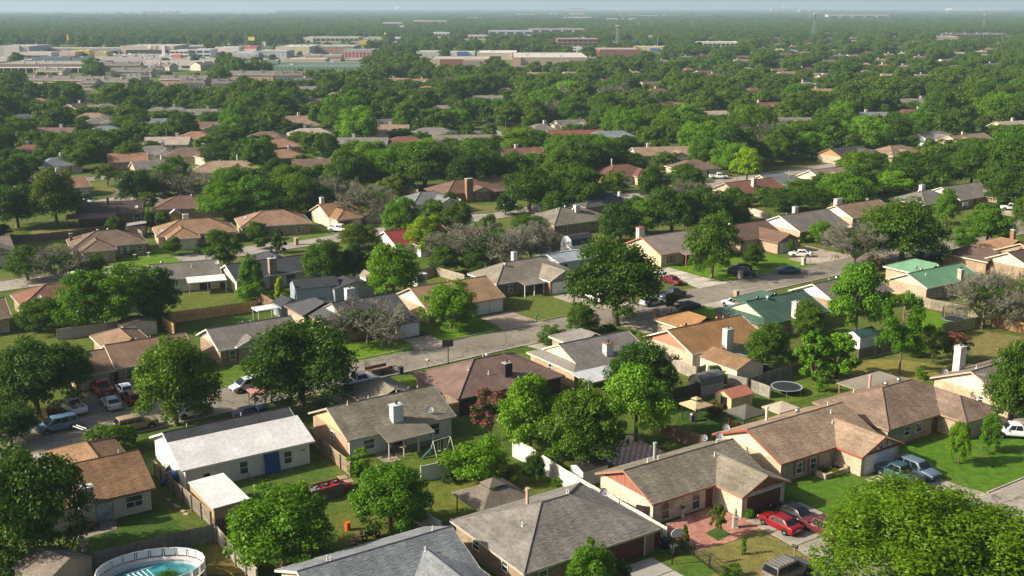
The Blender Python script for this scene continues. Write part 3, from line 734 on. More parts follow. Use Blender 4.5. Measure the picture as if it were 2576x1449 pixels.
house('stone grey hip roofed house with a front gable and white porch posts', 'stone grey hip roof with front gable', (1249, 717, 2.5, 0, 0),
      [V(0, 17.5, 0, 9.8, 'x', 'h', 'h', 2.6, 0.5), V(9.0, 15.4, -3.6, 3.8, 'y', 'g', 'n', 2.6, 0.5)], (0.27, 0.235, 0.185), ('brick', (0.3, 0.2, 0.14)), ('siding', (0.25, 0.27, 0.3)), trim=(0.66, 0.66, 0.66),
      feats=[('gar', 1, 'f', -1, 4.6, 2.1, (0.72, 0.72, 0.72)), ('win', 0, 'f', 2.2, 0.6, 1.2, 1.4, (0.05, 0.05, 0.06)), ('chim', 8.6, 7.2, 0.9, 0.8, 3, 6.4, 'lap', (0.72, 0.72, 0.7)), ('lean', 4.5, 9.0, -2.2, 0.3, 2.3, 2.7, (0.26, 0.23, 0.18), 'roof', 3, (0.7, 0.7, 0.7)), ('turb', 4.5, 4, (0.4, 0.4, 0.4))])
house('pale blue grey sided low house half hidden by the big tree', 'pale blue grey low house', (1383, 652, 2.6, 0, 3),
      [V(0, 9, 0, 8, 'x', 'g', 'g', 2.5, 0.2)], (0.3, 0.33, 0.36), ('siding', (0.52, 0.58, 0.63)), trim=(0.68, 0.7, 0.72), roofmat='flat', feats=[('win', 0, 'f', 1, 0.8, 1.0, 1.2), ('win', 0, 'f', 5, 0.8, 1, 1.2)])
house('pinkish grey roofed house with a white brick chimney beside the street', 'pinkish roof with white brick chimney', (1663, 642, 2.5, 0, 0),
      [V(0, 17.5, 0, 12.4)], (0.33, 0.265, 0.225), ('siding', (0.55, 0.46, 0.28)), ('siding', (0.6, 0.5, 0.35)), trim=(0.45, 0.16, 0.1),
      feats=[('chim', 2.6, 9.5, 1.5, 1.0, 2.5, 6.6, 'brick', (0.66, 0.58, 0.52), (0.5, 0.12, 0.08)), ('win', 0, 'f', 2, 0.5, 1.2, 1.5, (0.2, 0.06, 0.05)), ('door', 0, 'f', 6, 1.2, 2.05, (0.06, 0.04, 0.03)), ('lean', 5, 12, -1.8, 0.3, 2.25, 2.6, (0.32, 0.26, 0.22), 'roof', 3)])
house('brown roofed house with a white garage door in its front gable', 'brown house with front gable garage', (1923, 555, 4.7, 12.6, 5.5),
      [V(0, 13, 0, 11), V(5.4, 12.4, -5.4, 3.5, 'y', 'g', 'n')], (0.185, 0.115, 0.08), ('brick', (0.4, 0.29, 0.2)), ('siding', (0.25, 0.15, 0.1)), trim=(0.22, 0.14, 0.1),
      feats=[('gar', 1, 'f', -1, 4.7, 2.1, (0.7, 0.72, 0.74)), ('turb', 3, 6.4), ('win', 0, 'f', 2, 0.7, 1.1, 1.2)])
house('grey roofed house with a white triangular gable and brick chimney', 'grey roof with white gable beside the mesquite', (2013, 583.5, 2.5, 0, 0),
      [V(0, 16, 0, 12.6)], (0.22, 0.195, 0.17), ('brick', (0.48, 0.35, 0.24)), ('siding', (0.76, 0.74, 0.7)), trim=(0.62, 0.56, 0.48), feats=[('chim', 7.4, 8.4, 1.1, 0.9, 3, 6.4, 'brick', (0.66, 0.6, 0.54)), ('win', 0, 'f', 2.4, 0.7, 1.6, 1.3), ('pipe', 3, 7), ('door', 0, 'f', 8, 1, 2.05, (0.1, 0.05, 0.03))])
house('tan roofed house with white gable and a squat white chimney', 'tan roof with squat white chimney', (2103, 517, 4.7, 0.3, 5.4),
      [V(0, 15.8, 0, 10.8)], (0.3, 0.205, 0.125), ('brick', BRL), ('siding', (0.74, 0.7, 0.6)), trim=(0.6, 0.53, 0.43), feats=[('chim', 4, 8, 1.8, 1.0, 3, 5.9, 'siding', (0.72, 0.66, 0.6)), ('dish', 12, 6)])
house('grey hip roofed house with a white chimney beyond the big oak', 'grey hip roof with white chimney', (2337, 478.5, 4.7, 8.6, 5.5),
      [V(0, 14, 0, 11, 'x', 'h', 'h')], (0.215, 0.195, 0.175), ('brick', BR), trim=(0.5, 0.45, 0.38), feats=[('chim', 8, 7.2, 1.3, 0.9, 3, 6.2, 'siding', (0.72, 0.7, 0.66)), ('turb', 4.6, 5.6)])
house('grey roofed house with white gable and trimmed front hedges', 'grey roof above trimmed hedges', (2416, 503.5, 2.5, 0, 0),
      [V(0, 16, 0, 12), V(10.5, 15.8, -3.4, 2.7, 'y', 'h', 'n')], (0.23, 0.21, 0.18), ('brick', (0.42, 0.28, 0.2)), ('siding', (0.76, 0.74, 0.68)), trim=(0.6, 0.5, 0.42),
      feats=[('win', 0, 'f', 1.2, 0.6, 2.4, 1.4), ('gar', 1, 'f', -1, 4.2, 2.05, (0.72, 0.7, 0.66)), ('door', 0, 'f', 6, 1, 2.05, (0.1, 0.06, 0.04))])
house('reddish brown hip roofed house with a square brick chimney', 'reddish hip roof with brick chimney', (54, 772, 2.5, 0, 0),
      [V(0, 15, 0, 9.6, 'x', 'h', 'h'), V(9, 15.06, -3, 2.6, 'y', 'h', 'n')], (0.235, 0.11, 0.075), ('brick', BR), trim=(0.45, 0.36, 0.28), feats=[('chim', 10.6, 7.2, 1.6, 1.0, 2.5, 5.9, 'brick', (0.3, 0.19, 0.12)), ('dish', 3, 1.2)])
house('brown roofed house corner with cream wall at the left edge', 'brown roof corner at the left edge', (30, 797, 2.5, 13, 0),
      [V(0, 13, 0, 10)], (0.2, 0.13, 0.09), ('brick', BRL), trim=(0.66, 0.6, 0.5), feats=[('win', 0, 'f', 9, 0.6, 1.2, 1.4)])
house('grey roofed house with a white corrugated patio roof', 'grey house with white patio roof', (430, 703, 2.5, 0, 0),
      [V(-3.5, 9, 0, 9.4)], (0.21, 0.195, 0.165), ('siding', (0.66, 0.62, 0.52)), trim=(0.5, 0.45, 0.38), rot=math.radians(22),
      feats=[('lean', 2.6, 9.4, -3.2, 0.4, 2.3, 2.62, (0.76, 0.74, 0.7), 'ribs', 3, (0.7, 0.68, 0.62)), ('door', 0, 'f', 8, 1.9, 2.05, (0.03, 0.03, 0.04), 'patio_door'), ('pipe', 2, 5), ('pipe', 4, 3), ('dish', 8.5, 3), ('turb', -1, 5)])
house('black roofed house with white gable and a broad brick chimney', 'black roof with brick chimney', (591, 705, 2.5, 0, 0),
      [V(0, 16, 0, 9.4), V(8, 15, 8, 17, 'y', 'n', 'h')], (0.062, 0.065, 0.075), ('siding', (0.62, 0.58, 0.46)), ('siding', (0.74, 0.68, 0.58)), trim=(0.66, 0.64, 0.6),
      feats=[('chim', 7.4, 0.6, 1.4, 0.9, 0, 5.8, 'brick', (0.36, 0.27, 0.19)), ('win', 0, 'f', 9.5, 0.2, 1.8, 1.9, None, (0.5, 0.5, 0.5)), ('pipe', 9, 5), ('win', 0, 'f', 3, 0.8, 1.3, 1.2)])
# --- beyond the second road
house('cream half timbered house end with a garage at the left edge', 'half timbered house at the left edge', (36, 628, 2.5, 0, 0),
      [V(-14, 0.4, 2, 11), V(-8, 0.3, -4, 5, 'y', 'g', 'n')], (0.26, 0.22, 0.18), ('siding', CREAM), trim=(0.24, 0.13, 0.07), feats=[('timber', 1, (0.22, 0.12, 0.06)), ('gar', 1, 'f', -1, 4.8, 2.1, (0.6, 0.55, 0.42))])
house('brown hip roofed house with a pale sheet metal porch cover', 'brown hip roof with pale porch cover', (372.5, 611, 2.5, 15, 0),
      [V(0, 15, 0, 11, 'x', 'h', 'h'), V(1.5, 8.5, -3.8, 3.5, 'y', 'h', 'n')], (0.2, 0.14, 0.1), ('brick', (0.4, 0.33, 0.22)), trim=(0.45, 0.38, 0.3), rot=math.radians(26),
      feats=[('solar', 0, 4, 2, 2.5, 6.2), ('win', 0, 'f', 9.5, 0.7, 0.9, 1.3, (0.7, 0.68, 0.62)), ('win', 0, 'f', 12.5, 0.7, 0.9, 1.3), ('chim', 0.8, 8, 0.6, 0.6, 2, 4.6, 'brick', (0.3, 0.17, 0.12)), ('turb', 6, 6), ('turb', 8, 6)])
house('orange tan hip roofed house with a wide cream garage door', 'orange tan hip roof with cream garage', (505, 597, 2.5, 8.7, -4),
      [V(0, 17, 0, 11, 'x', 'h', 'h'), V(1.8, 8.7, -4, 3.45, 'y', 'h', 'n')], (0.32, 0.195, 0.115), ('brick', (0.55, 0.38, 0.27)), trim=(0.62, 0.56, 0.46), rot=math.radians(22),
      feats=[('gar', 1, 'f', -1, 4.9, 2.1, (0.66, 0.6, 0.46)), ('chim', 7, 7.6, 1.2, 1.0, 3, 5.9, 'siding', (0.7, 0.68, 0.6)), ('dish', 1, 2)])
house('dark brown gabled house with a maroon porch roof at its back', 'dark brown roof with maroon porch', (200, 510, 4.6, 0.5, 5),
      [V(0, 15, 0, 10), V(10, 15.06, 8, 14, 'y', 'n', 'h')], (0.085, 0.06, 0.052), ('brick', (0.22, 0.13, 0.09)), trim=(0.2, 0.15, 0.12), rot=math.radians(15),
      feats=[('lean', -2, 9, -3.6, 0.4, 2.3, 2.7, (0.17, 0.045, 0.05), 'ribs', 5, (0.08, 0.05, 0.04)), ('chim', 7, 4, 0.5, 0.5, 3.5, 6.2, 'metal', (0.1, 0.1, 0.1)), ('dish', 13.5, 1.5), ('win', 0, 'f', 12.4, 0.2, 1.6, 1.9, None, (0.7, 0.7, 0.7))])
house('reddish brown hip roofed house beside the cul de sac cars', 'brown hip roof beside the parked cars', (390, 517, 2.5, 0, 6),
      [V(0, 19, 0, 11, 'x', 'h', 'h')], (0.175, 0.1, 0.075), ('brick', (0.38, 0.26, 0.17)), trim=(0.4, 0.32, 0.25), rot=math.radians(12), feats=[('flat', 15, 18, -2.6, 0.2, 2.2, 2.35, (0.6, 0.6, 0.62), 'flat'), ('turb', 9, 5), ('pipe', 6, 6), ('win', 0, 'f', 12, 0.8, 1.6, 1.1)])
house('tan hip roofed brick house behind two narrow cypresses', 'tan hip roof behind two cypresses', (786, 561, 2.5, 16, 0),
      [V(0, 16, 0, 11.5, 'x', 'h', 'h')], (0.33, 0.2, 0.13), ('brick', (0.4, 0.3, 0.2)), trim=(0.5, 0.52, 0.48), rot=math.radians(20), feats=[('win', 0, 'f', 12, 0.5, 1.0, 1.4), ('dish', 1.5, 6), ('flat', 10, 12, 11, 13, 2.3, 2.4, (0.7, 0.7, 0.72), 'flat')])
house('orange tan gabled house with a maroon garage door and white pickup', 'orange tan house with maroon garage', (829, 548, 2.5, 0, 0),
      [V(0, 16, 0.5, 11.6), V(0.2, 6.8, -3.6, 3.8, 'y', 'h', 'n')], (0.31, 0.175, 0.09), ('siding', (0.68, 0.56, 0.4)), ('siding', (0.68, 0.58, 0.43)), trim=(0.5, 0.38, 0.27),
      feats=[('gar', 1, 'f', 0.4, 3.4, 2.05, (0.18, 0.035, 0.03)), ('chim', 1.6, 7.5, 0.9, 0.9, 3, 6.4, 'siding', (0.7, 0.66, 0.6)), ('door', 0, 'f', 8.5, 1, 2.05, (0.05, 0.04, 0.03))])
house('blue grey hip and gable roofed house with pale siding', 'blue grey roof with a pale gable', (1019, 487, 4.6, 0.5, 5),
      [V(0, 14, 0, 10, 'x', 'h', 'h'), V(5.5, 12, -3, 3, 'y', 'g', 'n')], (0.21, 0.215, 0.215), ('siding', (0.6, 0.58, 0.5)), trim=(0.7, 0.68, 0.62), feats=[('win', 0, 'f', 2, 0.6, 1.4, 1.3)])
house('brown roofed house with a tall square brick chimney on its front', 'brown roof with tall square brick chimney', (1131.5, 456, 4.9, 4.5, 6),
      [V(0, 22, 0, 12, 'x', 'h', 'g'), V(7.6, 13.4, -1.5, 2.9, 'y', 'g', 'n')], (0.19, 0.11, 0.08), ('brick', (0.34, 0.2, 0.11)), ('siding', (0.62, 0.6, 0.44)), trim=(0.2, 0.13, 0.1),
      feats=[('chim', 6.4, -0.6, 1.9, 1.1, 0, 6.6, 'brick', (0.32, 0.2, 0.12)), ('win', 1, 'f', 0.8, 0.6, 2, 1.3), ('lean', 13.3, 19, -2, 0.5, 2.3, 2.75, (0.19, 0.11, 0.08), 'roof', 3), ('gar', 0, 'f', 17.5, 3.4, 2.1, (0.68, 0.66, 0.6))])
house('maroon red metal roofed house with a white gable among the trees', 'maroon red metal roof', (976, 582, 4.5, 1, 5),
      [V(0, 14, 0, 10), V(4, 11, -3.2, 3.5, 'y', 'g', 'n')], (0.23, 0.04, 0.035), ('siding', WHT), trim=(0.72, 0.68, 0.66), roofmat='flat', feats=[('pipe', 8, 6)])
house('taupe hip roofed brick house with a white chimney', 'taupe hip roof with white chimney', (1394, 568.5, 2.5, 0, 0),
      [V(0, 17, 0, 12.6, 'x', 'h', 'h')], (0.22, 0.19, 0.155), ('brick', (0.38, 0.26, 0.16)), trim=(0.5, 0.47, 0.4), feats=[('chim', 9.4, 4.2, 1.2, 1.0, 2.6, 6, 'siding', (0.72, 0.7, 0.66)), ('win', 0, 'f', 2.4, 0.6, 1.2, 1.3), ('win', 0, 'f', 10, 0.8, 1.4, 1.2), ('turb', 7.5, 6), ('turb', 8.6, 4.5), ('pipe', 5, 6)])
house('dark grey low roof behind the forked elm', 'dark grey low roof behind the taupe house', (1475, 522, 2.5, 0, 0),
      [V(0, 15, 0, 11, 'x', 'h', 'h')], (0.11, 0.105, 0.1), ('brick', BR), trim=(0.3, 0.26, 0.22))
house('red brown hip roofed house with cream walls and a white pipe', 'red brown hip roof with cream walls', (1588, 442, 2.5, 0, 0),
      [V(-8, 8, 0, 12, 'x', 'h', 'h'), V(0.5, 8.06, -2.6, 3, 'y', 'h', 'n')], (0.2, 0.095, 0.07), ('brick', (0.58, 0.46, 0.28)), trim=(0.42, 0.3, 0.22), rot=math.radians(25), feats=[('flue', -2, 8, 2.2, (0.7, 0.66, 0.62)), ('win', 0, 'f', 1, 0.4, 0.9, 1.6), ('gar', 0, 'f', -7.3, 4.4, 2.05, (0.68, 0.68, 0.7))])
house('brick red roofed house with a beige chimney', 'brick red roof with beige chimney', (1900, 484, 2.5, 0, 0),
      [V(-6, 12, 0, 11)], (0.24, 0.105, 0.07), ('brick', (0.5, 0.42, 0.32)), trim=(0.4, 0.26, 0.2), feats=[('chim', 2, 2.6, 1.2, 1.0, 2, 6, 'siding', (0.58, 0.48, 0.38)), ('win', 0, 'f', 8, 0.7, 1, 1.2)])
house('blue grey gabled house with a white patio roof', 'blue grey roof with white patio roof', (2036, 457, 2.5, 14, 0),
      [V(0, 14, 0, 11, 'x', 'g', 'h')], (0.2, 0.225, 0.225), ('siding', (0.6, 0.5, 0.36)), trim=(0.6, 0.52, 0.42), feats=[('lean', 3.5, 12, -4, 0.3, 2.3, 2.6, (0.66, 0.66, 0.68), 'ribs', 3), ('flue', 9, 3, 1.8, (0.36, 0.22, 0.16))])
house('pinkish tan gabled house beside the round oak', 'pinkish tan gabled roof', (2072, 426, 4.4, 6, 5), [V(0, 14, 0, 10), V(4, 10, -3, 3, 'y', 'g', 'n')], (0.34, 0.24, 0.18), ('siding', (0.66, 0.56, 0.42)), trim=(0.6, 0.5, 0.4))
house('black roofed house with an ochre gable and stone wall', 'black roof with ochre gable', (2147, 366, 5, 12, 5.5),
      [V(0, 16, 0, 11), V(8.5, 15.9, -3.6, 3.7, 'y', 'g', 'n', 2.5, 0.5)], (0.075, 0.075, 0.078), ('brick', (0.45, 0.38, 0.28)), ('siding', (0.4, 0.22, 0.08)), trim=(0.3, 0.18, 0.1), feats=[('win', 1, 'l', 0.4, 0.4, 2.2, 1.8, None, (0.5, 0.3, 0.1), (0.5, 0.28, 0.08))])
house('tan hip roofed house with a white garage beside the ochre gable', 'tan hip roof beside the ochre gable', (2249.5, 367, 4.8, 8, 6),
      [V(0, 17, 0, 12, 'x', 'h', 'h'), V(4, 11, -3, 3.6, 'y', 'h', 'n')], (0.3, 0.21, 0.135), ('brick', BRL), trim=(0.6, 0.52, 0.42), feats=[('gar', 1, 'f', -1, 4.8, 2.05, (0.72, 0.66, 0.58))])
house('grey roofed low house in front of the tan hip roof', 'grey low roof with a white wall', (2260, 421, 4.4, 7, 5), [V(0, 14, 0, 10)], (0.22, 0.205, 0.19), ('siding', WHT), trim=(0.6, 0.55, 0.5))
house('tan gabled brick house with a white patio roof on posts', 'tan gable with white patio on posts', (2389.5, 342.5, 4.7, 1, 5.5),
      [V(0, 21, 0, 11), V(2, 10, -2.5, 4, 'y', 'g', 'n')], (0.32, 0.225, 0.155), ('brick', (0.46, 0.34, 0.26)), ('siding', (0.66, 0.5, 0.4)), trim=(0.62, 0.5, 0.42), feats=[('lean', 11, 20, -5, 0.3, 2.3, 2.7, (0.7, 0.68, 0.66), 'flat', 3, (0.72, 0.7, 0.68)), ('win', 1, 'f', 2.6, 0.8, 1.1, 1.3), ('chim', 9, 6, 0.6, 0.6, 3, 6, 'siding', (0.66, 0.5, 0.46))])
house('grey roofed house with a pale blue front gable', 'grey roof with pale blue gable', (2330, 332, 4.7, 6, 5.5), [V(0, 19, 0, 11, 'x', 'g', 'h'), V(4, 12, -3, 4, 'y', 'g', 'n')], (0.2, 0.185, 0.165), ('siding', (0.5, 0.55, 0.6)), trim=(0.66, 0.66, 0.66))
house('terracotta roofed white house with square windows', 'terracotta roof with white walls', (1382, 327, 5, 1, 5.5), [V(0, 21, 0, 11)], (0.24, 0.085, 0.06), ('siding', (0.72, 0.72, 0.7)), trim=(0.7, 0.66, 0.62), feats=[('win', 0, 'f', 10, 0.9, 1.4, 1), ('win', 0, 'f', 14, 0.9, 1.4, 1)], rot=math.radians(8))
house('long grey roofed house beside the quiet road', 'long grey roof beside the road', (1095, 340, 4.6, 1, 5), [V(0, 24, 0, 10)], (0.24, 0.21, 0.175), ('brick', BRL), trim=(0.4, 0.34, 0.28), rot=math.radians(8))
house('broad tan hip roofed house with a white flue', 'broad tan hip roof with white flue', (535, 406, 4.9, 6, 6), [V(0, 22, 0, 12, 'x', 'h', 'h'), V(9, 18, -3.5, 4.6, 'y', 'h', 'n')], (0.34, 0.25, 0.17), ('brick', CREAM), trim=(0.62, 0.56, 0.46), rot=math.radians(5), feats=[('flue', 13, 8, 2.2, (0.72, 0.7, 0.68)), ('turb', 8, 6.5)])
# ------------------------------------------------------------------ ground, roads, drives, lawns
cR, sR = math.cos(ROT), math.sin(ROT)
def UVp(u, v): return (u * cR - v * sR, u * sR + v * cR)
def toUV(p): return (p[0] * cR + p[1] * sR, -p[0] * sR + p[1] * cR)
b = MB()
R_ = [-30000, -3000, -600, -150, 0, 150, 600, 3000, 30000]
b.face([(-30000, -400, 0), (30000, -400, 0), (30000, 40000, 0), (-30000, 40000, 0)])
tag(b.build('ground', 'ground', None, (1, 1, 1)), 'grassy open ground under the whole suburb', None, None, 'structure')
def in_poly(x, y, P):
    r = False; j = len(P) - 1
    for i in range(len(P)):
        if (P[i][1] > y) != (P[j][1] > y) and x < (P[j][0] - P[i][0]) * (y - P[i][1]) / (P[j][1] - P[i][1]) + P[i][0]: r = not r
        j = i
    return r
PAVED = []; ROADS = []
def drive(label, u0, u1, v0, v1, col=(0.34, 0.29, 0.22), flare=0.9, name='driveway', nx=2, step=3.2):
    """a concrete drive of separate slabs with open joints, from v0 at the house to v1 at the road"""
    n = max(1, int(round(abs(v1 - v0) / step)))
    root_ = tag(ob(name, None, None, (1, 1, 1)), label, None, None, 'structure')
    rnd = random.Random(int(u0 * 10))
    for j in range(n):
        for i in range(nx):
            def pt(a, c):
                f = (flare * max(0, (c - 0.6) / 0.4)) if flare else 0
                return UVp(u0 - f + (u1 - u0 + 2 * f) * a, v0 + (v1 - v0) * c)
            g = 0.006
            q = [pt(i / nx + g, j / n + g), pt((i + 1) / nx - g, j / n + g), pt((i + 1) / nx - g, (j + 1) / n - g), pt(i / nx + g, (j + 1) / n - g)]
            if (q[1][0] - q[0][0]) * (q[2][1] - q[0][1]) - (q[1][1] - q[0][1]) * (q[2][0] - q[0][0]) < 0: q = q[::-1]
            z = 0.045 + rnd.uniform(-0.006, 0.006); k = rnd.uniform(0.88, 1.08)
            m_ = MB(); m_.hexa([(x, y, -0.05) for x, y in q], [(x, y, z) for x, y in q]); m_.build('slab', 'concrete', root_, tuple(x * k for x in col))
    PAVED.append([UVp(u0 - flare - .3, v0), UVp(u1 + flare + .3, v0), UVp(u1 + flare + .3, v1 + (1.2 if v1 > v0 else -1.2)), UVp(u0 - flare - .3, v1 + (1.2 if v1 > v0 else -1.2))])
def road(label, pts, width, col, kerbs=True, z=0.012):
    """pts: centre line on the ground"""
    P = [Vector((p[0], p[1], 0)) for p in pts]
    L = []
    for a, c in zip(P, P[1:]):
        n = max(1, int((c - a).length / 12))
        L += [a + (c - a) * k / n for k in range(n)]
    L.append(P[-1])
    side = []
    for k in range(len(L)):
        d = (L[min(k + 1, len(L) - 1)] - L[max(k - 1, 0)]).normalized(); side.append(Vector((-d.y, d.x, 0)))
    me = bpy.data.meshes.new('road'); vs = []; fs = []
    for p, s in zip(L, side): vs += [tuple(p + s * width / 2 + Vector((0, 0, z))), tuple(p - s * width / 2 + Vector((0, 0, z)))]
    for k in range(len(L) - 1): fs.append((2 * k + 1, 2 * k + 3, 2 * k + 2, 2 * k))
    me.from_pydata(vs, [], fs); me.materials.append(M['road'])
    uvl = me.uv_layers.new(name='UVMap'); acc = [0]
    for a, c in zip(L, L[1:]): acc.append(acc[-1] + (c - a).length)
    for pl in me.polygons:
        for li in pl.loop_indices:
            vi = me.loops[li].vertex_index; uvl.data[li].uv = (acc[vi // 2], (vi % 2) * width)
    tag(ob('road', me, None, col), label, None, None, 'structure')
    ROADS.append((L, width / 2 + 1.0))
    if kerbs:
        kb = MB(); gt = MB()
        for sg in (1, -1):
            prev = None
            fine = []
            for a, c, s0, s1 in zip(L, L[1:], side, side[1:]):
                n = max(1, int((c - a).length / 1.5))
                for k in range(n): fine.append((a + (c - a) * k / n, (s0 + (s1 - s0) * k / n).normalized()))
            for (a, s0), (c, s1) in zip(fine, fine[1:]):
                mid = (a + c) / 2 + s0 * sg * width / 2
                A0, A1 = a + s0 * sg * (width / 2 - 0.45), c + s1 * sg * (width / 2 - 0.45)
                B0, B1 = a + s0 * sg * width / 2, c + s1 * sg * width / 2
                C0, C1 = a + s0 * sg * (width / 2 + 0.18), c + s1 * sg * (width / 2 + 0.18)
                up = Vector((0, 0, 0.13)); g4 = Vector((0, 0, z + 0.004))
                q = [A0 + g4, A1 + g4, B1 + g4, B0 + g4]; gt.face(q if sg < 0 else q[::-1])
                if any(in_poly(mid.x, mid.y, pv) for pv in PAVED): continue
                lo = [B0, B1, C1, C0]
                if sg > 0: lo = lo[::-1]
                lo = lo[::-1] if ((lo[1] - lo[0]).cross(lo[2] - lo[0])).z < 0 else lo
                kb.hexa([tuple(x - up) for x in lo], [tuple(x + up) for x in lo])
        tag(gt.build('gutter', 'concrete', None, (0.33, 0.3, 0.25)), 'pale concrete gutter strips beside ' + label, None, None, 'structure')
        tag(kb.build('kerb', 'concrete', None, (0.37, 0.33, 0.27)), 'raised concrete kerb along ' + label, None, None, 'structure')
CONC = (0.36, 0.32, 0.26)
drive('concrete drive of the hip roofed house with the dark red garage', 57.9, 63.7, 71.6, 62.3, (0.36, 0.34, 0.3))
drive('concrete drive under the red and black cars', 76.4, 84.4, 72.2, 62.3, (0.33, 0.3, 0.25))
drive('concrete drive of the half timbered garage', 94.6, 101.6, 72.2, 62.3, (0.38, 0.33, 0.26))
drive('drive under the white pickup', 121, 128, 78, 62.3, (0.38, 0.32, 0.25))
drive('drive full of parked cars before the tan house', 28.8, 38.3, 148, 139.3, (0.24, 0.2, 0.15), nx=3)
drive('drive of the charcoal roofed house', 77.6, 82.6, 146.6, 140.8, (0.36, 0.3, 0.23))
drive('drive before the two white garage doors', 94.4, 101.0, 151, 142.2, (0.36, 0.29, 0.22))
drive('drive of the stone grey hip roofed house', 112.6, 119.4, 155.2, 143.3, (0.38, 0.33, 0.26))
drive('pale concrete drive under the red car', 139.3, 145.0, 161, 145.0, (0.48, 0.44, 0.37))
drive('drive of the brown front gable garage', 170.4, 177.0, 153.2, 146.8, (0.4, 0.34, 0.27))
drive('drive under the silver car', 177.2, 183.5, 160.0, 147.0, (0.4, 0.33, 0.26))
drive('drive below the trimmed hedges', 252.5, 259, 164, 151.6, (0.42, 0.36, 0.28))
drive('short drive behind the olive roofed house', 57.2, 64, 125.2, 130.9, (0.36, 0.33, 0.28))
drive('short drive behind the grey house', 92.8, 99.2, 128.8, 133.2, (0.36, 0.32, 0.26))
drive('wide drive behind the salmon gabled house', 111.4, 119.5, 127, 134.6, (0.4, 0.34, 0.27))
drive('drive behind the dark green roof', 131.4, 138, 130, 136, (0.38, 0.33, 0.27))
drive('drive behind the brown roofed cream house', 20.8, 28, 123.6, 129.8, (0.34, 0.31, 0.26))
def Aroad(u): return UVp(u, 134.6 + (u - 28) * 0.0558)
road('the long street through the middle of the suburb', [Aroad(-130), Aroad(-40), Aroad(60), Aroad(160), Aroad(260), Aroad(420)], 9.1, (0.215, 0.19, 0.15))
def Broad(u): return UVp(u, 220.3 + (u - 60) * 0.088)
road('the second street between the tree rows', [Broad(-40), Broad(60), Broad(180), Broad(300), Broad(460)], 8.4, (0.3, 0.27, 0.23))
road('the near street at the lower edge', [UVp(10, 57.6), UVp(75, 57.6), UVp(140, 58.4), UVp(260, 63)], 9.2, (0.27, 0.245, 0.205))
road('the side street leading to the cul de sac', [UVp(80, 303), UVp(86, 322), UVp(92, 344)], 9.5, (0.2, 0.18, 0.15))
road('the cross street behind the cul de sac', [UVp(40, 341), UVp(92, 346), UVp(150, 348), UVp(260, 352)], 8.0, (0.24, 0.21, 0.18))
road('the quiet road between the far houses', [UVp(234, 340), UVp(240, 365), UVp(252, 400)], 9.0, (0.26, 0.23, 0.2))
cul = [(G(300 + 60, 515)[0] + 13 * math.cos(a), G(360, 515)[1] + 13 * math.sin(a)) for a in [i * math.pi / 12 for i in range(24)]]
sheet('road', [UVp(80 + 12 * math.cos(i * math.pi / 12), 299 + 9 * math.sin(i * math.pi / 12)) for i in range(24)], 0.016, 'concrete', (0.3, 0.27, 0.22), 'round turning end of the cul de sac')
LZ = [0.02]
LAWNS = []
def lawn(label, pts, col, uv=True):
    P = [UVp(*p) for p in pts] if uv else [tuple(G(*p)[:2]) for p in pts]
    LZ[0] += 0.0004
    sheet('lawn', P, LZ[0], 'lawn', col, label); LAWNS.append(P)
def rect(u0, u1, v0, v1): return [(u0, v0), (u1, v0), (u1, v1), (u0, v1)]
BG, MG, DG, DRY = (0.1, 0.2, 0.008), (0.085, 0.15, 0.014), (0.04, 0.085, 0.012), (0.18, 0.165, 0.05)
lawn('bright green lawn under the bare tree', rect(64.5, 77.3, 140.9, 150), BG)
lawn('bright green lawn round the round crowned street tree', rect(82.8, 94.2, 142, 151.6), BG)
lawn('olive lawn before the stone grey house', rect(101.2, 112.3, 143, 158.8), (0.11, 0.145, 0.025))
lawn('green lawn before the pinkish roof', rect(145.3, 170.2, 145.7, 161.5), BG)
lawn('vivid lawn before the half timbered house', rect(84.6, 94.4, 62.6, 75.6), (0.075, 0.16, 0.012))
lawn('vivid lawn with three young trees', rect(101.8, 120.6, 62.6, 76), (0.075, 0.165, 0.012))
lawn('dry patchy lawn by the near street', rect(63.9, 76.2, 62.4, 70.5), DRY)
lawn('small green strip beside the bins', rect(63.8, 67.2, 66.0, 72.5), (0.07, 0.13, 0.015))
lawn('lawn before the rust red shutters', rect(45, 61, 140.0, 149), MG)
lawn('street lawn behind the brown hip roof', rect(64.4, 92.4, 123.0, 130.4), (0.105, 0.165, 0.014))
lawn('street lawn behind the grey house', rect(99.6, 111.0, 128, 133), (0.1, 0.16, 0.016))
lawn('bright street lawn behind the salmon gabled house', rect(119.9, 131.0, 127, 134.8), BG)
lawn('lawn before the trimmed hedges', rect(259.4, 275, 151.9, 164), BG)
lawn('dry verge by the hoop', rect(238, 252, 151.4, 160), DRY)
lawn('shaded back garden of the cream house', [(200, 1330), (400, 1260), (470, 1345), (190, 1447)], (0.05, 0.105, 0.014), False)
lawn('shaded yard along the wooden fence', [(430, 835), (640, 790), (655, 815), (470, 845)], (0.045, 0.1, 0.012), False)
lawn('yard behind the white addition', [(560, 1215), (790, 1150), (870, 1205), (760, 1290), (640, 1260)], (0.075, 0.125, 0.018), False)
lawn('yard behind the olive roof with the swing', [(1000, 1120), (1130, 1085), (1180, 1130), (1150, 1185), (1040, 1180)], (0.09, 0.14, 0.016), False)
lawn('golden sloping back lawn by the pine', [(2090, 955), (2190, 905), (2270, 905), (2400, 925), (2310, 965), (2200, 975)], (0.21, 0.19, 0.045), False)
lawn('dry back lawn beside the wooden fence', [(2420, 870), (2480, 835), (2590, 850), (2590, 900), (2470, 905)], (0.19, 0.165, 0.055), False)
lawn('green yard with the netted trampoline', [(2290, 800), (2300, 775), (2470, 812), (2370, 830), (2300, 830)], BG, False)
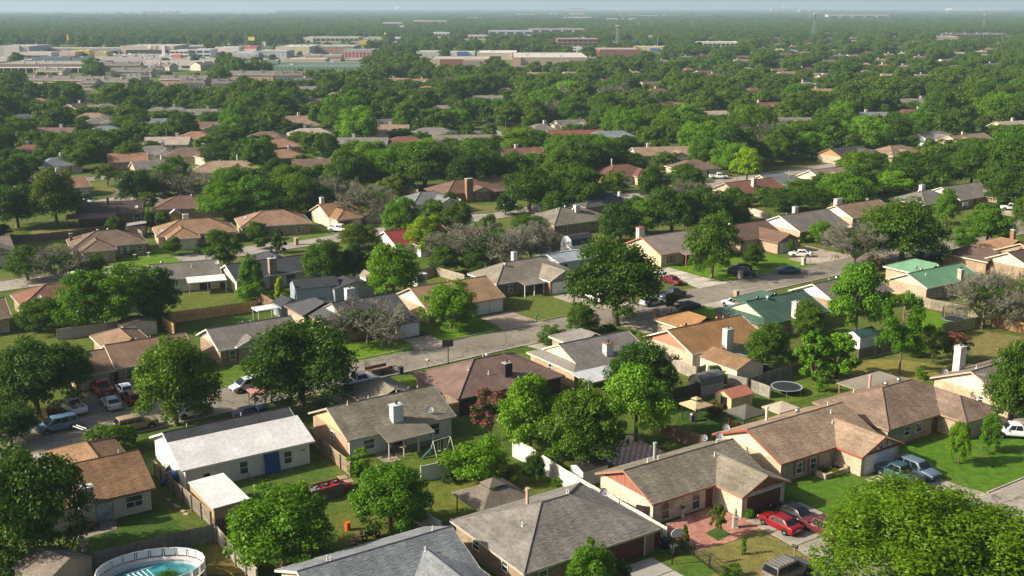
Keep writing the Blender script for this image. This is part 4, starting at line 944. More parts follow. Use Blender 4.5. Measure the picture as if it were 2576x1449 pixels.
lawn('yard with the round trampoline', [(1900, 975), (2060, 935), (2130, 975), (2010, 1010), (1950, 1020)], (0.1, 0.15, 0.018), False)
lawn('green lawn with bird bath', [(300, 668), (300, 640), (400, 628), (465, 660), (380, 676)], BG, False)
lawn('lawn before the tan hip roof', [(720, 612), (840, 590), (850, 572), (770, 575), (730, 590)], (0.1, 0.165, 0.015), False)
lawn('dry yard behind the dark brown house', [(60, 605), (80, 580), (250, 575), (280, 570), (200, 595)], (0.2, 0.175, 0.06), False)
lawn('lawn of the square chimney house', [(1060, 520), (1090, 512), (1270, 518), (1250, 535), (1130, 545)], (0.15, 0.15, 0.04), False)
lawn('green verge by the quiet road', [(1215, 345), (1225, 333), (1300, 350), (1310, 365)], (0.11, 0.17, 0.02), False)
lawn('dry lawn by the crape myrtle', [(200, 485), (235, 460), (300, 470), (290, 492)], (0.15, 0.15, 0.04), False)
lawn('lawn before the tan hip roof by the parked cars', [(380, 470), (400, 455), (520, 455), (500, 475), (420, 480)], (0.15, 0.16, 0.035), False)
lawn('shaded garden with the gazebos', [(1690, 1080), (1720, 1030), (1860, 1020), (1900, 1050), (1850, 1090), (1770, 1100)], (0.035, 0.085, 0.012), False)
lawn('garden beyond the brown gazebo', [(1080, 1300), (1090, 1230), (1240, 1190), (1290, 1210), (1130, 1300)], (0.12, 0.14, 0.02), False)
lawn('yellowing grass round the pool', [(520, 1449), (520, 1380), (550, 1370), (620, 1445)], (0.17, 0.14, 0.035), False)
lawn('yard with the orange barrel', [(840, 1300), (1000, 1260), (1090, 1320), (860, 1400)], (0.11, 0.13, 0.022), False)
# far open fields
def field(label, pts, col):
    sheet('field', [tuple(G(*p)[:2]) for p in pts], 0.06, 'lawn', col, label)
field('pale green open field in front of the storage rows', [(560, 188), (760, 178), (950, 177), (950, 184), (600, 192)], (0.2, 0.2, 0.06))
field('grass field beside the storage units', [(950, 150), (1040, 140), (1110, 150), (1060, 172), (960, 170)], (0.18, 0.2, 0.06))
sheet('car_park', [tuple(G(*p)[:2]) for p in [(-40, 166), (-40, 132), (560, 134), (720, 140), (900, 140), (930, 150), (700, 156), (540, 160)]], 0.05, 'concrete', (0.27, 0.25, 0.22), 'wide pale car park among the far shops')
# pink brick patio of pavers and chequered patio
pk = tag(ob('brick_patio', None), 'pink brick patio before the arched windows', None, None, 'structure')
pp = [tuple(G(*p)[:2]) for p in [(1660, 1325), (1785, 1276), (1840, 1292), (1935, 1318), (1840, 1362), (1760, 1386), (1700, 1350)]]
b = MB(); b.face([(x, y, 0.03) for x, y in pp]); o = b.build('paving_bed', 'concrete', pk, (0.36, 0.2, 0.15)); 
if o.data.polygons[0].normal.z < 0: o.data.flip_normals()
us = [toUV(p) for p in pp]; rnd = random.Random(3); pv = []
u = min(q[0] for q in us)
while u < max(q[0] for q in us):
    v = min(q[1] for q in us)
    while v < max(q[1] for q in us):
        c = UVp(u + .18, v + .09)
        if in_poly(c[0], c[1], pp) and rnd.random() > 0.02: pv.append((u, v))
        v += 0.2
    u += 0.4
b = MB()
for u, v in pv:
    q = [UVp(u, v), UVp(u + .37, v), UVp(u + .37, v + .175), UVp(u, v + .175)]; z = 0.05 + rnd.uniform(-.006, .006)
    b.hexa([(x, y, 0.02) for x, y in q], [(x, y, z) for x, y in q])
o = b.build('pavers', 'tabs', pk, (0.43, 0.2, 0.155), uv=False); o['kind'] = 'stuff'
lawn('square bed of grass cut out of the pink patio', [(1774, 1343), (1808, 1326), (1838, 1345), (1806, 1362)], (0.05, 0.1, 0.015), False)
bpy.data.objects['lawn' if False else [o.name for o in COL.objects if o.name.startswith('lawn')][-1]].location.z = 0.045
ck = tag(ob('chequered_patio', None), 'patio chequered with pink and white square tiles', None, None, 'structure')
c0 = [toUV(G(*p)) for p in [(1575, 1094), (1666, 1134), (1603, 1158), (1545, 1170)]]
u0, u1 = min(q[0] for q in c0), max(q[0] for q in c0); v0, v1 = min(q[1] for q in c0), max(q[1] for q in c0)
tm = {}
for k, colr in ((0, (0.4, 0.13, 0.13)), (1, (0.6, 0.56, 0.52))):
    b = MB(); b.box(0, 0.41, 0, 0.41, -0.02, 0.05); tm[k] = b.mesh('tile', 'paint')
nt_ = 0
for i in range(int((u1 - u0) / 0.425)):
    for j in range(int((v1 - v0) / 0.425)):
        if nt_ < 300:
            p = UVp(u0 + i * 0.425, v0 + j * 0.425); k = (i + j) % 2; q = rnd.uniform(0.85, 1.1)
            ob('tile', tm[k], ck, tuple(x * q for x in ((0.52, 0.2, 0.19), (0.66, 0.63, 0.6))[k]), (p[0], p[1], rnd.uniform(-.005, .005)), ROT); nt_ += 1
patio = [[(290, 1290), (230, 1310), (180, 1330), (185, 1362), (295, 1332)], [(980, 1125), (1070, 1098), (1095, 1112), (990, 1150)], [(930, 1130), (965, 1126), (1010, 1158), (965, 1165)]]
for p, l in zip(patio, ('shaded concrete patio outside the sliding door', 'covered concrete patio under the porch roof', 'small grey slab beside the bushy young tree')):
    sheet('patio', [tuple(G(*q)[:2]) for q in p], 0.05, 'concrete', (0.28, 0.23, 0.19), l, 0.1)
for pts, l in (([(45.5, 139.7), (61, 140.4)], 'pavement strip before the rust red shutters'),):
    pass
# ------------------------------------------------------------------ fences
FM = {}
def fence_mesh(kind, h):
    key = (kind, h)
    if key in FM: return FM[key]
    out = []
    for var in range(4):
        rnd = random.Random(hash(kind) % 97 + var * 7 + 1) if False else random.Random(len(kind) * 13 + var * 7 + int(h * 10))
        b = MB(); x = 0.0
        if kind in ('wood', 'board'):
            while x < 2.38:
                w = 0.14; hh = h + rnd.uniform(-0.03, 0.03); y = rnd.uniform(-0.008, 0.008)
                b.box(x, min(2.4, x + w - 0.012), y - 0.012, y + 0.012, 0.04, hh); x += w
            for z in (0.35, h * 0.55, h - 0.3): b.box(0, 2.4, 0.022, 0.06, z, z + 0.09)
        elif kind == 'metal':
            x = 0
            while x < 2.4:
                b.box(x, x + 0.14, -0.02, 0.0, 0.03, h); b.box(x + 0.14, x + 0.24, 0.0, 0.02, 0.03, h); x += 0.24
            b.box(0, 2.4, -0.04, 0.04, h, h + 0.05); b.box(0, 2.4, -0.04, 0.04, 0.0, 0.03)
        elif kind == 'iron':
            while x < 2.4: b.tube([(x + 0.06, 0, 0.05), (x + 0.06, 0, h)], 0.012, 4); x += 0.13
            b.box(0, 2.4, -0.015, 0.015, 0.15, 0.19); b.box(0, 2.4, -0.015, 0.015, h - 0.12, h - 0.08)
        elif kind == 'panel':
            b.box(0, 2.4, -0.03, 0.03, 0.03, h); b.box(0, 2.4, -0.05, 0.05, h, h + 0.06)
        out.append(b.mesh('fence_panel', 'wood' if kind in ('wood', 'board') else 'paint'))
    b = MB(); b.box(-0.06, 0.06, 0.07, 0.19, -0.1, h - 0.05) if kind in ('wood', 'board') else b.box(-0.05, 0.05, -0.05, 0.05, -0.1, h + 0.1)
    FM[key] = (out, b.mesh('post', 'wood' if kind in ('wood', 'board') else 'paint'))
    return FM[key]
def fence(label, pts, kind='wood', h=1.8, col=(0.2, 0.17, 0.13), flip=False, name='fence'):
    P = [G(*p) if len(p) < 4 else Vector((*UVp(p[0], p[1]), 0)) for p in pts]
    if flip: P = P[::-1]
    R = root(name, label, 'fence', P[0], 0); USED[label] = 1
    ms, pm = fence_mesh(kind, h); rnd = random.Random(int(P[0].x * 10))
    for a, c in zip(P, P[1:]):
        d = c - a; L = d.length; n = max(1, int(round(L / 2.4))); ang = math.atan2(d.y, d.x)
        for k in range(n):
            p = a + d * k / n - P[0]; q = rnd.uniform(0.82, 1.15)
            ob('fence_panel', ms[rnd.randrange(4)], R, tuple(min(1, x * q) for x in col), p, (rnd.uniform(-.015, .015), 0, ang), (L / n / 2.4, 1, rnd.uniform(0.98, 1.02)))
            ob('post', pm, R, tuple(x * 0.85 for x in col), p, ang)
        ob('post', pm, R, tuple(x * 0.85 for x in col), c - P[0], ang)
    return R
GW, DW, NW = (0.24, 0.2, 0.155), (0.11, 0.085, 0.065), (0.5, 0.3, 0.11)
fence('white ribbed metal fence between the two foreground grey roofs', [(1290, 1148), (1338, 1172), (66.1, 88, 0, 0), (66.1, 72.3, 0, 0)], 'metal', 2.1, (0.66, 0.62, 0.52))
fence('white ribbed metal fence behind the swing set', [(1060, 1212), (1158, 1190)], 'metal', 1.8, (0.62, 0.62, 0.58))
fence('white metal fence behind the tree in the barrel yard', [(1010, 1288), (1054, 1322), (1110, 1356)], 'metal', 1.8, (0.6, 0.62, 0.6))
fence('leaning weathered fence between the white addition and olive roof', [(768, 1098), (810, 1140), (884, 1200)], 'wood', 1.8, (0.3, 0.23, 0.15), True)
fence('short dark fence in front of the red truck bed', [(790, 1268), (866, 1248)], 'wood', 1.5, DW)
fence('sagging grey fence beside the tan shed', [(392, 1195), (440, 1245), (534, 1326)], 'wood', 1.8, GW, True)
fence('grey fence across the back of the cream house garden', [(180, 1449), (300, 1418), (540, 1362)], 'wood', 1.8, (0.2, 0.19, 0.165))
fence('pale weathered fence running down beside the pool', [(548, 1366), (596, 1424), (650, 1475)], 'wood', 1.8, (0.33, 0.29, 0.24), True)
fence('dark fence behind the tan shed', [(545, 1350), (606, 1334)], 'wood', 1.8, DW)
fence('new honey coloured fence of close boards', [(400, 818), (530, 800), (648, 783)], 'wood', 1.9, NW)
fence('short honey coloured fence meeting the tan roof', [(398, 820), (438, 843)], 'wood', 1.9, (0.4, 0.25, 0.1))
fence('plain grey panel fence under the row of trees', [(145, 856), (312, 833)], 'panel', 1.7, (0.34, 0.31, 0.27))
fence('brown fence with posts beside the dark garden shed', [(650, 760), (722, 798)], 'wood', 1.8, (0.2, 0.13, 0.08))
fence('weathered fence below the salmon pink gable', [(1690, 925), (1712, 940), (1752, 955), (1775, 948)], 'wood', 1.8, (0.3, 0.26, 0.2))
fence('dark fence behind the cream gazebo', [(1698, 1008), (1760, 995), (1812, 985)], 'wood', 1.8, DW)
fence('grey fence behind the red roofed shed', [(1830, 970), (1880, 982), (1935, 1003)], 'wood', 1.7, (0.26, 0.24, 0.2))
fence('dark grey fence beyond the round trampoline', [(1880, 986), (1932, 968), (2016, 944)], 'wood', 1.9, (0.17, 0.15, 0.13))
fence('grey board fence right of the green shed', [(2160, 906), (2200, 896), (2242, 886)], 'wood', 1.7, (0.16, 0.14, 0.13))
fence('long weathered fence behind the netted trampoline', [(2275, 755), (2340, 778), (2475, 805)], 'wood', 1.8, (0.24, 0.2, 0.15))
fence('pale new fence in front of the netted trampoline', [(2370, 842), (2425, 830), (2478, 819)], 'wood', 1.8, (0.33, 0.3, 0.15))
fence('rust stained fence at the edge under the grey thorny tree', [(2492, 820), (2540, 832), (2590, 842)], 'wood', 1.8, (0.34, 0.19, 0.08))
fence('grey picket fence beside the taupe house', [(1373, 592), (1402, 604), (1440, 622)], 'wood', 1.7, (0.3, 0.25, 0.19))
fence('dark fence behind the playground frame', [(1330, 640), (1385, 632), (1440, 624)], 'wood', 1.7, DW)
fence('grey fence corner behind the white garden box', [(1026, 708), (1094, 692), (1168, 714)], 'wood', 1.8, (0.3, 0.25, 0.19))
fence('dark fence behind the dry yard', [(-20, 618), (90, 608), (185, 598), (315, 578)], 'wood', 1.7, DW)
fence('grey fence beside the small brick shed', [(320, 578), (358, 600)], 'wood', 1.7, (0.28, 0.24, 0.18))
fence('sunlit fence left of the blue grey gable roof', [(970, 472), (1010, 482), (1052, 492)], 'wood', 1.8, (0.42, 0.32, 0.2))
fence('tan fence behind the maroon garage house', [(838, 508), (880, 520)], 'wood', 1.7, (0.4, 0.28, 0.14))
fence('dark fence behind the squat white chimney', [(2102, 512), (2200, 500), (2290, 470)], 'wood', 1.7, DW)
fence('grey fence below the white patio posts', [(2392, 402), (2440, 408), (2500, 414)], 'wood', 1.8, (0.34, 0.3, 0.23))
fence('pale fence left of the squat chimney roof', [(1870, 535), (1935, 555)], 'wood', 1.8, (0.4, 0.36, 0.3))
fence('black iron fence by the two bins', [(1690, 1372), (1745, 1400), (1826, 1462)], 'iron', 1.2, (0.02, 0.02, 0.02))
fence('dark wooden fence behind the chequered patio', [(1660, 1100), (1700, 1108), (1770, 1132)], 'wood', 1.8, (0.2, 0.13, 0.08))
fence('red brown wooden gate beside the dark red garage', [(1624, 1384), (1660, 1370)], 'wood', 1.9, (0.2, 0.055, 0.025), False, 'gate')
fence('black wooden gate between the two grey houses', [(1600, 1312), (1640, 1318)], 'wood', 1.8, (0.03, 0.02, 0.018), False, 'gate')
fence('low grey fence by the terracotta roof', [(1290, 410), (1315, 430)], 'wood', 1.7, (0.4, 0.33, 0.26))
# ------------------------------------------------------------------ far buildings
FARBOX = []; FARKEEP = []
def block(name, label, short, cat, x0, x1, yt, yb, depth, wallc, roofc, feats=(), mat='paint', dmax=None):
    """a flat roofed building from its picture box: yb its foot, yt the top of its front wall"""
    wallc, roofc = tuple(c * .84 for c in wallc), tuple(c * .8 for c in roofc)
    pa, pb = G(x0, yb), G(x1, yb); q = PX((pa.x, pa.y, 0)); w = pb.x - pa.x; h = max(3.2, Htop(pa.y, yt)); d = depth
    R = root(name, label, cat, (pa.x, pa.y, 0)); USED[label] = 1
    bx('wall', mat, R, wallc, 0, w, 0, d, -.1, h)
    rf = bx('roof', 'flat', R, roofc, .3, w - .3, .3, d - .3, h - .02, h + .12)
    b = MB()
    for a in ((-.05, w + .05, -.05, .25), (-.05, w + .05, d - .25, d + .05), (-.05, .25, .25, d - .25), (w - .25, w + .05, .25, d - .25)): b.box(*a, h - .3, h + .7)
    b.build('parapet', 'paint', R, tuple(min(1, c * 1.1) for c in wallc))
    rr = random.Random(int(x0 * 7 + yt)); n = int(w * d / 900) + 1
    for k in range(min(n, 6)):
        ux, uy = rr.uniform(.1, .85) * w, rr.uniform(.15, .8) * d; bx('roof_unit', 'paint', rf, (.5, .5, .5), ux, ux + 2.4, uy, uy + 2.0, h + .1, h + 1.5)
    for f in feats:
        k = f[0]
        if k == 'bands':            # window bands of single panes between piers
            fl, npane = f[1], f[2]; zz = h / fl
            for i in range(fl):
                for j in range(npane):
                    xx = w * (j + .12) / npane; bx('window', 'glass', R, (.03, .035, .04), xx, xx + w * .76 / npane, -.12, -.01, i * zz + zz * .35, i * zz + zz * .78)
        elif k == 'doors':
            for j in range(f[1]):
                xx = w * (j + .2) / f[1]; bx('roller_door', 'paint', R, f[2], xx, xx + w * .6 / f[1], -.1, -.01, 0, h * .72)
        elif k == 'sign': bx('shop_sign', 'paint', R, f[3], w * f[1], w * f[2], -.4, -.02, h * .7, h * 1.15)
        elif k == 'canopy': bx('canopy', 'paint', R, f[1], 0, w, -5, -.05, h * .62, h * .72); [bx('canopy_post', 'paint', R, (.66, .66, .64), w * j / f[2], w * j / f[2] + .5, -4.9, -4.5, 0, h * .62) for j in range(f[2] + 1)]
        elif k == 'front': bx('entrance_front', 'paint', R, f[3], w * f[1], w * f[2], -1.5, -.02, 0, h * f[4])
        elif k == 'glass': bx('shop_window', 'glass', R, (.04, .06, .07), w * f[1], w * f[2], -.15, -.02, .6, h * .55)
    FARBOX.append((pa.x - 6, pb.x + 6, pa.y - 8, pa.y + d + 6)); FARKEEP.append((x0, x1, yt, yb, pa.y))
    if short: landmark(short, (x0 + x1) / 2, (yt + yb) / 2)
    return R
GB, CRM, WT, LG = (.4, .39, .37), (.62, .54, .42), (.74, .73, .7), (.5, .49, .47)
block('store', 'grey big box store with a pale yellow entrance sign', 'grey big box store', 'shop', -30, 75, 118, 141, 60, (.42, .41, .4), LG, [('front', .42, .78, (.48, .46, .43), 1.15), ('sign', .48, .72, (.7, .5, .15)), ('glass', .5, .7)])
block('store', 'long low grey shopping strip with a dark front', 'long grey shopping strip', 'shop', 76, 303, 123, 136, 40, (.3, .3, .31), LG, [('canopy', (.2, .21, .22), 14), ('glass', .03, .97)])
block('store', 'beige department store with white sign panels', 'beige department store', 'shop', 304, 438, 117, 136, 60, (.6, .52, .42), LG, [('sign', .52, .58, (.75, .75, .78)), ('sign', .62, .68, (.7, .35, .25)), ('front', .78, .84, (.72, .72, .76), 1.2), ('glass', .1, .9)])
block('store', 'grey long shop wing right of the beige store', None, 'shop', 440, 520, 117, 127, 40, (.36, .37, .39), LG, [('bands', 1, 10)])
block('store', 'white low diner with orange edged roof', None, 'shop', 50, 130, 133, 147, 20, (.7, .64, .56), LG, [('glass', .1, .9)])
block('store', 'pale shop with a terracotta base', None, 'shop', 134, 190, 132, 144, 20, (.66, .55, .44), LG, [('front', 0, 1, (.55, .25, .16), .4)])
block('petrol_station', 'filling station with a bright yellow canopy', 'yellow canopy filling station', 'filling station', 185, 225, 128, 142, 14, (.68, .6, .1), (.7, .6, .12), [('glass', .1, .9)])
block('store', 'small tan shop with a yellow sign', None, 'shop', 238, 270, 131, 142, 18, (.5, .42, .22), LG, [('sign', .75, .95, (.7, .65, .1))])
block('store', 'white striped shop front beside a round tree', 'white striped shop', 'shop', 430, 474, 128, 146, 25, WT, LG, [('front', .1, .6, (.6, .2, .18), .5), ('bands', 2, 4)])
block('store', 'white box shop with a grey side', None, 'shop', 476, 530, 126, 145, 30, (.64, .65, .66), LG, [('bands', 2, 3)])
block('store', 'white shop with a red line along its front', None, 'shop', 541, 602, 120, 134, 25, WT, LG, [('front', .1, .4, (.6, .12, .16), .35)])
block('store', 'white restaurant with a red roof edge', 'red edged white restaurant', 'shop', 603, 646, 118, 131, 25, (.66, .2, .22), (.6, .2, .2), [('front', 0, 1, WT, .55)])
block('store', 'pale grey low workshop behind the round tree', None, 'workshop', 580, 650, 134, 146, 30, (.55, .55, .56), LG, [('doors', 4, (.35, .36, .38))])
block('warehouse', 'blue grey flat block facing the car park', None, 'warehouse', 80, 178, 145, 155, 18, (.14, .2, .25), (.25, .28, .3))
block('warehouse', 'smaller blue grey flat block beside the car park', None, 'warehouse', 181, 224, 146, 155, 16, (.14, .2, .25), (.25, .28, .3))
block('warehouse', 'huge flat roofed block with white canopy posts and brown wall', 'flat block with canopy posts', 'warehouse', -40, 221, 163, 183, 60, (.2, .165, .13), (.36, .33, .29), [('canopy', (.66, .64, .6), 14)])
block('warehouse', 'broad beige flat roof with a white end wall', 'broad beige flat roof', 'warehouse', 300, 530, 163, 175, 60, (.66, .64, .62), (.42, .37, .31), [('bands', 1, 6)])
block('warehouse', 'large cream windowless warehouse', 'large cream warehouse', 'warehouse', 694, 779, 119, 139, 70, (.7, .61, .46), (.55, .57, .6))
block('warehouse', 'long grey brown wing of the cream warehouse', None, 'warehouse', 780, 890, 118, 135, 60, (.34, .31, .28), LG, [('doors', 3, (.45, .2, .14))])
block('warehouse', 'grey shed roofed depot at the left of the cream warehouse', None, 'warehouse', 640, 722, 130, 145, 40, (.4, .42, .43), LG, [('doors', 8, (.5, .5, .5))])
for a, l in (((770, 808, 139, 149), 'white roofed row of red storage doors'), ((810, 860, 140, 149), 'second row of red storage doors'), ((866, 950, 126, 145), 'tall grey storage block with red doors')):
    block('storage_unit', l, l if 'tall' in l else None, 'storage building', *a, 16, (.42, .42, .42), WT, [('doors', 9, (.36, .07, .08))])
block('warehouse', 'tan flat roofed building before the red storage rows', 'tan flat roofed building', 'warehouse', 716, 819, 150, 161, 26, (.6, .5, .38), (.62, .52, .42))
for a, l in (((672, 700, 154, 172), 'short pale green roofed storage row'), ((695, 909, 158, 168), 'long green and white roofed storage row'), ((692, 925, 168, 176), 'front storage row with a thin pale green roof')):
    block('storage_unit', l, None, 'storage building', *a, 8, (.3, .38, .34), (.62, .68, .66), [('doors', 22, (.1, .22, .18))])
block('store', 'row of beige shops with dark windows far behind', None, 'shop', 760, 902, 95, 107, 50, (.5, .44, .38), LG, [('bands', 1, 12), ('front', 0, .2, (.66, .58, .48), 1)])
block('store', 'pale shop row with white tower', None, 'shop', 910, 970, 95, 102, 40, (.55, .48, .42), LG, [('sign', .2, .3, WT)])
block('store', 'bright yellow shop box', None, 'shop', 810, 824, 93, 100, 15, (.72, .62, .2), (.7, .6, .2))
block('store', 'yellow and red snack shop', None, 'shop', 902, 922, 104, 112, 15, (.72, .5, .1), (.6, .12, .08))
for i, (a, c) in enumerate((((985, 1010, 96, 107), WT), ((1085, 1130, 83, 97), (.62, .58, .52)), ((1040, 1122, 52, 62), (.55, .5, .46)), ((962, 1012, 57, 68), (.6, .55, .5)), ((1000, 1020, 66, 76), (.66, .6, .52)), ((1228, 1340, 78, 90), (.5, .54, .56)), ((1170, 1225, 90, 100), (.6, .52, .44)), ((1330, 1470, 73, 86), (.46, .41, .37)), ((1300, 1345, 35, 43), (.6, .5, .44)), ((1382, 1405, 34, 40), (.64, .56, .48)), ((1434, 1470, 34, 44), (.64, .56, .5)), ((1420, 1488, 43, 52), (.6, .56, .54)), ((1520, 1600, 47, 54), (.58, .56, .55)), ((1545, 1760, 39, 44), (.5, .48, .44)), ((1640, 1700, 20, 26), (.66, .58, .52)), ((1490, 1520, 26, 31), (.6, .36, .28)), ((2082, 2235, 37, 50), (.56, .48, .42)), ((1940, 2010, 20, 29), (.62, .48, .38)), ((2010, 2130, 24, 33), (.5, .46, .4)), ((2300, 2370, 25, 30), (.66, .56, .44)), ((2470, 2560, 20, 27), (.56, .52, .46)), ((360, 400, 27, 37), (.66, .58, .5)), ((410, 448, 27, 37), (.66, .6, .52)), ((1175, 1210, 44, 50), (.6, .54, .48)), ((1620, 1650, 92, 98), (.66, .55, .44)))):
    block('distant_building', ('pale', 'dusty', 'low', 'long', 'small')[i % 5] + ' far building in the haze, number of treetops around it' if False else rel_label(('pale cream', 'pinkish', 'dusty grey', 'sunlit', 'flat roofed')[i % 5] + ' far building', (a[0] + a[1]) / 2, a[3]), None, 'building', *a, 40, c, tuple(min(.7, x * 1.05) for x in c), [('bands', 1, 5)])
block('store', 'pale grey depot with roof fittings right of the grass field', 'pale grey depot', 'depot', 1048, 1106, 132, 148, 40, (.55, .55, .53), LG, [('doors', 4, (.4, .4, .42))])
block('store', 'shop with a blue roofed tower front', 'blue topped shop', 'shop', 1128, 1194, 132, 141, 25, WT, LG, [('front', .33, .72, (.05, .12, .35), 1.25)])
block('store', 'brown and white shopping row in front of the blue roofed shop', 'brown and white shopping row', 'shop', 1080, 1230, 150, 172, 50, (.6, .48, .38), (.5, .47, .43), [('front', .18, .55, (.24, .11, .08), 1.05), ('front', .56, .85, (.3, .26, .22), .9)])
block('store', 'white flat roofed building between the shops', None, 'shop', 1200, 1300, 134, 150, 60, (.62, .52, .44), WT, [('glass', .1, .6)])
block('office_block', 'brown office block with bands of dark windows', 'brown office block', 'office', 1402, 1504, 99, 132, 45, (.27, .165, .12), (.5, .42, .34), [('bands', 4, 8)])
block('store', 'white faceted shop front before the brown office', None, 'shop', 1444, 1474, 121, 136, 18, (.7, .74, .78), WT, [('glass', .3, .6)])
block('school_building', 'wide low building with a white roof and pinkish walls', 'wide white roofed building', 'building', 1288, 1478, 146, 164, 110, (.46, .36, .3), (.62, .59, .54), [('front', 0, .12, (.5, .3, .24), 1.1)])
block('store', 'red brick hall with a tan roof and a flagpole', 'red brick hall', 'hall', 1508, 1608, 126, 147, 60, (.27, .13, .11), (.45, .38, .3))
block('store', 'shop row in yellow and blue behind the red brick hall', None, 'shop', 1590, 1680, 119, 130, 30, (.7, .62, .3), (.5, .5, .5), [('front', .5, .75, (.1, .18, .4), .8), ('front', 0, .12, (.6, .4, .05), 1.2)])
block('store', 'white flat roofed school among the trees', 'white flat roofed school', 'school', 1758, 1858, 107, 119, 30, (.74, .7, .62), WT, [('bands', 1, 9)])
block('school_building', 'dark roofed low school on the right', 'dark roofed low school', 'school', 2370, 2530, 86, 99, 60, (.26, .21, .18), (.12, .11, .11), [('bands', 1, 14)])
block('store', 'pale low building left of the dark roofed school', None, 'building', 2345, 2410, 93, 104, 40, (.5, .42, .35), (.5, .46, .42))
block('distant_building', 'long cream hangar on the far horizon', 'long cream hangar', 'building', 2395, 2540, 21, 29, 200, (.72, .62, .46), (.7, .62, .5))
block('hotel_building', 'beige far hotel of several storeys', 'beige far hotel', 'hotel', 1424, 1474, 20, 32, 50, (.66, .52, .36), (.6, .52, .42), [('bands', 4, 8)])
block('distant_building', 'cream far hall with a thin spire', 'cream far hall', 'church', 1550, 1592, 18, 28, 50, (.68, .56, .4), (.62, .54, .42), [('front', .78, .83, (.66, .54, .36), 1.9)])
block('grain_elevator', 'tall hazy grain elevator on the horizon', 'hazy grain elevator', 'grain elevator', 1970, 1980, 7, 27, 40, (.45, .44, .43), (.45, .44, .43), [('front', .9, 3.0, (.45, .44, .43), .5)])
for i, (x0, x1, yt) in enumerate(((1176, 1190, 10), (1192, 1208, 6), (1212, 1225, 8), (1262, 1276, 7), (1280, 1302, 5), (1306, 1330, 7), (1796, 1806, 7), (1815, 1828, 6), (1518, 1526, 10))):
    block('skyscraper', rel_label('hazy grey tower block of the distant skyline', x0, 20), None, 'skyscraper', x0, x1, yt, 26.5, 60, (.3, .34, .4), (.3, .34, .4))
# apartments: two storey rows with gables
def apartments(label, x0, x1, yt, yb, rotd, col=(.19, .175, .16), wallc=(.62, .52, .44), d=12, h=4.3):
    pa, pb = G(x0, yb), G(x1, yb); L = (pb.x - pa.x) / max(.3, math.cos(math.radians(rotd)))
    R = house(label, None, (x0, yb, 0, 0, 0), [V(0, L, 0, d, 'x', 'g', 'g', h, .42)], col, ('siding', wallc), ('siding', tuple(min(.75, c * 1.12) for c in wallc)), trim=(.7, .62, .54), rot=math.radians(rotd), simple=True, name='apartment_building', cat='apartments',
              feats=[('win', 0, 'f', t * L / 7 + 1, z, 1.2, 1.3) for t in range(1, 7) for z in (1.0,)] + [('chim', L * .3, d * .3, 1, 1, h, h + 3.6, 'siding', wallc), ('chim', L * .72, d * .3, 1, 1, h, h + 3.6, 'siding', wallc)])
    FARKEEP.append((x0, x1, yt, yb, pa.y)); FARBOX.append((min(pa.x, pb.x) - 4, max(pa.x, pb.x) + 4, pa.y - 6, pa.y + L * abs(math.sin(math.radians(rotd))) + d))
landmark('row of grey apartments', 300, 195)
for i, a in enumerate(((88, 165, 172, 194, -12), (136, 262, 187, 219, -8), (225, 335, 199, 223, -6), (60, 140, 195, 218, -4), (248, 352, 162, 178, 0), (278, 382, 175, 195, 0), (384, 432, 163, 180, -20), (352, 376, 190, 210, 20), (384, 410, 178, 190, 10), (505, 545, 154, 178, 62), (400, 520, 196, 217, -6), (455, 510, 205, 226, 12), (535, 590, 208, 228, 15), (570, 690, 188, 204, -4), (690, 760, 190, 206, 10), (200, 240, 212, 226, 0))):
    apartments(rel_label(('grey roofed', 'brown roofed', 'white gabled')[i % 3] + ' apartment row', (a[0] + a[1]) / 2, a[3]), *a, wallc=((.62, .52, .44), (.4, .27, .21), (.5, .46, .42))[i % 3])
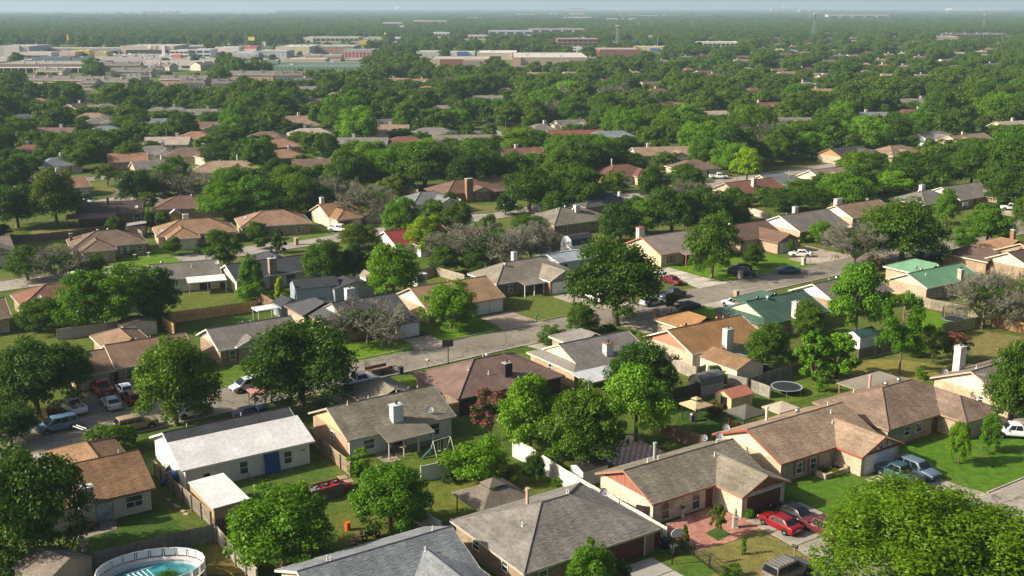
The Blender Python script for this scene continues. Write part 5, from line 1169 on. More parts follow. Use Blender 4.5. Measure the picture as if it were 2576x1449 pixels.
# far houses: ridge left end x, y, length, colour, gable or hip, rotation
CN = {'g': ('grey', (.215, .195, .175)), 't': ('tan', (.33, .235, .16)), 'b': ('brown', (.19, .125, .095)), 'r': ('red brown', (.22, .1, .075)), 'o': ('orange tan', (.34, .19, .12)), 'k': ('dark grey', (.1, .1, .105)), 'p': ('pale beige', (.42, .35, .28)), 'u': ('blue grey', (.2, .225, .24))}
for x, y, L, c, e, rd in ((48, 288, 14, 'k', 'h', 20), (172, 263, 13, 'b', 'g', 70), (258, 262, 14, 'g', 'h', 30), (215, 285, 16, 't', 'h', 10), (240, 296, 13, 'g', 'h', 20), (390, 270, 13, 'g', 'h', 10), (425, 271, 16, 'g', 'h', 5), (470, 275, 16, 'g', 'g', 5), (365, 300, 16, 'u', 'g', 15), (250, 318, 15, 'u', 'h', 15), (95, 322, 14, 'b', 'g', 0), (365, 346, 16, 'p', 'g', 5), (480, 332, 14, 'o', 'h', 10), (92, 248, 13, 'o', 'h', 10), (470, 308, 14, 'b', 'g', 5),
                          (735, 218, 20, 'g', 'g', 3), (742, 196, 16, 'k', 'g', -10), (785, 249, 15, 'b', 'h', 0), (838, 233, 12, 'r', 'g', 60), (970, 197, 16, 't', 'g', 0), (1030, 199, 12, 't', 'g', 20), (1072, 216, 12, 'o', 'h', 20), (1100, 266, 15, 'g', 'h', 0), (1150, 241, 24, 'g', 'g', 0), (1268, 222, 13, 'b', 'h', 20), (945, 302, 13, 'g', 'g', 35), (915, 315, 18, 't', 'g', 0), (1065, 322, 18, 'g', 'h', 0), (1000, 345, 16, 'r', 'h', 10), (850, 347, 18, 'g', 'g', 0), (698, 294, 14, 't', 'g', 25), (735, 303, 17, 't', 'h', 15), (755, 324, 18, 'p', 'h', 10), (655, 332, 15, 'b', 'h', 10), (692, 352, 14, 'o', 'h', 20),
                          (1300, 164, 13, 'g', 'h', 10), (1428, 152, 13, 'b', 'g', 20), (1475, 144, 18, 'g', 'h', 0), (1510, 197, 11, 'b', 'g', 40), (1612, 206, 13, 'b', 'g', 20), (1665, 151, 16, 'g', 'h', 0), (1845, 150, 14, 'g', 'g', 10), (1640, 224, 17, 'r', 'h', 20), (1662, 259, 14, 'r', 'g', 60), (1732, 282, 19, 'p', 'g', 20), (1355, 312, 12, 'g', 'h', 20), (1398, 304, 13, 'g', 'g', 25), (1505, 331, 20, 'u', 'h', 10), (1880, 260, 18, 'r', 'g', 20), (1890, 222, 14, 'r', 'h', 20), (1875, 170, 14, 'g', 'h', 0), (1905, 120, 20, 'b', 'h', 0),
                          (1940, 297, 17, 'g', 'g', 5), (1958, 181, 15, 't', 'g', 25), (2058, 190, 10, 'r', 'g', 30), (2025, 206, 13, 'g', 'h', 20), (2022, 224, 20, 'o', 'g', 5), (1985, 125, 17, 'u', 'h', 5), (2085, 124, 16, 'g', 'h', 5), (2105, 138, 18, 'g', 'h', 5), (2163, 131, 14, 'o', 'g', 20), (2224, 135, 12, 'o', 'g', 30), (2270, 132, 13, 'p', 'h', 10), (2146, 283, 16, 'u', 'g', 5), (2256, 249, 23, 'g', 'g', 5), (2275, 276, 17, 'r', 'h', 10), (2505, 307, 16, 'p', 'g', 20), (2440, 128, 17, 'p', 'g', 0), (2285, 103, 12, 'p', 'g', 0), (2140, 95, 20, 'o', 'h', 0), (2075, 95, 22, 'b', 'h', 0), (2020, 108, 20, 'o', 'h', 0), (1950, 110, 18, 'o', 'h', 0), (2520, 90, 18, 'g', 'g', 0), (2500, 108, 14, 'o', 'g', 10),
                          (130, 398, 13, 'u', 'h', 40), (80, 456, 14, 'o', 'g', 35), (105, 438, 14, 'p', 'h', 30), (372, 368, 15, 'g', 'h', 10), (455, 373, 20, 'b', 'h', 10), (532, 376, 14, 'r', 'h', 40), (330, 408, 14, 'g', 'g', 30), (690, 378, 15, 'o', 'h', 20), (735, 402, 18, 'b', 'g', 10), (1590, 372, 20, 't', 'g', 10), (1730, 404, 14, 'b', 'h', 20), (60, 366, 14, 'r', 'h', 10), (270, 388, 12, 'o', 'g', 20), (1255, 376, 15, 'r', 'g', 20)):
    nm, col = CN[c]; rr = random.Random(int(x * 3 + y)); wl = rr.choice([('siding', (.66, .6, .5)), ('brick', (.42, .31, .22)), ('siding', (.6, .5, .38))])
    z = 4.6
    l = rel_label('%s %s roofed house' % (nm, 'hip' if e == 'h' else 'gable'), x, y)
    fs = [('win', 0, 'f', L * .2, .9, 1.1, 1.2), ('win', 0, 'f', L * .62, .9, 1.1, 1.2)]
    if rr.random() < .6: fs.append(('chim', L * rr.uniform(.25, .75), 6, 1.1, .9, 2, 6.2, 'siding', (.66, .58, .52)))
    vols = [V(0, L, 0, 10.5, 'x', e, e, 2.6, .42)]
    if rr.random() < .55: vols.append(V(L * .55, L * .55 + 6.4, -3, 3.2, 'y', e, 'n', 2.6, .42)); fs.append(('gar', 1, 'f', -1, 4.2, 2, (.66, .62, .56)))
    R = house(l, None, (x, y, z, 0 if e == 'g' else 5.2, 5.2), vols, col, wl, trim=(.6, .53, .45), rot=math.radians(rd), feats=fs, simple=True)
hr = random.Random(21); SP = []
while len(SP) < 46:
    x, y = hr.uniform(1080, 2560), 92 + 100 * hr.random() ** 1.3
    if x < 1500 and y < 150: continue
    if any(abs(x - a) < 44 and abs(y - b_) < 7 for a, b_ in SP) or any(a0 - 20 < x < a1 + 20 and c0 - 8 < y < c1 + 12 for a0, a1, c0, c1, d_ in FARKEEP): continue
    SP.append((x, y)); c = hr.choice('gttobrpgk'); nm, col = CN[c]; L = hr.uniform(12, 18); e = hr.choice('ghg')
    house(rel_label('tiny %s roofed house' % nm, x, y), None, (x, y, 4.6, 0 if e == 'g' else 5.2, 5.2), [V(0, L, 0, 10.5, 'x', e, e, 2.6, .42)], col, ('siding', (.62, .55, .46)), trim=(.6, .53, .45), rot=math.radians(hr.uniform(-5, 40)), simple=True,
          feats=[('chim', L * .4, 6, 1.1, .9, 2, 6.2, 'siding', (.6, .54, .48))] if hr.random() < .5 else [])
# field structures: pylons, tall signs, water tower, poles
def pylon(label, px, yb, yt, short=None):
    p = G(px, yb); h = Htop(p.y, yt); R = root('lattice_pylon', label, 'pylon', (p.x, p.y, 0), .4); w = h * .11; r = .22
    def at(k): return w * (1 - k) ** 1.3 + .5
    for sx in (-1, 1):
        for sy in (-1, 1): b = MB(); b.tube([(sx * at(k / 6), sy * at(k / 6), h * k / 6) for k in range(7)], r, 4); b.build('leg', 'metal', R, (.34, .35, .35))
    b = MB()
    for k in range(8):
        a, c = k / 8, (k + 1) / 8
        for s in range(4):
            e = [(-1, -1), (1, -1), (1, 1), (-1, 1)]; p0, p1 = e[s], e[(s + 1) % 4]
            b.tube([(p0[0] * at(a), p0[1] * at(a), h * a), (p1[0] * at(c), p1[1] * at(c), h * c)], r * .7, 3); b.tube([(p1[0] * at(a), p1[1] * at(a), h * a), (p0[0] * at(c), p0[1] * at(c), h * c)], r * .7, 3)
    b.build('lattice', 'metal', R, (.34, .35, .35))
    for z, l in ((.78, .1), (.92, .07)): b = MB(); b.box(-h * l, h * l, -.35, .35, h * z, h * z + .6); b.build('cross_arm', 'metal', R, (.36, .37, .37))
    b = MB(); [b.box(-2.5 + 1.3 * k, -1.9 + 1.3 * k, -.4, .4, h * .98, h * 1.05) for k in range(4)]; b.build('antenna', 'paint', R, (.6, .62, .62))
    if short: landmark(short, px, yb)
pylon('tall lattice pylon with antennas on its top', 2046, 106, 36, 'tall lattice pylon'); pylon('lattice pylon at the right against the far woods', 2473, 88, 38, 'right hand lattice pylon'); pylon('slender lattice mast beside the brown office block', 1553, 122, 66, 'slender lattice mast')
def polesign(label, px, yb, yt, ys, w, colr, col2):
    p = G(px, yb); q = PX((p.x, p.y, 0)); s = F / q[2]; h = Htop(p.y, yt); hs = Htop(p.y, ys); R = root('pole_sign', label, 'sign', (p.x, p.y, 0))
    b = MB(); b.tube([(0, 0, 0), (0, 0, hs)], max(.25, .35 / s), 6); b.build('pole', 'metal', R, (.2, .2, .2)); ww = w / s / 2
    bx('sign_board', 'paint', R, colr, -ww, ww, -.3, .3, hs, h); bx('sign_stripe', 'paint', R, col2, -ww, -ww * .2, -.34, -.302, hs + (h - hs) * .1, h - (h - hs) * .1)
for a in (('tall pole sign in yellow and red before the big store', 175, 152, 87, 101, 5, (.75, .5, .05), (.6, .08, .05)), ('yellow billboard on a pole by the white tower light', 634, 131, 93, 102, 16, (.75, .65, .15), (.7, .6, .1)), ('red and orange sign above the white shops', 536, 128, 107, 116, 9, (.7, .2, .08), (.65, .08, .06)), ('small white and red sign above the treetops', 578, 128, 109, 115, 7, (.72, .5, .42), (.7, .7, .7)), ('white tower sign left of the cream warehouse', 665, 128, 105, 126, 8, (.66, .66, .62), (.3, .45, .42)), ('white upright sign above the mid trees', 969, 104, 82, 89, 5, (.75, .72, .68), (.7, .4, .1))): polesign(*a)
p = G(1002, 27); s = F / PX((p.x, p.y, 0))[2]; R = root('water_tower', 'pale domed water tower above the horizon trees', 'water tower', (p.x, p.y, 0)); hh = Htop(p.y, 17); rr_ = 9 / s
b = MB(); b.tube([(0, 0, 0), (0, 0, hh - rr_ * .8)], rr_ * .2, 10); b.build('stem', 'paint', R, (.6, .66, .68)); b = MB(); b.lathe([(rr_ * .2, hh - rr_ * .9), (rr_ * .95, hh - rr_ * .55), (rr_, hh - rr_ * .35), (rr_ * .75, hh - rr_ * .08), (0, hh)], 20); b.build('tank', 'paint', R, (.7, .78, .8)); landmark('pale water tower', 1002, 27)
def mast(label, px, yb, yt, g='slim grey masts in the far trees'):
    p = G(px, yb); h = Htop(p.y, yt); s = F / PX((p.x, p.y, 0))[2]; R = root('light_mast', label, 'mast', (p.x, p.y, 0), 0, g); r = max(.15, .28 / s)
    b = MB(); b.tube([(0, 0, 0), (0, 0, h)], r, 5); b.build('pole', 'metal', R, (.55, .54, .52)); bx('head', 'metal', R, (.6, .6, .6), -r * 2.5, r * 2.5, -r, r, h, h + r * 3)
for x, yb, yt in ((1496, 84, 58), (1533, 84, 58), (1543, 82, 53), (1586, 84, 58), (1607, 84, 58), (1634, 82, 62), (1640, 84, 58), (1739, 80, 54), (1791, 78, 66), (1295 + 0, 92, 78), (944 - 46, 120, 105), (955, 108, 92), (1120, 140, 118), (1100, 166, 138), (943, 152, 132), (122, 128, 100), (620, 134, 82), (1368, 122, 110), (1310, 138, 122)): mast(rel_label('slim grey mast', x, yb), x, yb, yt)
p = G(1512, 130); h = Htop(p.y, 108); R = root('flagpole', 'flagpole with a drooping flag before the red brick hall', 'flagpole', (p.x, p.y, 0)); b = MB(); b.tube([(0, 0, 0), (0, 0, h)], .2, 5); b.build('pole', 'metal', R, (.6, .6, .6)); b = MB(); b.hexa([(0, 0, h - 4), (3.4, 0, h - 4.4), (3.4, .1, h - 4.4), (0, .1, h - 4)], [(0, 0, h), (3.4, 0, h - .6), (3.4, .1, h - .6), (0, .1, h)]); b.build('flag', 'paint', R, (.5, .4, .4))
# cars in the far car park, too small to show their parts
b = MB(); b.hexa([(-2.2, -.9, .3), (2.2, -.9, .3), (2.2, .9, .3), (-2.2, .9, .3)], [(-2.15, -.85, .95), (2.1, -.85, .9), (2.1, .85, .9), (-2.15, .85, .95)]); b.hexa([(-1.8, -.8, .95), (1.1, -.8, .93), (1.1, .8, .93), (-1.8, .8, .95)], [(-1.2, -.65, 1.5), (.4, -.65, 1.5), (.4, .65, 1.5), (-1.2, .65, 1.5)])
cm = b.mesh('far_car', 'carpaint'); rr = random.Random(2)
for k in range(110):
    x, y = (rr.uniform(280, 620), rr.uniform(137, 148)) if k < 80 else (rr.uniform(-20, 240), rr.uniform(147, 152))
    p = G(x, y); o = ob('far_car', cm, None, rr.choice([WH_ for WH_ in ((.7, .7, .7), (.45, .45, .46), (.03, .03, .03), (.3, .03, .03), (.05, .1, .2), (.5, .48, .4))]), p, rr.choice([0, 1.57, 3.14]) + rr.uniform(-.05, .05))
    tag(o, 'tiny car parked among the far shops', 'car', 'tiny cars parked by the far shops')
# ------------------------------------------------------------------ vehicles (front towards +x)
def loft(mb, secs, m=0):
    """secs: list of rings of points, equal length; closed rings, capped ends"""
    idx = []
    for r in secs:
        idx.append(len(mb.v)); mb.v += [tuple(p) for p in r]
    n = len(secs[0])
    for a, c in zip(idx, idx[1:]):
        for q in range(n): mb.f.append((a + q, a + (q + 1) % n, c + (q + 1) % n, c + q)); mb.m.append(m)
    mb.f.append(tuple(range(idx[0], idx[0] + n))[::-1]); mb.m.append(m)
    mb.f.append(tuple(range(idx[-1], idx[-1] + n))); mb.m.append(m)
def ring(x, w, zl, zb, cr=0.06):
    zm = zl + (zb - zl) * 0.55
    return [(x, -w * 0.9, zl), (x, w * 0.9, zl), (x, w, zl + 0.12), (x, w, zm), (x, w * 0.95, zb - 0.03), (x, w * 0.82, zb), (x, -w * 0.82, zb), (x, -w * 0.95, zb - 0.03), (x, -w, zm), (x, -w, zl + 0.12)]
SPEC = {
 # body stations (x, half width, z low, z top); cabin: belt z, roof z, x of rear base, rear top, front top, front base, half widths; wheel x, radius
 'sedan': dict(body=[(-2.35, .72, .38, .82), (-2.2, .86, .26, .95), (-1.6, .9, .2, 1.0), (0, .91, .2, .95), (1.2, .9, .2, .93), (1.9, .87, .22, .82), (2.25, .76, .28, .68), (2.33, .66, .35, .6)],
               cab=(.93, 1.42, -1.85, -1.05, .35, 1.2, .84, .62), wx=(-1.4, 1.38), wr=.33),
 'suv': dict(body=[(-2.4, .8, .42, 1.0), (-2.3, .92, .32, 1.08), (-1.5, .96, .28, 1.1), (0, .97, .28, 1.08), (1.2, .96, .28, 1.05), (2.1, .92, .3, .98), (2.4, .84, .36, .85), (2.46, .74, .42, .75)],
             cab=(1.05, 1.75, -2.32, -2.05, .45, 1.15, .9, .74), wx=(-1.45, 1.5), wr=.38),
 'van': dict(body=[(-2.45, .84, .35, 1.0), (-2.38, .94, .26, 1.06), (-1.5, .97, .22, 1.06), (0, .98, .22, 1.04), (1.3, .97, .22, 1.0), (2.0, .92, .24, .88), (2.4, .8, .3, .72), (2.48, .68, .36, .62)],
             cab=(1.03, 1.74, -2.4, -2.1, .55, 1.65, .92, .74), wx=(-1.5, 1.5), wr=.34),
 'pickup': dict(body=[(-2.8, .88, .5, 1.02), (-2.7, .95, .42, 1.05), (-.8, .97, .38, 1.06), (-.75, .97, .38, 1.08), (1.2, .97, .38, 1.08), (2.3, .94, .4, 1.02), (2.7, .88, .44, .92), (2.78, .78, .5, .8)],
                cab=(1.05, 1.8, -.85, -.62, .75, 1.35, .9, .74), wx=(-1.75, 1.75), wr=.4),
}
PROTO = {}
def make_car(kind):
    s = SPEC[kind]
    R = ob(kind, None)
    b = MB(); loft(b, [ring(*q) for q in s['body']])
    zb, zr, r0, r1, f1, f0, wb, wt = s['cab']
    def q4(z, xa, xb, w): return [(xa, -w, z), (xb, -w, z), (xb, w, z), (xa, w, z)]
    zm = zr - 0.06
    t = (zm - zb) / (zr - zb)
    mid = q4(zm, r0 + (r1 - r0) * t, f0 + (f1 - f0) * t, wb + (wt - wb) * t)
    b.hexa(q4(zb - 0.12, r0, f0, wb), mid); b.hexa(mid, q4(zr, r1 + 0.12, f1 - 0.1, wt * 0.88))
    body = b.build('body', 'carpaint', R, smooth=False)
    bv = body.modifiers.new('bevel', 'BEVEL'); bv.width = 0.05; bv.segments = 2; bv.limit_method = 'ANGLE'; bv.angle_limit = math.radians(25)
    for p in body.data.polygons: p.use_smooth = True
    if kind == 'pickup':
        b = MB(); b.box(-2.62, -1.0, -.78, .78, 0.6, 1.075); bm_ = b.build('bed', 'paint', R, (0.03, 0.03, 0.032))
        b = MB()
        for sg in (-1, 1): b.box(-2.72, -.9, sg * .8 if sg > 0 else -.95, .95 if sg > 0 else -.8, 1.0, 1.2)
        b.box(-2.78, -2.66, -.95, .95, 0.7, 1.2); b.build('bed_side', 'carpaint', R)
    def gl(pts, nm='window', col=(0.012, 0.014, 0.016)):
        g = MB(); g.face(pts); o = g.build(nm, 'glass', R, col)
        return o
    def side(u, v, sg, off=0.012):     # u along belt from rear (0) to front (1), v up
        x = (r0 + (f0 - r0) * u) * (1 - v) + (r1 + (f1 - r1) * u) * v
        w = wb + (wt - wb) * v * (zm - zb) / (zm - zb) * t
        return (x, sg * (w + off), zb + (zm - zb) * v)
    divs = {'sedan': ((.16, .5), (.53, .88)), 'suv': ((.06, .3), (.33, .6), (.63, .9)), 'van': ((.05, .3), (.33, .58), (.61, .88)), 'pickup': ((.1, .48), (.52, .88))}[kind]
    for sg in (-1, 1):
        for a, c in divs:
            pts = [side(a, .12, sg), side(c, .12, sg), side(c, .92, sg), side(a, .92, sg)]
            gl(pts if sg < 0 else pts[::-1])
    def end(front):
        xb, xt = (f0, f1) if front else (r0, r1); o = 0.015 if front else -0.015
        P = []
        for v, y in ((.12, -1), (.12, 1), (.94, 1), (.94, -1)):
            w = (wb + (wt - wb) * v * t) * .88
            P.append((xb + (xt - xb) * v * t + o, y * w, zb + (zm - zb) * v + 0.012))
        return P if front else P[::-1]
    gl(end(True), 'windscreen'); gl(end(False), 'rear_window')
    x0, x1 = s['body'][0][0], s['body'][-1][0]
    zh = s['body'][-2][3] - 0.1; zt = s['body'][1][3] - 0.14
    for sg in (-1, 1):
        b = MB(); w = s['body'][-2][1]; b.box(x1 - 0.2, x1 - 0.03, sg * w - 0.3 if sg > 0 else -w + 0.02, w - 0.02 if sg > 0 else -w + 0.3, zh - 0.1, zh + 0.07); b.build('headlight', 'glass', R, (0.55, 0.56, 0.58))
        b = MB(); w = s['body'][1][1]; b.box(x0 + 0.02, x0 + 0.18, w - 0.28 if sg > 0 else -w - 0.005, w + 0.005 if sg > 0 else -w + 0.28, zt - 0.1, zt + 0.08); b.build('taillight', 'paint', R, (0.35, 0.01, 0.01))
    b = MB(); b.box(x0 - 0.02, x0 + 0.06, -.28, .28, zt - 0.28, zt - 0.14); b.build('number_plate', 'paint', R, (0.6, 0.6, 0.6))
    b = MB(); b.box(x1 - 0.08, x1 + 0.02, -.5, .5, zh - 0.28, zh - 0.08); b.build('grille', 'rubber', R, (0.02, 0.02, 0.02))
    for wx in s['wx']:
        for sg in (-1, 1):
            r = s['wr']; w = s['body'][3][1]
            tb = MB(); tb.lathe([(r * .6, -.1), (r * .95, -.11), (r, -.07), (r, .07), (r * .95, .11), (r * .6, .1)], 18)
            W_ = tb.build('tyre', 'rubber', R, (0.012, 0.012, 0.012), (wx, sg * (w - 0.07), r), (math.pi / 2, 0, 0), True)
            rb = MB(); rb.lathe([(0, .07), (r * .15, .08), (r * .2, .05), (r * .62, .06), (r * .62, -.06), (0, -.07)], 14); rb.build('rim', 'metal', W_, (0.35, 0.35, 0.36))
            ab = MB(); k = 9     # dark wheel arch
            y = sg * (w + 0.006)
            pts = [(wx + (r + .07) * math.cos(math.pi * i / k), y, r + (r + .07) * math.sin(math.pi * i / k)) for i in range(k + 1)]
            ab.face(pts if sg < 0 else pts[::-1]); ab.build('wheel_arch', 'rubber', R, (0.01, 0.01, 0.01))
    for sg in (-1, 1):
        b = MB(); x = f0 - 0.25; b.box(x - .08, x + .08, sg * (wb + .02) if sg > 0 else -(wb + .2), wb + .2 if sg > 0 else -(wb + .02), zb + 0.02, zb + 0.16); b.build('mirror', 'carpaint', R)
    return R
CARS = 'vehicles parked on the drives and streets'
def car(kind, color, px, py, deg, label, scale=1.0, cat=None, name=None, short=None):
    p = G(px, py, .7 * scale)
    first = kind not in PROTO
    if first: PROTO[kind] = make_car(kind)
    R = PROTO[kind] if first else copy_tree(PROTO[kind])
    R.location = (p.x, p.y, 0.05); R.rotation_euler = (0, 0, math.radians(deg)); R.scale = (scale,) * 3
    for c in R.children:
        if c.name.split('.')[0] in ('body', 'bed_side', 'mirror'): c.color = tuple(color) + (1,)
    tag(R, label, cat or {'sedan': 'car', 'suv': 'car', 'van': 'minivan', 'pickup': 'pickup truck'}[kind], CARS)
    USED[label] = 1
    R.name = name or {'sedan': 'sedan_car', 'suv': 'suv_car', 'van': 'minivan', 'pickup': 'pickup_truck'}[kind]
    if short: landmark(short, px, py)
    return R
VD, UD = 124, 37
SILV, WH, BLK, CRED, DKR = (0.42, 0.43, 0.45), (0.72, 0.72, 0.72), (0.005, 0.005, 0.006), (0.2, 0.006, 0.01), (0.13, 0.01, 0.014)
car('sedan', CRED, 1962, 1312, VD, 'bright red sedan backed away from the brown garage door', short='red sedan by the brown garage')
car('sedan', BLK, 1994, 1286, VD, 'black sedan parked right beside the bright red one')
car('suv', (0.09, 0.018, 0.02), 2068, 1326, VD, 'maroon car half hidden under the big bright street tree')
car('suv', (0.11, 0.1, 0.085), 1980, 1434, UD, 'beige grey estate vehicle with roof bars on the near street', 1.08)
car('pickup', (0.03, 0.07, 0.085), 2262, 1190, VD, 'dark teal pickup before the half timbered garage')
car('suv', (0.1, 0.14, 0.19), 2308, 1180, VD + 180, 'blue grey car facing the street beside the teal pickup')
car('pickup', WH, 2555, 1086, 168, 'white crew cab pickup on the drive at the edge')
car('pickup', (0.3, 0.008, 0.01), 256, 976, VD, 'bright red pickup nosed up to the single garage', short='bright red pickup')
car('sedan', WH, 314, 978, VD, 'white coupe parked beside the bright red pickup')
car('sedan', SILV, 279, 1011, VD, 'silver sedan behind the bright red pickup')
car('suv', DKR, 334, 1000, VD, 'dark red car behind the white coupe under the tree')
car('pickup', WH, 182, 1022, VD + 8, 'white pickup with a loaded bed on the shaded side drive')
car('sedan', DKR, 128, 1042, VD, 'dark red car deep in the shade beside the white pickup')
car('van', (0.09, 0.16, 0.25), 145, 1068, UD + 180, 'light blue minivan parked at the shaded kerb', short='blue minivan')
car('van', SILV, 624, 968, UD + 180, 'silver minivan at the kerb below the rust red shutters')
car('suv', (0.3, 0.22, 0.12), 342, 1066, UD, 'tan boxy truck on the street behind the round bush', 1.05)
car('sedan', WH, 483, 1032, UD, 'white car hidden under the street tree by the black roof')
car('sedan', (0.03, 0.045, 0.07), 632, 1036, UD, 'dark blue car on the street above the white addition')
car('sedan', (0.05, 0.12, 0.26), 654, 1034, VD, 'blue car under the big oak at the drive')
car('pickup', WH, 902, 958, UD, 'white truck towing the flat trailer behind the dark roof')
car('sedan', BLK, 1733, 768, UD, 'black sedan at the kerb behind the small crape myrtle', short='black sedan at the kerb')
car('pickup', (0.02, 0.03, 0.06), 1692, 740, UD, 'navy pickup across the street from the black sedan')
car('sedan', SILV, 1640, 757, UD, 'silver car in the shade of the big elm')
car('suv', WH, 1498, 748, VD, 'white car at the white garage behind the elm')
car('suv', WH, 1848, 764, VD, 'white car tucked behind the dark green roof')
car('sedan', (.14, .008, .014), 1692, 704, -60, 'crimson sedan on the pale drive', short='crimson sedan on the pale drive')
car('sedan', CRED, 1625, 707, VD, 'red car glimpsed through the big elm')
car('pickup', BLK, 1868, 686, -20, 'black pickup under the tall pear tree')
car('sedan', BLK, 1862, 672, 160, 'black car beside the black pickup under the tall pear tree')
car('sedan', (0.62, 0.61, 0.58), 2013, 637, 172, 'white sedan before the brown front gable garage', short='white sedan')
car('sedan', (0.015, 0.07, 0.095), 1982, 679, 182, 'deep teal sedan parked at the kerb of the long street', short='teal sedan')
car('sedan', (0.02, 0.022, 0.03), 2352, 645, 10, 'black car behind the bright green roof')
car('sedan', (0.1, 0.16, 0.22), 2382, 640, 10, 'blue grey car beside the black one behind the green roof')
car('pickup', WH, 2546, 522, 160, 'white pickup by the trimmed hedges at the edge')
car('pickup', WH, 1550, 504, 30, 'white pickup on the second street beside the forked elm')
car('suv', BLK, 1402, 516, 30, 'black car on the second street below the dark elm')
car('suv', (0.08, 0.07, 0.06), 1371, 537, 30, 'dark car beside the dead tree on the second street')
car('suv', SILV, 1689, 449, -40, 'silver white car beside the glossy magnolia')
car('pickup', WH, 1808, 444, 0, 'white truck in the shade behind the yellow green tree')
car('suv', WH, 405, 484, -25, 'white car at the head of the cul de sac cars', short='white car by the cul de sac')
car('sedan', BLK, 421, 493, -10, 'black sedan in front of the white car')
car('sedan', (0.06, 0.08, 0.09), 463, 489, 10, 'slate grey sedan in the middle of the cul de sac cars')
car('suv', BLK, 490, 474, 20, 'black car behind the slate grey sedan')
car('suv', (0.02, 0.03, 0.05), 500, 484, 20, 'navy car beside the brown hip roof')
car('sedan', (0.03, 0.05, 0.08), 210, 494, 0, 'dark car under a bright blue cover')
car('sedan', WH, 210, 507, 0, 'white car in front of the blue covered one')
car('pickup', WH, 855, 576, -25, 'white pickup before the maroon garage door')
car('pickup', WH, 1276, 517, -25, 'white pickup beside the tall square brick chimney house')
car('suv', WH, 2171, 412, 0, 'white car before the stone wall of the ochre gable')
car('sedan', (0.15, 0.2, 0.3), 456, 302, 0, 'pale blue car beside the far white gables')
car('suv', (0.03, 0.05, 0.06), 258, 284, 10, 'dark car among the trees below the far townhouses')
car('suv', WH, 2030, 370, 10, 'white car glimpsed between dark oaks')
car('pickup', WH, 2550, 342, 0, 'white pickup under the trees at the far edge')
by = {o.get('label'): o for o in COL.objects if o.get('category')}
o = by['white pickup with a loaded bed on the shaded side drive']
for k in range(7): bx('load', 'paint', o, random.choice([(.5, .48, .45), (.4, .3, .2), (.2, .22, .25), (.6, .55, .3)]), -2.5 + .2 * k, -2.2 + .2 * k, -.6 + .25 * (k % 4), -.2 + .25 * (k % 4), 1.05, 1.2 + .06 * (k % 3))
o = by['beige grey estate vehicle with roof bars on the near street']
for k in range(5): bx('roof_bar', 'metal', o, (.3, .3, .3), -1.7 + .42 * k, -1.64 + .42 * k, -.6, .6, 1.78, 1.82)
o = by['dark car under a bright blue cover']
b = MB(); loft(b, [[(X, w * math.cos(a), z + .12 * math.sin(a)) for a in [i * math.pi / 5 for i in range(10)]] for X, w, z in ((-2.3, .7, .95), (-1.5, .88, 1.1), (-.9, .74, 1.42), (.3, .74, 1.44), (1.2, .9, 1.02), (2.2, .8, .85))]); b.build('car_cover', 'paint', o, (.02, .16, .5), smooth=True)
# ------------------------------------------------------------------ sheds, gazebos and garden things
def shed(name, label, px, py, rot, w, d, h, roofp, wallc, roofc, wallmat='siding', roofmat='roof', kind='gable', dr=None, z=0, cat='shed'):
    """px,py: ground centre; w along local x, d along local y, ridge along local y"""
    p = G(px, py); R = root(name, label, cat, (p.x, p.y, 0), math.radians(rot)); USED[label] = 1
    hw, hd = w / 2, d / 2
    bx('wall', wallmat, R, wallc, -hw, hw, -hd, hd, -0.05, h)
    o = 0.15
    if kind == 'gable': prof = [(-hw - o, h - 0.06), (0, h + roofp), (hw + o, h - 0.06)]
    elif kind == 'gambrel': prof = [(-hw - 0.05, h - 0.1), (-hw * .8, h + roofp * .6), (-hw * .35, h + roofp * .95), (0, h + roofp), (hw * .35, h + roofp * .95), (hw * .8, h + roofp * .6), (hw + 0.05, h - 0.1)]
    elif kind == 'flat': prof = [(-hw - o, h), (hw + o, h + roofp)]
    b = MB()
    for (xa, za), (xb, zb) in zip(prof, prof[1:]):
        b.hexa([(xa, -hd - o, za), (xb, -hd - o, zb), (xb, hd + o, zb), (xa, hd + o, za)], [(xa, -hd - o, za + .07), (xb, -hd - o, zb + .07), (xb, hd + o, zb + .07), (xa, hd + o, za + .07)])
    b.build('roof', roofmat, R, roofc)
    if kind != 'flat':
        g = MB()
        for y, s in ((-hd, -1), (hd, 1)):
            P = [(-hw, y + s * .01, h - .02)] + [(x * .97, y + s * .01, z_ - .01) for x, z_ in prof[1:-1]] + [(hw, y + s * .01, h - .02)]
            g.face(P if s > 0 else P[::-1])
        g.build('gable', wallmat, R, wallc)
    if dr:
        x0, x1, hh, colr = dr
        bx('door', 'paint', R, colr, x0, x1, -hd - 0.04, -hd + 0.01, 0.05, hh)
    q = PX((p.x, p.y, h)); FOOT.append((p.x, p.y, max(hw, hd) + .5))
    return R
D34 = 33.8
shed('garden_shed', 'tan shed with a flat white roof beside the white addition', 538, 1275, D34, 3.5, 7.3, 2.35, 0.12, (0.42, 0.3, 0.17), (0.6, 0.59, 0.58), 'siding', 'flat', 'flat')
p = G(537.5, 1277, 2.45); o = [q for q in COL.objects if q.name.startswith('garden_shed')][-1]; c, s = cR * 1.75 - sR * 3.65, sR * 1.75 + cR * 3.65; o.location = (p.x + c, p.y + s, 0)
shed('barn_shed', 'grey barn shaped shed with a peeling curved roof', 1776, 985, 124 + 180, 2.6, 3.8, 1.6, 1.1, (0.4, 0.37, 0.31), (0.13, 0.13, 0.13), 'siding', 'wood', 'gambrel', (-.2, .9, 1.8, (0.02, 0.02, 0.02)))
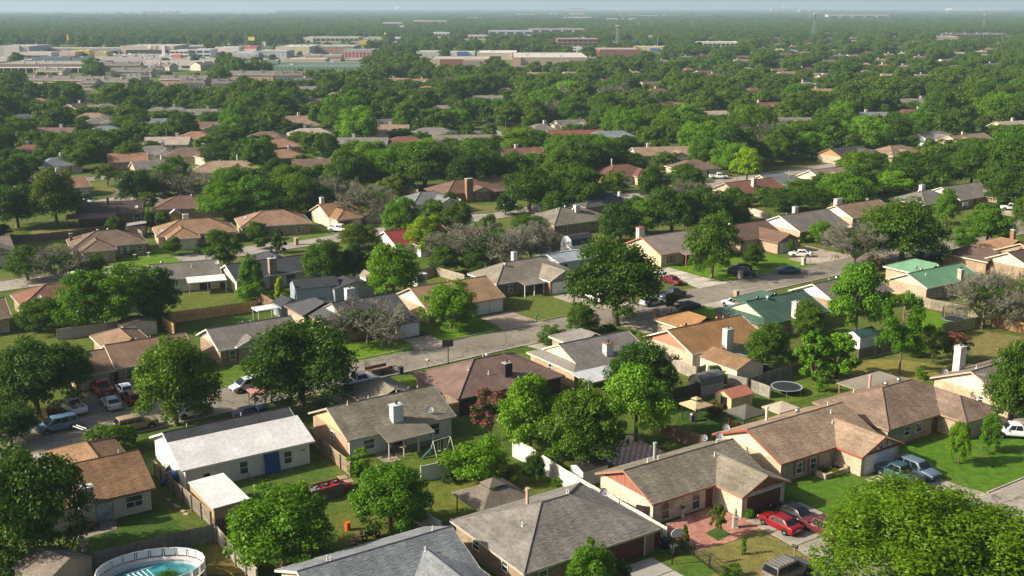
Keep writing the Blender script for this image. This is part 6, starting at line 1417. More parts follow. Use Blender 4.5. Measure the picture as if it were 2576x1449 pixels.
shed('garden_shed', 'cream metal shed with a faded red ribbed roof', 1845, 1021, 124 + 180, 2.9, 3.8, 1.8, 0.65, (0.6, 0.48, 0.26), (0.45, 0.17, 0.11), 'ribs', 'ribs', 'gable', (-.4, .7, 1.7, (0.012, 0.01, 0.01)))
shed('outbuilding', 'cream outbuilding with orange brown roof and a sheet metal awning', 1838, 945, D34, 5.0, 7.2, 2.3, 1.0, (0.62, 0.54, 0.4), (0.27, 0.165, 0.085), 'siding')
R = [q for q in COL.objects if q.name.startswith('outbuilding')][-1]
b = MB(); b.hexa([(2.4, -3.4, 2.15), (5.0, -3.4, 1.5), (5.0, 3.0, 1.5), (2.4, 3.0, 2.15)], [(2.4, -3.4, 2.2), (5.0, -3.4, 1.55), (5.0, 3.0, 1.55), (2.4, 3.0, 2.2)]); b.build('awning', 'ribs', R, (0.55, 0.53, 0.5))
shed('garden_shed', 'white shed with a dark green shingle roof', 2166, 868, D34 + 90, 2.8, 4.2, 1.9, 0.7, (0.66, 0.66, 0.62), (0.045, 0.11, 0.085), 'siding')
shed('barn_shed', 'tall white gambrel shed end beside the taupe house', 1452, 640, D34 + 270, 4.2, 5.5, 2.6, 1.7, (0.74, 0.74, 0.76), (0.05, 0.05, 0.055), 'lap', 'roof', 'gambrel')
shed('garden_shed', 'small brick shed with a grey sloping roof', 346, 590, 15, 4.0, 3.4, 2.3, 0.5, (0.36, 0.22, 0.14), (0.26, 0.26, 0.26), 'brick', 'flat', 'flat', (1.0, 1.7, 1.9, (0.4, 0.4, 0.4)))
shed('playhouse', 'orange wooden playhouse with a white edged roof', 442, 560, 15, 2.4, 2.4, 2.2, 1.0, (0.4, 0.2, 0.06), (0.4, 0.42, 0.45), 'wood', 'paint', 'gable', (-.4, .4, 1.6, (0.5, 0.35, 0.08)))
shed('playhouse', 'narrow white wooden tower playhouse in the trees', 926, 738, D34, 1.8, 2.4, 3.2, 0.9, (0.74, 0.74, 0.72), (0.3, 0.25, 0.2), 'lap', 'roof', 'gable', (-.3, .3, 2.0, (0.02, 0.02, 0.02)))
shed('garden_shed', 'tall white garden box shed by the grey fence', 1057, 722, D34, 2.0, 1.6, 2.4, 0.1, (0.72, 0.66, 0.62), (0.5, 0.5, 0.5), 'siding', 'flat', 'flat')
shed('garden_shed', 'slate blue shed with a black roof beyond the brown posts', 724, 792, D34, 3.6, 3.6, 2.1, 0.9, (0.3, 0.33, 0.36), (0.06, 0.065, 0.07), 'siding')
shed('back_house', 'slate blue sided back house with a black roof', 792, 752, D34 + 80, 5.0, 7.5, 2.7, 1.1, (0.28, 0.34, 0.4), (0.055, 0.058, 0.065), 'lap', 'roof', 'gable', (-1, 1, 2.0, (0.05, 0.05, 0.06)), cat='house')
shed('back_house', 'low black roofed wing behind the white chimney box', 880, 745, D34, 8.0, 5.0, 2.3, 0.9, (0.3, 0.34, 0.38), (0.06, 0.063, 0.07), 'lap', 'roof', cat='house')
shed('garden_shed', 'grey shed with white doors below the row of trees', 347, 840, D34, 5.2, 3.2, 2.1, 0.5, (0.52, 0.48, 0.4), (0.12, 0.09, 0.07), 'siding', 'roof', 'gable', (-2.2, -0.6, 1.8, (0.7, 0.68, 0.64)))
shed('garden_shed', 'white shed with dark roof under the far edge oak', 2478, 448, 20, 5, 6, 2.6, 1.2, (0.72, 0.74, 0.74), (0.12, 0.12, 0.12), 'lap')
shed('garden_shed', 'brown tiled shed roof in the lower corner', 140, 1475, 60, 4.6, 4.4, 2.3, 1.0, (0.3, 0.26, 0.2), (0.24, 0.2, 0.16), 'siding')
shed('garden_shed', 'small white shed with a black ribbed roof by the patio', 1482, 1208, D34 + 90, 2.2, 3.4, 1.9, 0.4, (0.66, 0.63, 0.55), (0.04, 0.035, 0.03), 'siding', 'ribs')
shed('garden_shed', 'grey shed with door near the wide oak', 1228, 452, 15, 4, 3, 2.1, 0.7, (0.5, 0.52, 0.53), (0.22, 0.23, 0.25), 'siding', 'roof', 'gable', (-.6, .6, 1.8, (0.12, 0.14, 0.18)))
shed('back_house', 'pale blue shed behind the red brown hip roof', 1608, 397, 10, 9, 6, 2.5, 1.0, (0.4, 0.6, 0.68), (0.34, 0.23, 0.14), 'siding')
def gazebo(name, label, px, py, rot, w, d, h, rise, col, post=(0.04, 0.035, 0.03), top=True, mat='flat', hang=0.3, cat='gazebo', pr=0.05):
    p = G(px, py); R = root(name, label, cat, (p.x, p.y, 0), math.radians(rot)); USED[label] = 1
    hw, hd = w / 2, d / 2; b = MB()
    for sg in (0, 1):
        k = 0.28 if top else 0.0
        E = [(-hw - hang, -hd - hang), (hw + hang, -hd - hang), (hw + hang, hd + hang), (-hw - hang, hd + hang)]
        z = -0.06 * sg
        for i in range(4):
            a, c = E[i], E[(i + 1) % 4]
            q = [(a[0], a[1], h + z), (c[0], c[1], h + z), (c[0] * k, c[1] * k, h + rise * (1 - k) + z), (a[0] * k, a[1] * k, h + rise * (1 - k) + z)]
            if not top: q = q[:2] + [(0, 0, h + rise + z)]
            b.face(q if not sg else q[::-1])
        if not sg:
            for i in range(4):
                a, c = E[i], E[(i + 1) % 4]; b.face([(a[0], a[1], h - .18), (c[0], c[1], h - .18), (c[0], c[1], h), (a[0], a[1], h)])
    b.build('canopy', mat, R, col)
    if top:
        b = MB(); k = 0.34; zz = h + rise * 0.72 + 0.22
        E = [(-hw * k - .1, -hd * k - .1), (hw * k + .1, -hd * k - .1), (hw * k + .1, hd * k + .1), (-hw * k - .1, hd * k + .1)]
        for i in range(4):
            a, c = E[i], E[(i + 1) % 4]; b.face([(a[0], a[1], zz), (c[0], c[1], zz), (0, 0, zz + rise * .4)]); b.face([(c[0], c[1], zz - .04), (a[0], a[1], zz - .04), (0, 0, zz + rise * .4 - .05)])
        b.build('canopy_vent', mat, R, col)
    for x in (-hw, hw):
        for y in (-hd, hd): bx('post', 'paint', R, post, x - pr, x + pr, y - pr, y + pr, 0, h)
    return R
gazebo('gazebo', 'small cream canopy gazebo over a barbecue', 1750, 1056, D34, 2.4, 2.4, 2.1, 0.7, (0.5, 0.38, 0.22))
gazebo('gazebo', 'dark grey canopy gazebo over red garden chairs', 1874, 1078, D34, 3.4, 3.0, 2.2, 1.0, (0.12, 0.115, 0.095), (0.06, 0.05, 0.04), False)
gazebo('gazebo', 'shingled brown gazebo with a small white cupola', 1240, 1300, D34, 5.4, 5.0, 2.4, 1.5, (0.2, 0.165, 0.13), (0.05, 0.04, 0.03), True, 'roof', 0.4)
gazebo('carport', 'cream curved canopy shelter by the patio fence', 1962, 1058, D34, 3.0, 2.4, 1.8, 0.25, (0.48, 0.41, 0.3), (0.3, 0.2, 0.1), False, 'flat', 0.3, 'carport')
gazebo('awning', 'flat white canopy behind the grey gabled roof', 668, 806, D34, 3.2, 2.4, 2.2, 0.1, (0.7, 0.7, 0.72), (0.5, 0.5, 0.5), False, 'flat', 0.2, 'canopy')
gazebo('carport', 'dusty pink carport roof at the kerb under the oak', 655, 1018, D34, 2.2, 2.2, 2.0, 0.3, (0.4, 0.2, 0.17), (0.2, 0.1, 0.08), False, 'flat', 0.2, 'carport')
def chair(px, py, rot, col, label, group):
    p = G(px, py); R = root('garden_chair', label, 'chair', (p.x, p.y, 0.03), math.radians(rot), group)
    bx('seat', 'paint', R, col, -.28, .28, -.28, .28, .38, .45); b = MB(); b.hexa([(-.28, .24, .45), (.28, .24, .45), (.28, .3, .45), (-.28, .3, .45)], [(-.26, .4, 1.0), (.26, .4, 1.0), (.26, .45, 1.0), (-.26, .45, 1.0)]); b.build('backrest', 'paint', R, col)
    for x in (-.26, .26):
        for y in (-.25, .25): bx('leg', 'paint', R, col, x - .03, x + .03, y - .03, y + .03, 0, .38)
        bx('armrest', 'paint', R, col, x - .04, x + .04, -.28, .3, .62, .67)
for x, y, r, l in ((1842, 1074, 60, 'red garden chair at the near post of the grey gazebo'), (1862, 1086, 20, 'red garden chair at the front of the grey gazebo'), (1896, 1072, 200, 'red garden chair on the far side of the grey gazebo')):
    chair(x, y, r, (0.38, 0.04, 0.04), l, 'red chairs under the grey gazebo')
for x, y, r, l in ((215, 1338, 30, 'black iron chair nearer the chimney on the shaded patio'), (242, 1332, 210, 'black iron chair by the sliding door on the shaded patio')):
    chair(x, y, r, (0.02, 0.02, 0.02), l, 'black chairs on the shaded patio')
def table(px, py, label, col=(0.2, 0.2, 0.2), r=0.5):
    p = G(px, py); R = root('garden_table', label, 'table', (p.x, p.y, 0.03))
    b = MB(); b.lathe([(0, .68), (r, .68), (r, .72), (0, .72)], 14); b.build('table_top', 'paint', R, col)
    b = MB(); b.tube([(0, 0, 0), (0, 0, .68)], .05, 6); b.build('stem', 'metal', R, col)
table(230, 1334, 'round black table between the black iron chairs', (0.02, 0.02, 0.02)); table(1868, 1076, 'small round table among the red chairs', (0.4, 0.42, 0.42)); table(1012, 1137, 'round tan table under the olive porch roof', (0.42, 0.3, 0.12)); 
def bbq(px, py, label):
    p = G(px, py); R = root('barbecue_grill', label, 'barbecue', (p.x, p.y, 0.02), 0.5)
    bx('cart', 'paint', R, (0.05, 0.05, 0.05), -.35, .35, -.25, .25, .1, .75); b = MB(); b.lathe([(0, .75), (.34, .75), (.36, .9), (.25, 1.1), (0, 1.16)], 12); b.build('lid', 'metal', R, (0.12, 0.12, 0.13)); bx('side_shelf', 'paint', R, (0.3, 0.3, 0.3), .36, .75, -.22, .22, .72, .76)
bbq(1742, 1060, 'black barbecue under the cream gazebo'); bbq(985, 1140, 'black barbecue against the olive porch'); bbq(1222, 462, 'dark kettle barbecue by the grey far shed')
def trampoline(px, py, r, label, net=False):
    p = G(px, py); R = root('trampoline', label, 'trampoline', (p.x, p.y, 0)); USED[label] = 1
    b = MB(); b.lathe([(0, .9), (r * .86, .9), (r * .86, .88), (0, .88)], 36); b.build('mat', 'rubber', R, (0.022, 0.024, 0.03))
    b = MB(); b.lathe([(r * .87, .9), (r, .93), (r, .88), (r * .87, .87)], 36); b.build('rim_pad', 'paint', R, (0.22, 0.25, 0.27) if not net else (0.2, 0.26, 0.42))
    for k in range(6):
        a = k * math.pi / 3 + .3; b = MB(); b.tube([(r * .97 * math.cos(a), r * .97 * math.sin(a), 0), (r * .97 * math.cos(a), r * .97 * math.sin(a), .9)], .03, 6); b.build('leg', 'metal', R, (0.4, 0.4, 0.4))
        if net: b = MB(); b.tube([(r * .99 * math.cos(a), r * .99 * math.sin(a), .9), (r * .99 * math.cos(a), r * .99 * math.sin(a), 2.7)], .04, 6); b.build('net_pole', 'paint', R, (0.42, 0.26, 0.08) if k % 2 else (0.1, 0.08, 0.06))
    if net:
        b = MB(); n = 40
        for k in range(n):
            a = 2 * math.pi * k / n; c_ = (r * .97 * math.cos(a), r * .97 * math.sin(a)); b.tube([(c_[0], c_[1], .95), (c_[0], c_[1], 2.6)], .022, 3, False)
        for z in [.95 + .165 * i for i in range(11)]: b.lathe([(r * .972, z), (r * .972, z + .02), (r * .965, z)], 36)
        b.build('safety_net', 'rubber', R, (0.05, 0.045, 0.04))
trampoline(1978, 988, 2.12, 'open round trampoline with a pale rim and no net')
trampoline(2399, 815, 1.95, 'round trampoline inside a dark safety net', True)
# above ground pool with fence deck
p = G(384, 1480); R = root('swimming_pool', 'oval above ground pool of white panels with turquoise water and weeds', 'swimming pool', (p.x, p.y, 0), math.radians(20))
n = 24; A_, B_ = 4.15, 2.75
ell = lambda a, k=1.0, o=0.0: ((A_ + o) * k * math.cos(a), (B_ + o) * k * math.sin(a))
for k in range(n):
    a, c = 2 * math.pi * k / n, 2 * math.pi * (k + 1) / n
    pa, pb = ell(a), ell(c); qa, qb = ell(a, 1, -.06), ell(c, 1, -.06)
    b = MB(); b.hexa([(*pa, 0), (*pb, 0), (*qb, 0), (*qa, 0)], [(*pa, 1.3), (*pb, 1.3), (*qb, 1.3), (*qa, 1.3)]); b.build('wall_panel', 'paint', R, (0.5, 0.55, 0.58))
    ra, rb, sa, sb = ell(a, 1, .5), ell(c, 1, .5), ell(a, 1, -.12), ell(c, 1, -.12)
    b = MB(); b.hexa([(*ra, 1.3), (*rb, 1.3), (*sb, 1.3), (*sa, 1.3)], [(*ra, 1.38), (*rb, 1.38), (*sb, 1.38), (*sa, 1.38)]); b.build('deck_board', 'paint', R, (0.5, 0.47, 0.46))
    if k not in (17, 18, 19):
        oa, ob2 = ell(a + .03, 1, .5), ell(c - .03, 1, .5); ia, ib = ell(a + .03, 1, .44), ell(c - .03, 1, .44)
        b = MB(); b.hexa([(*oa, 1.5), (*ob2, 1.5), (*ib, 1.5), (*ia, 1.5)], [(*oa, 2.15), (*ob2, 2.15), (*ib, 2.15), (*ia, 2.15)]); b.build('screen_panel', 'paint', R, (0.66, 0.66, 0.67))
        b = MB(); b.tube([(*ell(a, 1, .47), 0.0), (*ell(a, 1, .47), 2.22)], .05, 6); b.build('rail_post', 'paint', R, (0.7, 0.7, 0.7))
        b = MB(); b.tube([(*ell(a, 1, .47), 2.2), (*ell(c, 1, .47), 2.2)], .04, 6); b.build('top_rail', 'paint', R, (0.7, 0.7, 0.7))
b = MB(); b.face([(*ell(2 * math.pi * k / 40, 1, -.07), .95) for k in range(40)]); b.build('water', 'glass', R, (0.03, 0.2, 0.24))
b = MB(); b.face([(*ell(2 * math.pi * k / 40, 1, -.065), .3) for k in range(40)]); b.build('liner', 'paint', R, (0.05, 0.25, 0.33))
b = MB(); rr = random.Random(5)
for k in range(1600):
    a = rr.uniform(0, 6.28); q = abs(rr.gauss(0, .5)); x, y = 1.3 + 1.5 * q * math.cos(a), .2 + 1.0 * q * math.sin(a); z = .95 + rr.uniform(0, .35) * max(0, 1 - q); s = rr.uniform(.05, .13); w = rr.uniform(0, 6.28)
    b.face([(x, y, z), (x + s * math.cos(w), y + s * math.sin(w), z + s * .4), (x + s * math.cos(w + .8), y + s * math.sin(w + .8), z + s * .5)])
o = b.build('weeds', 'leaf', R, (1, 1.3, .8), uv=False); o['kind'] = 'stuff'
b = MB(); b.tube([(-2.2, .6, 1.4), (0.2, .4, 1.9)], .03, 6)
for k in range(5): b.tube([(-2 + k * .4, .6 - k * .03, 1.4 + k * .09), (-1.2 + k * .4, -.6, 1.2)], .018, 5)
b.build('folded_ladder', 'metal', R, (0.55, 0.55, 0.55))
# swing set
p = G(1112, 1140); R = root('swing_set', 'white framed swing set with a dark green slide', 'swing set', (p.x, p.y, 0), math.radians(40)); R.scale = (.78, .78, .78)
for x in (-1.6, 1.6):
    for y in (-.9, .9): b = MB(); b.tube([(x, y, 0), (x, 0, 2.3)], .045, 6); b.build('leg', 'paint', R, (0.68, 0.68, 0.66))
b = MB(); b.tube([(-1.6, 0, 2.3), (1.6, 0, 2.3)], .045, 6); b.build('top_bar', 'paint', R, (0.68, 0.68, 0.66))
for x in (-.5, .6):
    b = MB(); b.tube([(x - .2, 0, 2.3), (x - .2, 0, .5)], .012, 4); b.tube([(x + .2, 0, 2.3), (x + .2, 0, .5)], .012, 4); b.box(x - .24, x + .24, -.1, .1, .46, .5); b.build('swing', 'paint', R, (0.6, 0.6, 0.6))
b = MB(); b.hexa([(-1.9, -.2, 1.2), (-1.9, .25, 1.2), (-3.6, .25, .1), (-3.6, -.2, .1)], [(-1.9, -.2, 1.26), (-1.9, .25, 1.26), (-3.6, .25, .16), (-3.6, -.2, .16)])
b.hexa([(-1.9, -.24, 1.2), (-1.9, -.2, 1.2), (-3.6, -.2, .1), (-3.6, -.24, .1)], [(-1.9, -.24, 1.45), (-1.9, -.2, 1.45), (-3.6, -.2, .3), (-3.6, -.24, .3)]); b.build('slide', 'paint', R, (0.02, 0.08, 0.07))
# red truck bed with tyres and wheel covers
p = G(822, 1242); R = root('trailer_bed', 'bright red flat truck bed standing in the yard', 'trailer', (p.x, p.y, 0), math.radians(D34)); USED['x'] = 1
bx('bed_floor', 'paint', R, (0.42, 0.02, 0.03), -2.6, 2.4, -1.0, 1.0, .6, .72)
for nm, a in (('side_board', (-2.6, 2.4, -1.06, -1.0, .6, 1.0)), ('side_board', (-2.6, 2.4, 1.0, 1.06, .6, 1.0)), ('tail_board', (-2.66, -2.6, -1.06, 1.06, .6, 1.0))): bx(nm, 'paint', R, (0.42, 0.02, 0.03), *a)
for x in (-1.4, 1.2):
    for y in (-.8, .8): b = MB(); b.lathe([(.1, -.1), (.33, -.1), (.36, 0), (.33, .1), (.1, .1)], 14); b.build('wheel', 'rubber', R, (0.015, 0.015, 0.015), (x, y, .36), (math.pi / 2, 0, 0))
def on_bed(lx, ly): 
    a = math.radians(D34); return (p.x + lx * math.cos(a) - ly * math.sin(a), p.y + lx * math.sin(a) + ly * math.cos(a))
for lx, ly, t, l in ((-1.0, .55, .1, 'loose tyre on the red truck bed nearest the white addition'), (0.1, .6, .2, 'loose tyre in the middle of the red truck bed'), (1.3, .75, .1, 'loose tyre at the far rim of the red truck bed'), (1.7, -.35, .15, 'loose tyre lying close to the red bed end'), (1.9, 1.5, 0, 'dark tyre standing just behind the red truck bed')):
    q = on_bed(lx, ly); R2 = root('tyre', l, 'tyre', (q[0], q[1], .84 if ly < 1.2 else .5), 0, 'loose tyres around the red truck bed')
    b = MB(); b.lathe([(.24, -.1), (.36, -.12), (.42, -.06), (.42, .06), (.36, .12), (.24, .1)], 18); o = b.build('tread', 'rubber', R2, (0.016, 0.016, 0.017)); o.rotation_euler = (t, t, 0)
    b = MB(); b.lathe([(0, .04), (.1, .06), (.24, .05), (.24, -.05), (0, -.04)], 12); b.build('rim', 'metal', R2, (0.3, 0.3, 0.3))
for k in range(9):
    q = on_bed(-1.75 + (k % 3) * .42, -.55 + (k // 3) * .38); R2 = tag(ob('wheel_cover', None, None, (1, 1, 1), (q[0], q[1], .76 + (k % 4) * .05)), 'silver wheel cover piled on the red truck bed', 'wheel cover', 'silver wheel covers piled on the red bed')
    b = MB(); b.lathe([(0, .05), (.06, .06), (.1, .03), (.2, .04), (.2, .0), (0, 0)], 12); b.build('disc', 'metal', R2, (0.5, 0.5, 0.5), (0, 0, 0), (random.uniform(-.4, .4), random.uniform(-.4, .4), 0))
for lx, ly, z, l in ((2.3, .9, .95, 'beige folded cardboard on the red bed end'), (2.7, .3, .7, 'beige board leaning off the red bed')):
    q = on_bed(lx, ly); o = bx('cardboard_sheet', 'paint', None, (0.5, 0.36, 0.24), -.5, .5, -.35, .35, 0, .06); o.location = (q[0], q[1], z); o.rotation_euler = (.2, .15, .7); tag(o, l, 'cardboard')
# flat trailer on the street
p = G(946, 940); R = root('utility_trailer', 'open flat trailer with an upright mesh ramp at the kerb', 'trailer', (p.x, p.y, 0), math.radians(UD))
bx('deck', 'wood', R, (0.25, 0.17, 0.11), -1.2, 2.2, -.9, .9, .5, .58)
for y in (-.95, .9): bx('side_rail', 'metal', R, (0.16, 0.08, 0.06), -1.2, 2.2, y, y + .05, .5, .95)
b = MB(); 
for k in range(7): b.tube([(-1.25, -.9 + k * .3, .55), (-1.3, -.9 + k * .3, 1.9)], .03, 4)
b.tube([(-1.3, -.95, 1.9), (-1.3, .95, 1.9)], .03, 4); b.tube([(-1.28, -.95, 1.2), (-1.28, .95, 1.2)], .03, 4); b.build('ramp', 'metal', R, (0.03, 0.03, 0.03))
for y in (-1.05, 1.0): b = MB(); b.lathe([(0, -.1), (.3, -.1), (.33, 0), (.3, .1), (0, .1)], 14); b.build('wheel', 'rubber', R, (0.015, 0.015, 0.015), (.5, y, .33), (math.pi / 2, 0, 0))
b = MB(); b.tube([(2.2, -.5, .5), (3.4, 0, .5), (2.2, .5, .5)], .05, 5); b.build('tow_bar', 'metal', R, (0.03, 0.03, 0.03))
def bin_(px, py, col, label):
    p = G(px, py); R = root('wheelie_bin', label, 'bin', (p.x, p.y, 0), .6, 'wheeled rubbish bins'); b = MB()
    b.hexa([(-.24, -.26, .08), (.24, -.26, .08), (.24, .26, .08), (-.24, .26, .08)], [(-.32, -.36, 1.0), (.32, -.36, 1.0), (.32, .36, 1.0), (-.32, .36, 1.0)]); b.build('tub', 'paint', R, col)
    bx('lid', 'paint', R, tuple(c * .8 for c in col), -.34, .34, -.4, .38, 1.0, 1.08); bx('handle', 'paint', R, col, -.28, .28, .38, .46, .92, .98)
    for x in (-.28, .22): b = MB(); b.lathe([(0, -.04), (.12, -.04), (.12, .04), (0, .04)], 10); b.build('wheel', 'rubber', R, (0.02, 0.02, 0.02), (x + .03, .28, .12), (0, math.pi / 2, 0))
bin_(1673, 1381, (0.015, 0.02, 0.045), 'navy wheeled bin against the dark red garage wall'); bin_(1694, 1397, (0.06, 0.055, 0.05), 'grey wheeled bin in front of the navy one')
bin_(1008, 941, (0.03, 0.04, 0.045), 'dark wheeled bin standing alone in the street'); bin_(210, 967, (0.012, 0.015, 0.03), 'black bin in the shade beside the red pickup'); bin_(2440, 772, (0.015, 0.02, 0.04), 'dark blue bin along the long weathered fence'); bin_(547, 670, (0.02, 0.05, 0.12), 'blue bin by the white drive near the black roof')
bin_(807, 1385, (0.02, 0.02, 0.022), 'black bin in the grass above the blue grey roof')
def hoop(px, py, h, rot, board, label):
    p = G(px, py); R = root('basketball_hoop', label, 'basketball hoop', (p.x, p.y, 0), math.radians(rot)); USED[label] = 1
    b = MB(); b.tube([(0, 0, 0), (0, 0, h), (.5, 0, h + .25)], .06, 6); b.build('pole', 'metal', R, (0.02, 0.02, 0.02))
    if board == 'fan': 
        b = MB(); k = 12; pts = [(.55, .68 * math.cos(math.pi * 2 * i / k), h + .45 + .46 * math.sin(math.pi * 2 * i / k)) for i in range(k)]
        b.face(pts); b.face([(x - .05, y, z) for x, y, z in pts][::-1]); [b.face([pts[i], (pts[i][0] - .05,) + pts[i][1:], (pts[(i + 1) % k][0] - .05,) + pts[(i + 1) % k][1:], pts[(i + 1) % k]]) for i in range(k)]
        b.build('backboard', 'paint', R, (0.5, 0.5, 0.47))
    else:
        B = bx('backboard', 'paint', R, board, .5, .56, -.8, .8, h - .1, h + .95)
        c = (0.03, 0.03, 0.03) if board[0] > .3 else (0.3, 0.3, 0.3)
        b = MB()
        for a in ((-.8, .8, h - .1, h - .04), (-.8, .8, h + .89, h + .95), (-.8, -.74, h - .1, h + .95), (.74, .8, h - .1, h + .95), (-.3, .3, h + .1, h + .15), (-.3, .3, h + .5, h + .55), (-.3, -.25, h + .1, h + .55), (.25, .3, h + .1, h + .55)): b.box(.562, .575, *a)
        b.build('painted_frame', 'paint', B, c)
    b = MB(); n = 12
    b.tube([(.58 + .25 + .23 * math.cos(2 * math.pi * i / n), .23 * math.sin(2 * math.pi * i / n), h + .05) for i in range(n + 1)], .02, 4, False); b.build('rim', 'metal', R, (0.4, 0.1, 0.02))
hoop(1690.5, 1421, 3.0, -60, 'fan', 'basketball hoop with a pale fan shaped backboard beside the bins')
hoop(1128, 922, 2.9, 100, (0.05, 0.05, 0.055), 'basketball hoop with a dark square backboard at the kerb')
hoop(2422, 548, 3.1, -75, (0.66, 0.66, 0.66), 'basketball hoop with a white framed backboard on the drive')
def mailbox(px, py, label, kind='post', col=(0.03, 0.03, 0.03), post=(0.25, 0.18, 0.12)):
    p = G(px, py); R = root('mailbox', label, 'mailbox', (p.x, p.y, 0), math.radians(UD), 'kerbside mailboxes')
    if kind == 'brick': bx('pillar', 'brick', R, post, -.35, .35, -.35, .35, 0, 1.45); bx('cap', 'concrete', R, (0.45, 0.4, 0.33), -.42, .42, -.42, .42, 1.45, 1.55); bx('letter_flap', 'paint', R, col, -.14, .14, -.38, -.34, 1.0, 1.25)
    else:
        bx('post', 'wood', R, post, -.05, .05, -.05, .05, 0, 1.05); b = MB(); b.lathe([(0, -.28), (.16, -.28), (.16, .28), (0, .28)], 12); b.build('letter_box', 'paint', R, col, (0, 0, 1.2), (math.pi / 2, 0, 0)); bx('flag', 'paint', R, (0.4, 0.03, 0.03), .16, .18, -.05, .15, 1.2, 1.28)
for a in ((1998, 1404, 'black mailbox in the dry grass above the beige vehicle'), (1014, 882, 'black mailbox at the corner of the bright lawn'), (1076, 926, 'grey mailbox on a wooden post near the dark hoop', 'post', (0.3, 0.32, 0.33)), (1487, 780, 'white mailbox on a white post behind the dark shrub', 'post', (0.1, 0.1, 0.1), (0.7, 0.7, 0.7)),
          (1350, 810, 'green mailbox before the stone grey house', 'post', (0.03, 0.12, 0.09), (0.05, 0.05, 0.05)), (1852, 752, 'brick mailbox pillar beside the dark green roof', 'brick', (0.1, 0.08, 0.06), (0.42, 0.3, 0.2)), (1862, 702, 'stone mailbox pillar behind the black pickup', 'brick', (0.1, 0.08, 0.06), (0.42, 0.38, 0.32)),
          (746, 616, 'brick mailbox by the small cypress shaped bush', 'brick', (0.3, 0.3, 0.3), (0.4, 0.26, 0.18)), (2021, 666, 'stone mailbox beside the teal sedan', 'brick', (0.3, 0.3, 0.32), (0.5, 0.46, 0.4)), (2509, 562, 'tan mailbox at the edge of the far bright lawn', 'post', (0.3, 0.22, 0.14)), (2486, 603, 'dark mailbox beside the orange tan roof'), (290, 492, 'dark mailbox at the cul de sac corner'), (1558, 496, 'white mailbox pillar behind the white pickup', 'brick', (0.1, 0.1, 0.1), (0.7, 0.68, 0.64)), (1650, 800, 'rough stone mailbox at the corner of the long street', 'brick', (0.3, 0.28, 0.24), (0.45, 0.33, 0.22))):
    mailbox(*a)
def lamp(px, py, ytop, label, kind='globe'):
    p = G(px, py); h = Htop(p.y, ytop); R = root('street_lamp', label, 'street lamp', (p.x, p.y, 0), random.uniform(0, 6), 'street lamps')
    r = max(.06, p.y * .00022)
    if kind == 'globe':
        b = MB(); b.tube([(0, 0, 0), (0, 0, h - .7)], [r * 1.3, r * .8], 6); b.build('pole', 'metal', R, (0.3, 0.3, 0.3))
        b = MB(); b.lathe([(0, h - .75), (.12, h - .72), (.24, h - .4), (.2, h - .1), (.05, h), (0, h)], 10); b.build('globe', 'paint', R, (0.66, 0.66, 0.66))
    else:
        b = MB(); b.tube([(0, 0, 0), (0, 0, h - .6), (.4, 0, h - .1), (1.4, 0, h)], [r * 1.4, r, r, r * .8], 6); b.build('pole', 'metal', R, (0.42, 0.42, 0.42)); b = MB(); b.box(1.1, 2.0, -.2, .2, h - .12, h + .1); b.build('lamp_head', 'metal', R, (0.45, 0.45, 0.45))
lamp(2035, 698, 633, 'globe street lamp beside the teal sedan'); lamp(2147, 405, 380, 'globe street lamp before the ochre gable house'); lamp(1158, 536, 500, 'globe lamp before the blue grey gable roof')
for x, y, t, l in ((130, 262, 237, 'curved arm street lamp in the trees below the apartments'), (710, 338, 299, 'tall pale lamp column by the beige hip roof'), (2255, 97, 83, 'arm street lamp by the far dark roof'), (1440, 138, 112, 'tall lamp column left of the brown office'), (1653, 128, 94, 'tall double lamp column by the blue and yellow shops'), (1327, 142, 121, 'thin lamp column behind the white flat roofs'), (2200, 96, 84, 'arm lamp among the far orange roofs')): lamp(x, y, t, l, 'arm')
def upole(px, py, ytop, label, arm=True, col=(0.16, 0.13, 0.1)):
    p = G(px, py); h = Htop(p.y, ytop); R = root('utility_pole', label, 'utility pole', (p.x, p.y, 0), math.radians(30), 'wooden utility poles'); r = max(.13, p.y * .00025)
    b = MB(); b.tube([(0, 0, 0), (0, 0, h)], [r, r * .7], 6); b.build('pole', 'bark', R, col)
    if arm: bx('cross_arm', 'wood', R, col, -1.1, 1.1, -r, r, h - 1.0, h - .8); b = MB(); b.lathe([(0, h - 2.4), (.22, h - 2.4), (.22, h - 1.6), (0, h - 1.6)], 8, (.3, 0, 0)); b.build('transformer', 'metal', R, (0.35, 0.35, 0.35))
upole(1500, 332, 284, 'wooden pole behind the terracotta roof'); upole(2309, 282, 229, 'wooden pole before the grey far roof on the right'); upole(2406, 262, 224, 'wooden pole in the bright green treetops'); upole(1272, 350, 290, 'wooden pole by the quiet road', False); upole(421, 372, 322, 'wooden pole by the solar roof', False, (0.3, 0.28, 0.26)); upole(1185, 310, 294, 'short pole behind the long grey roof', False); upole(727, 340, 315, 'pole beside the beige hip roof', False); upole(872, 330, 300, 'pole among dark oaks beyond the beige roof', False, (0.35, 0.33, 0.3)); upole(1015, 335, 299, 'pole beside the tan roof in the middle trees', False)
upole(1625, 210, 195, 'pole in the treetops above the brown roofs', False); upole(747, 240, 214, 'orange tinted pole by the grey green roof', False, (0.4, 0.2, 0.06))
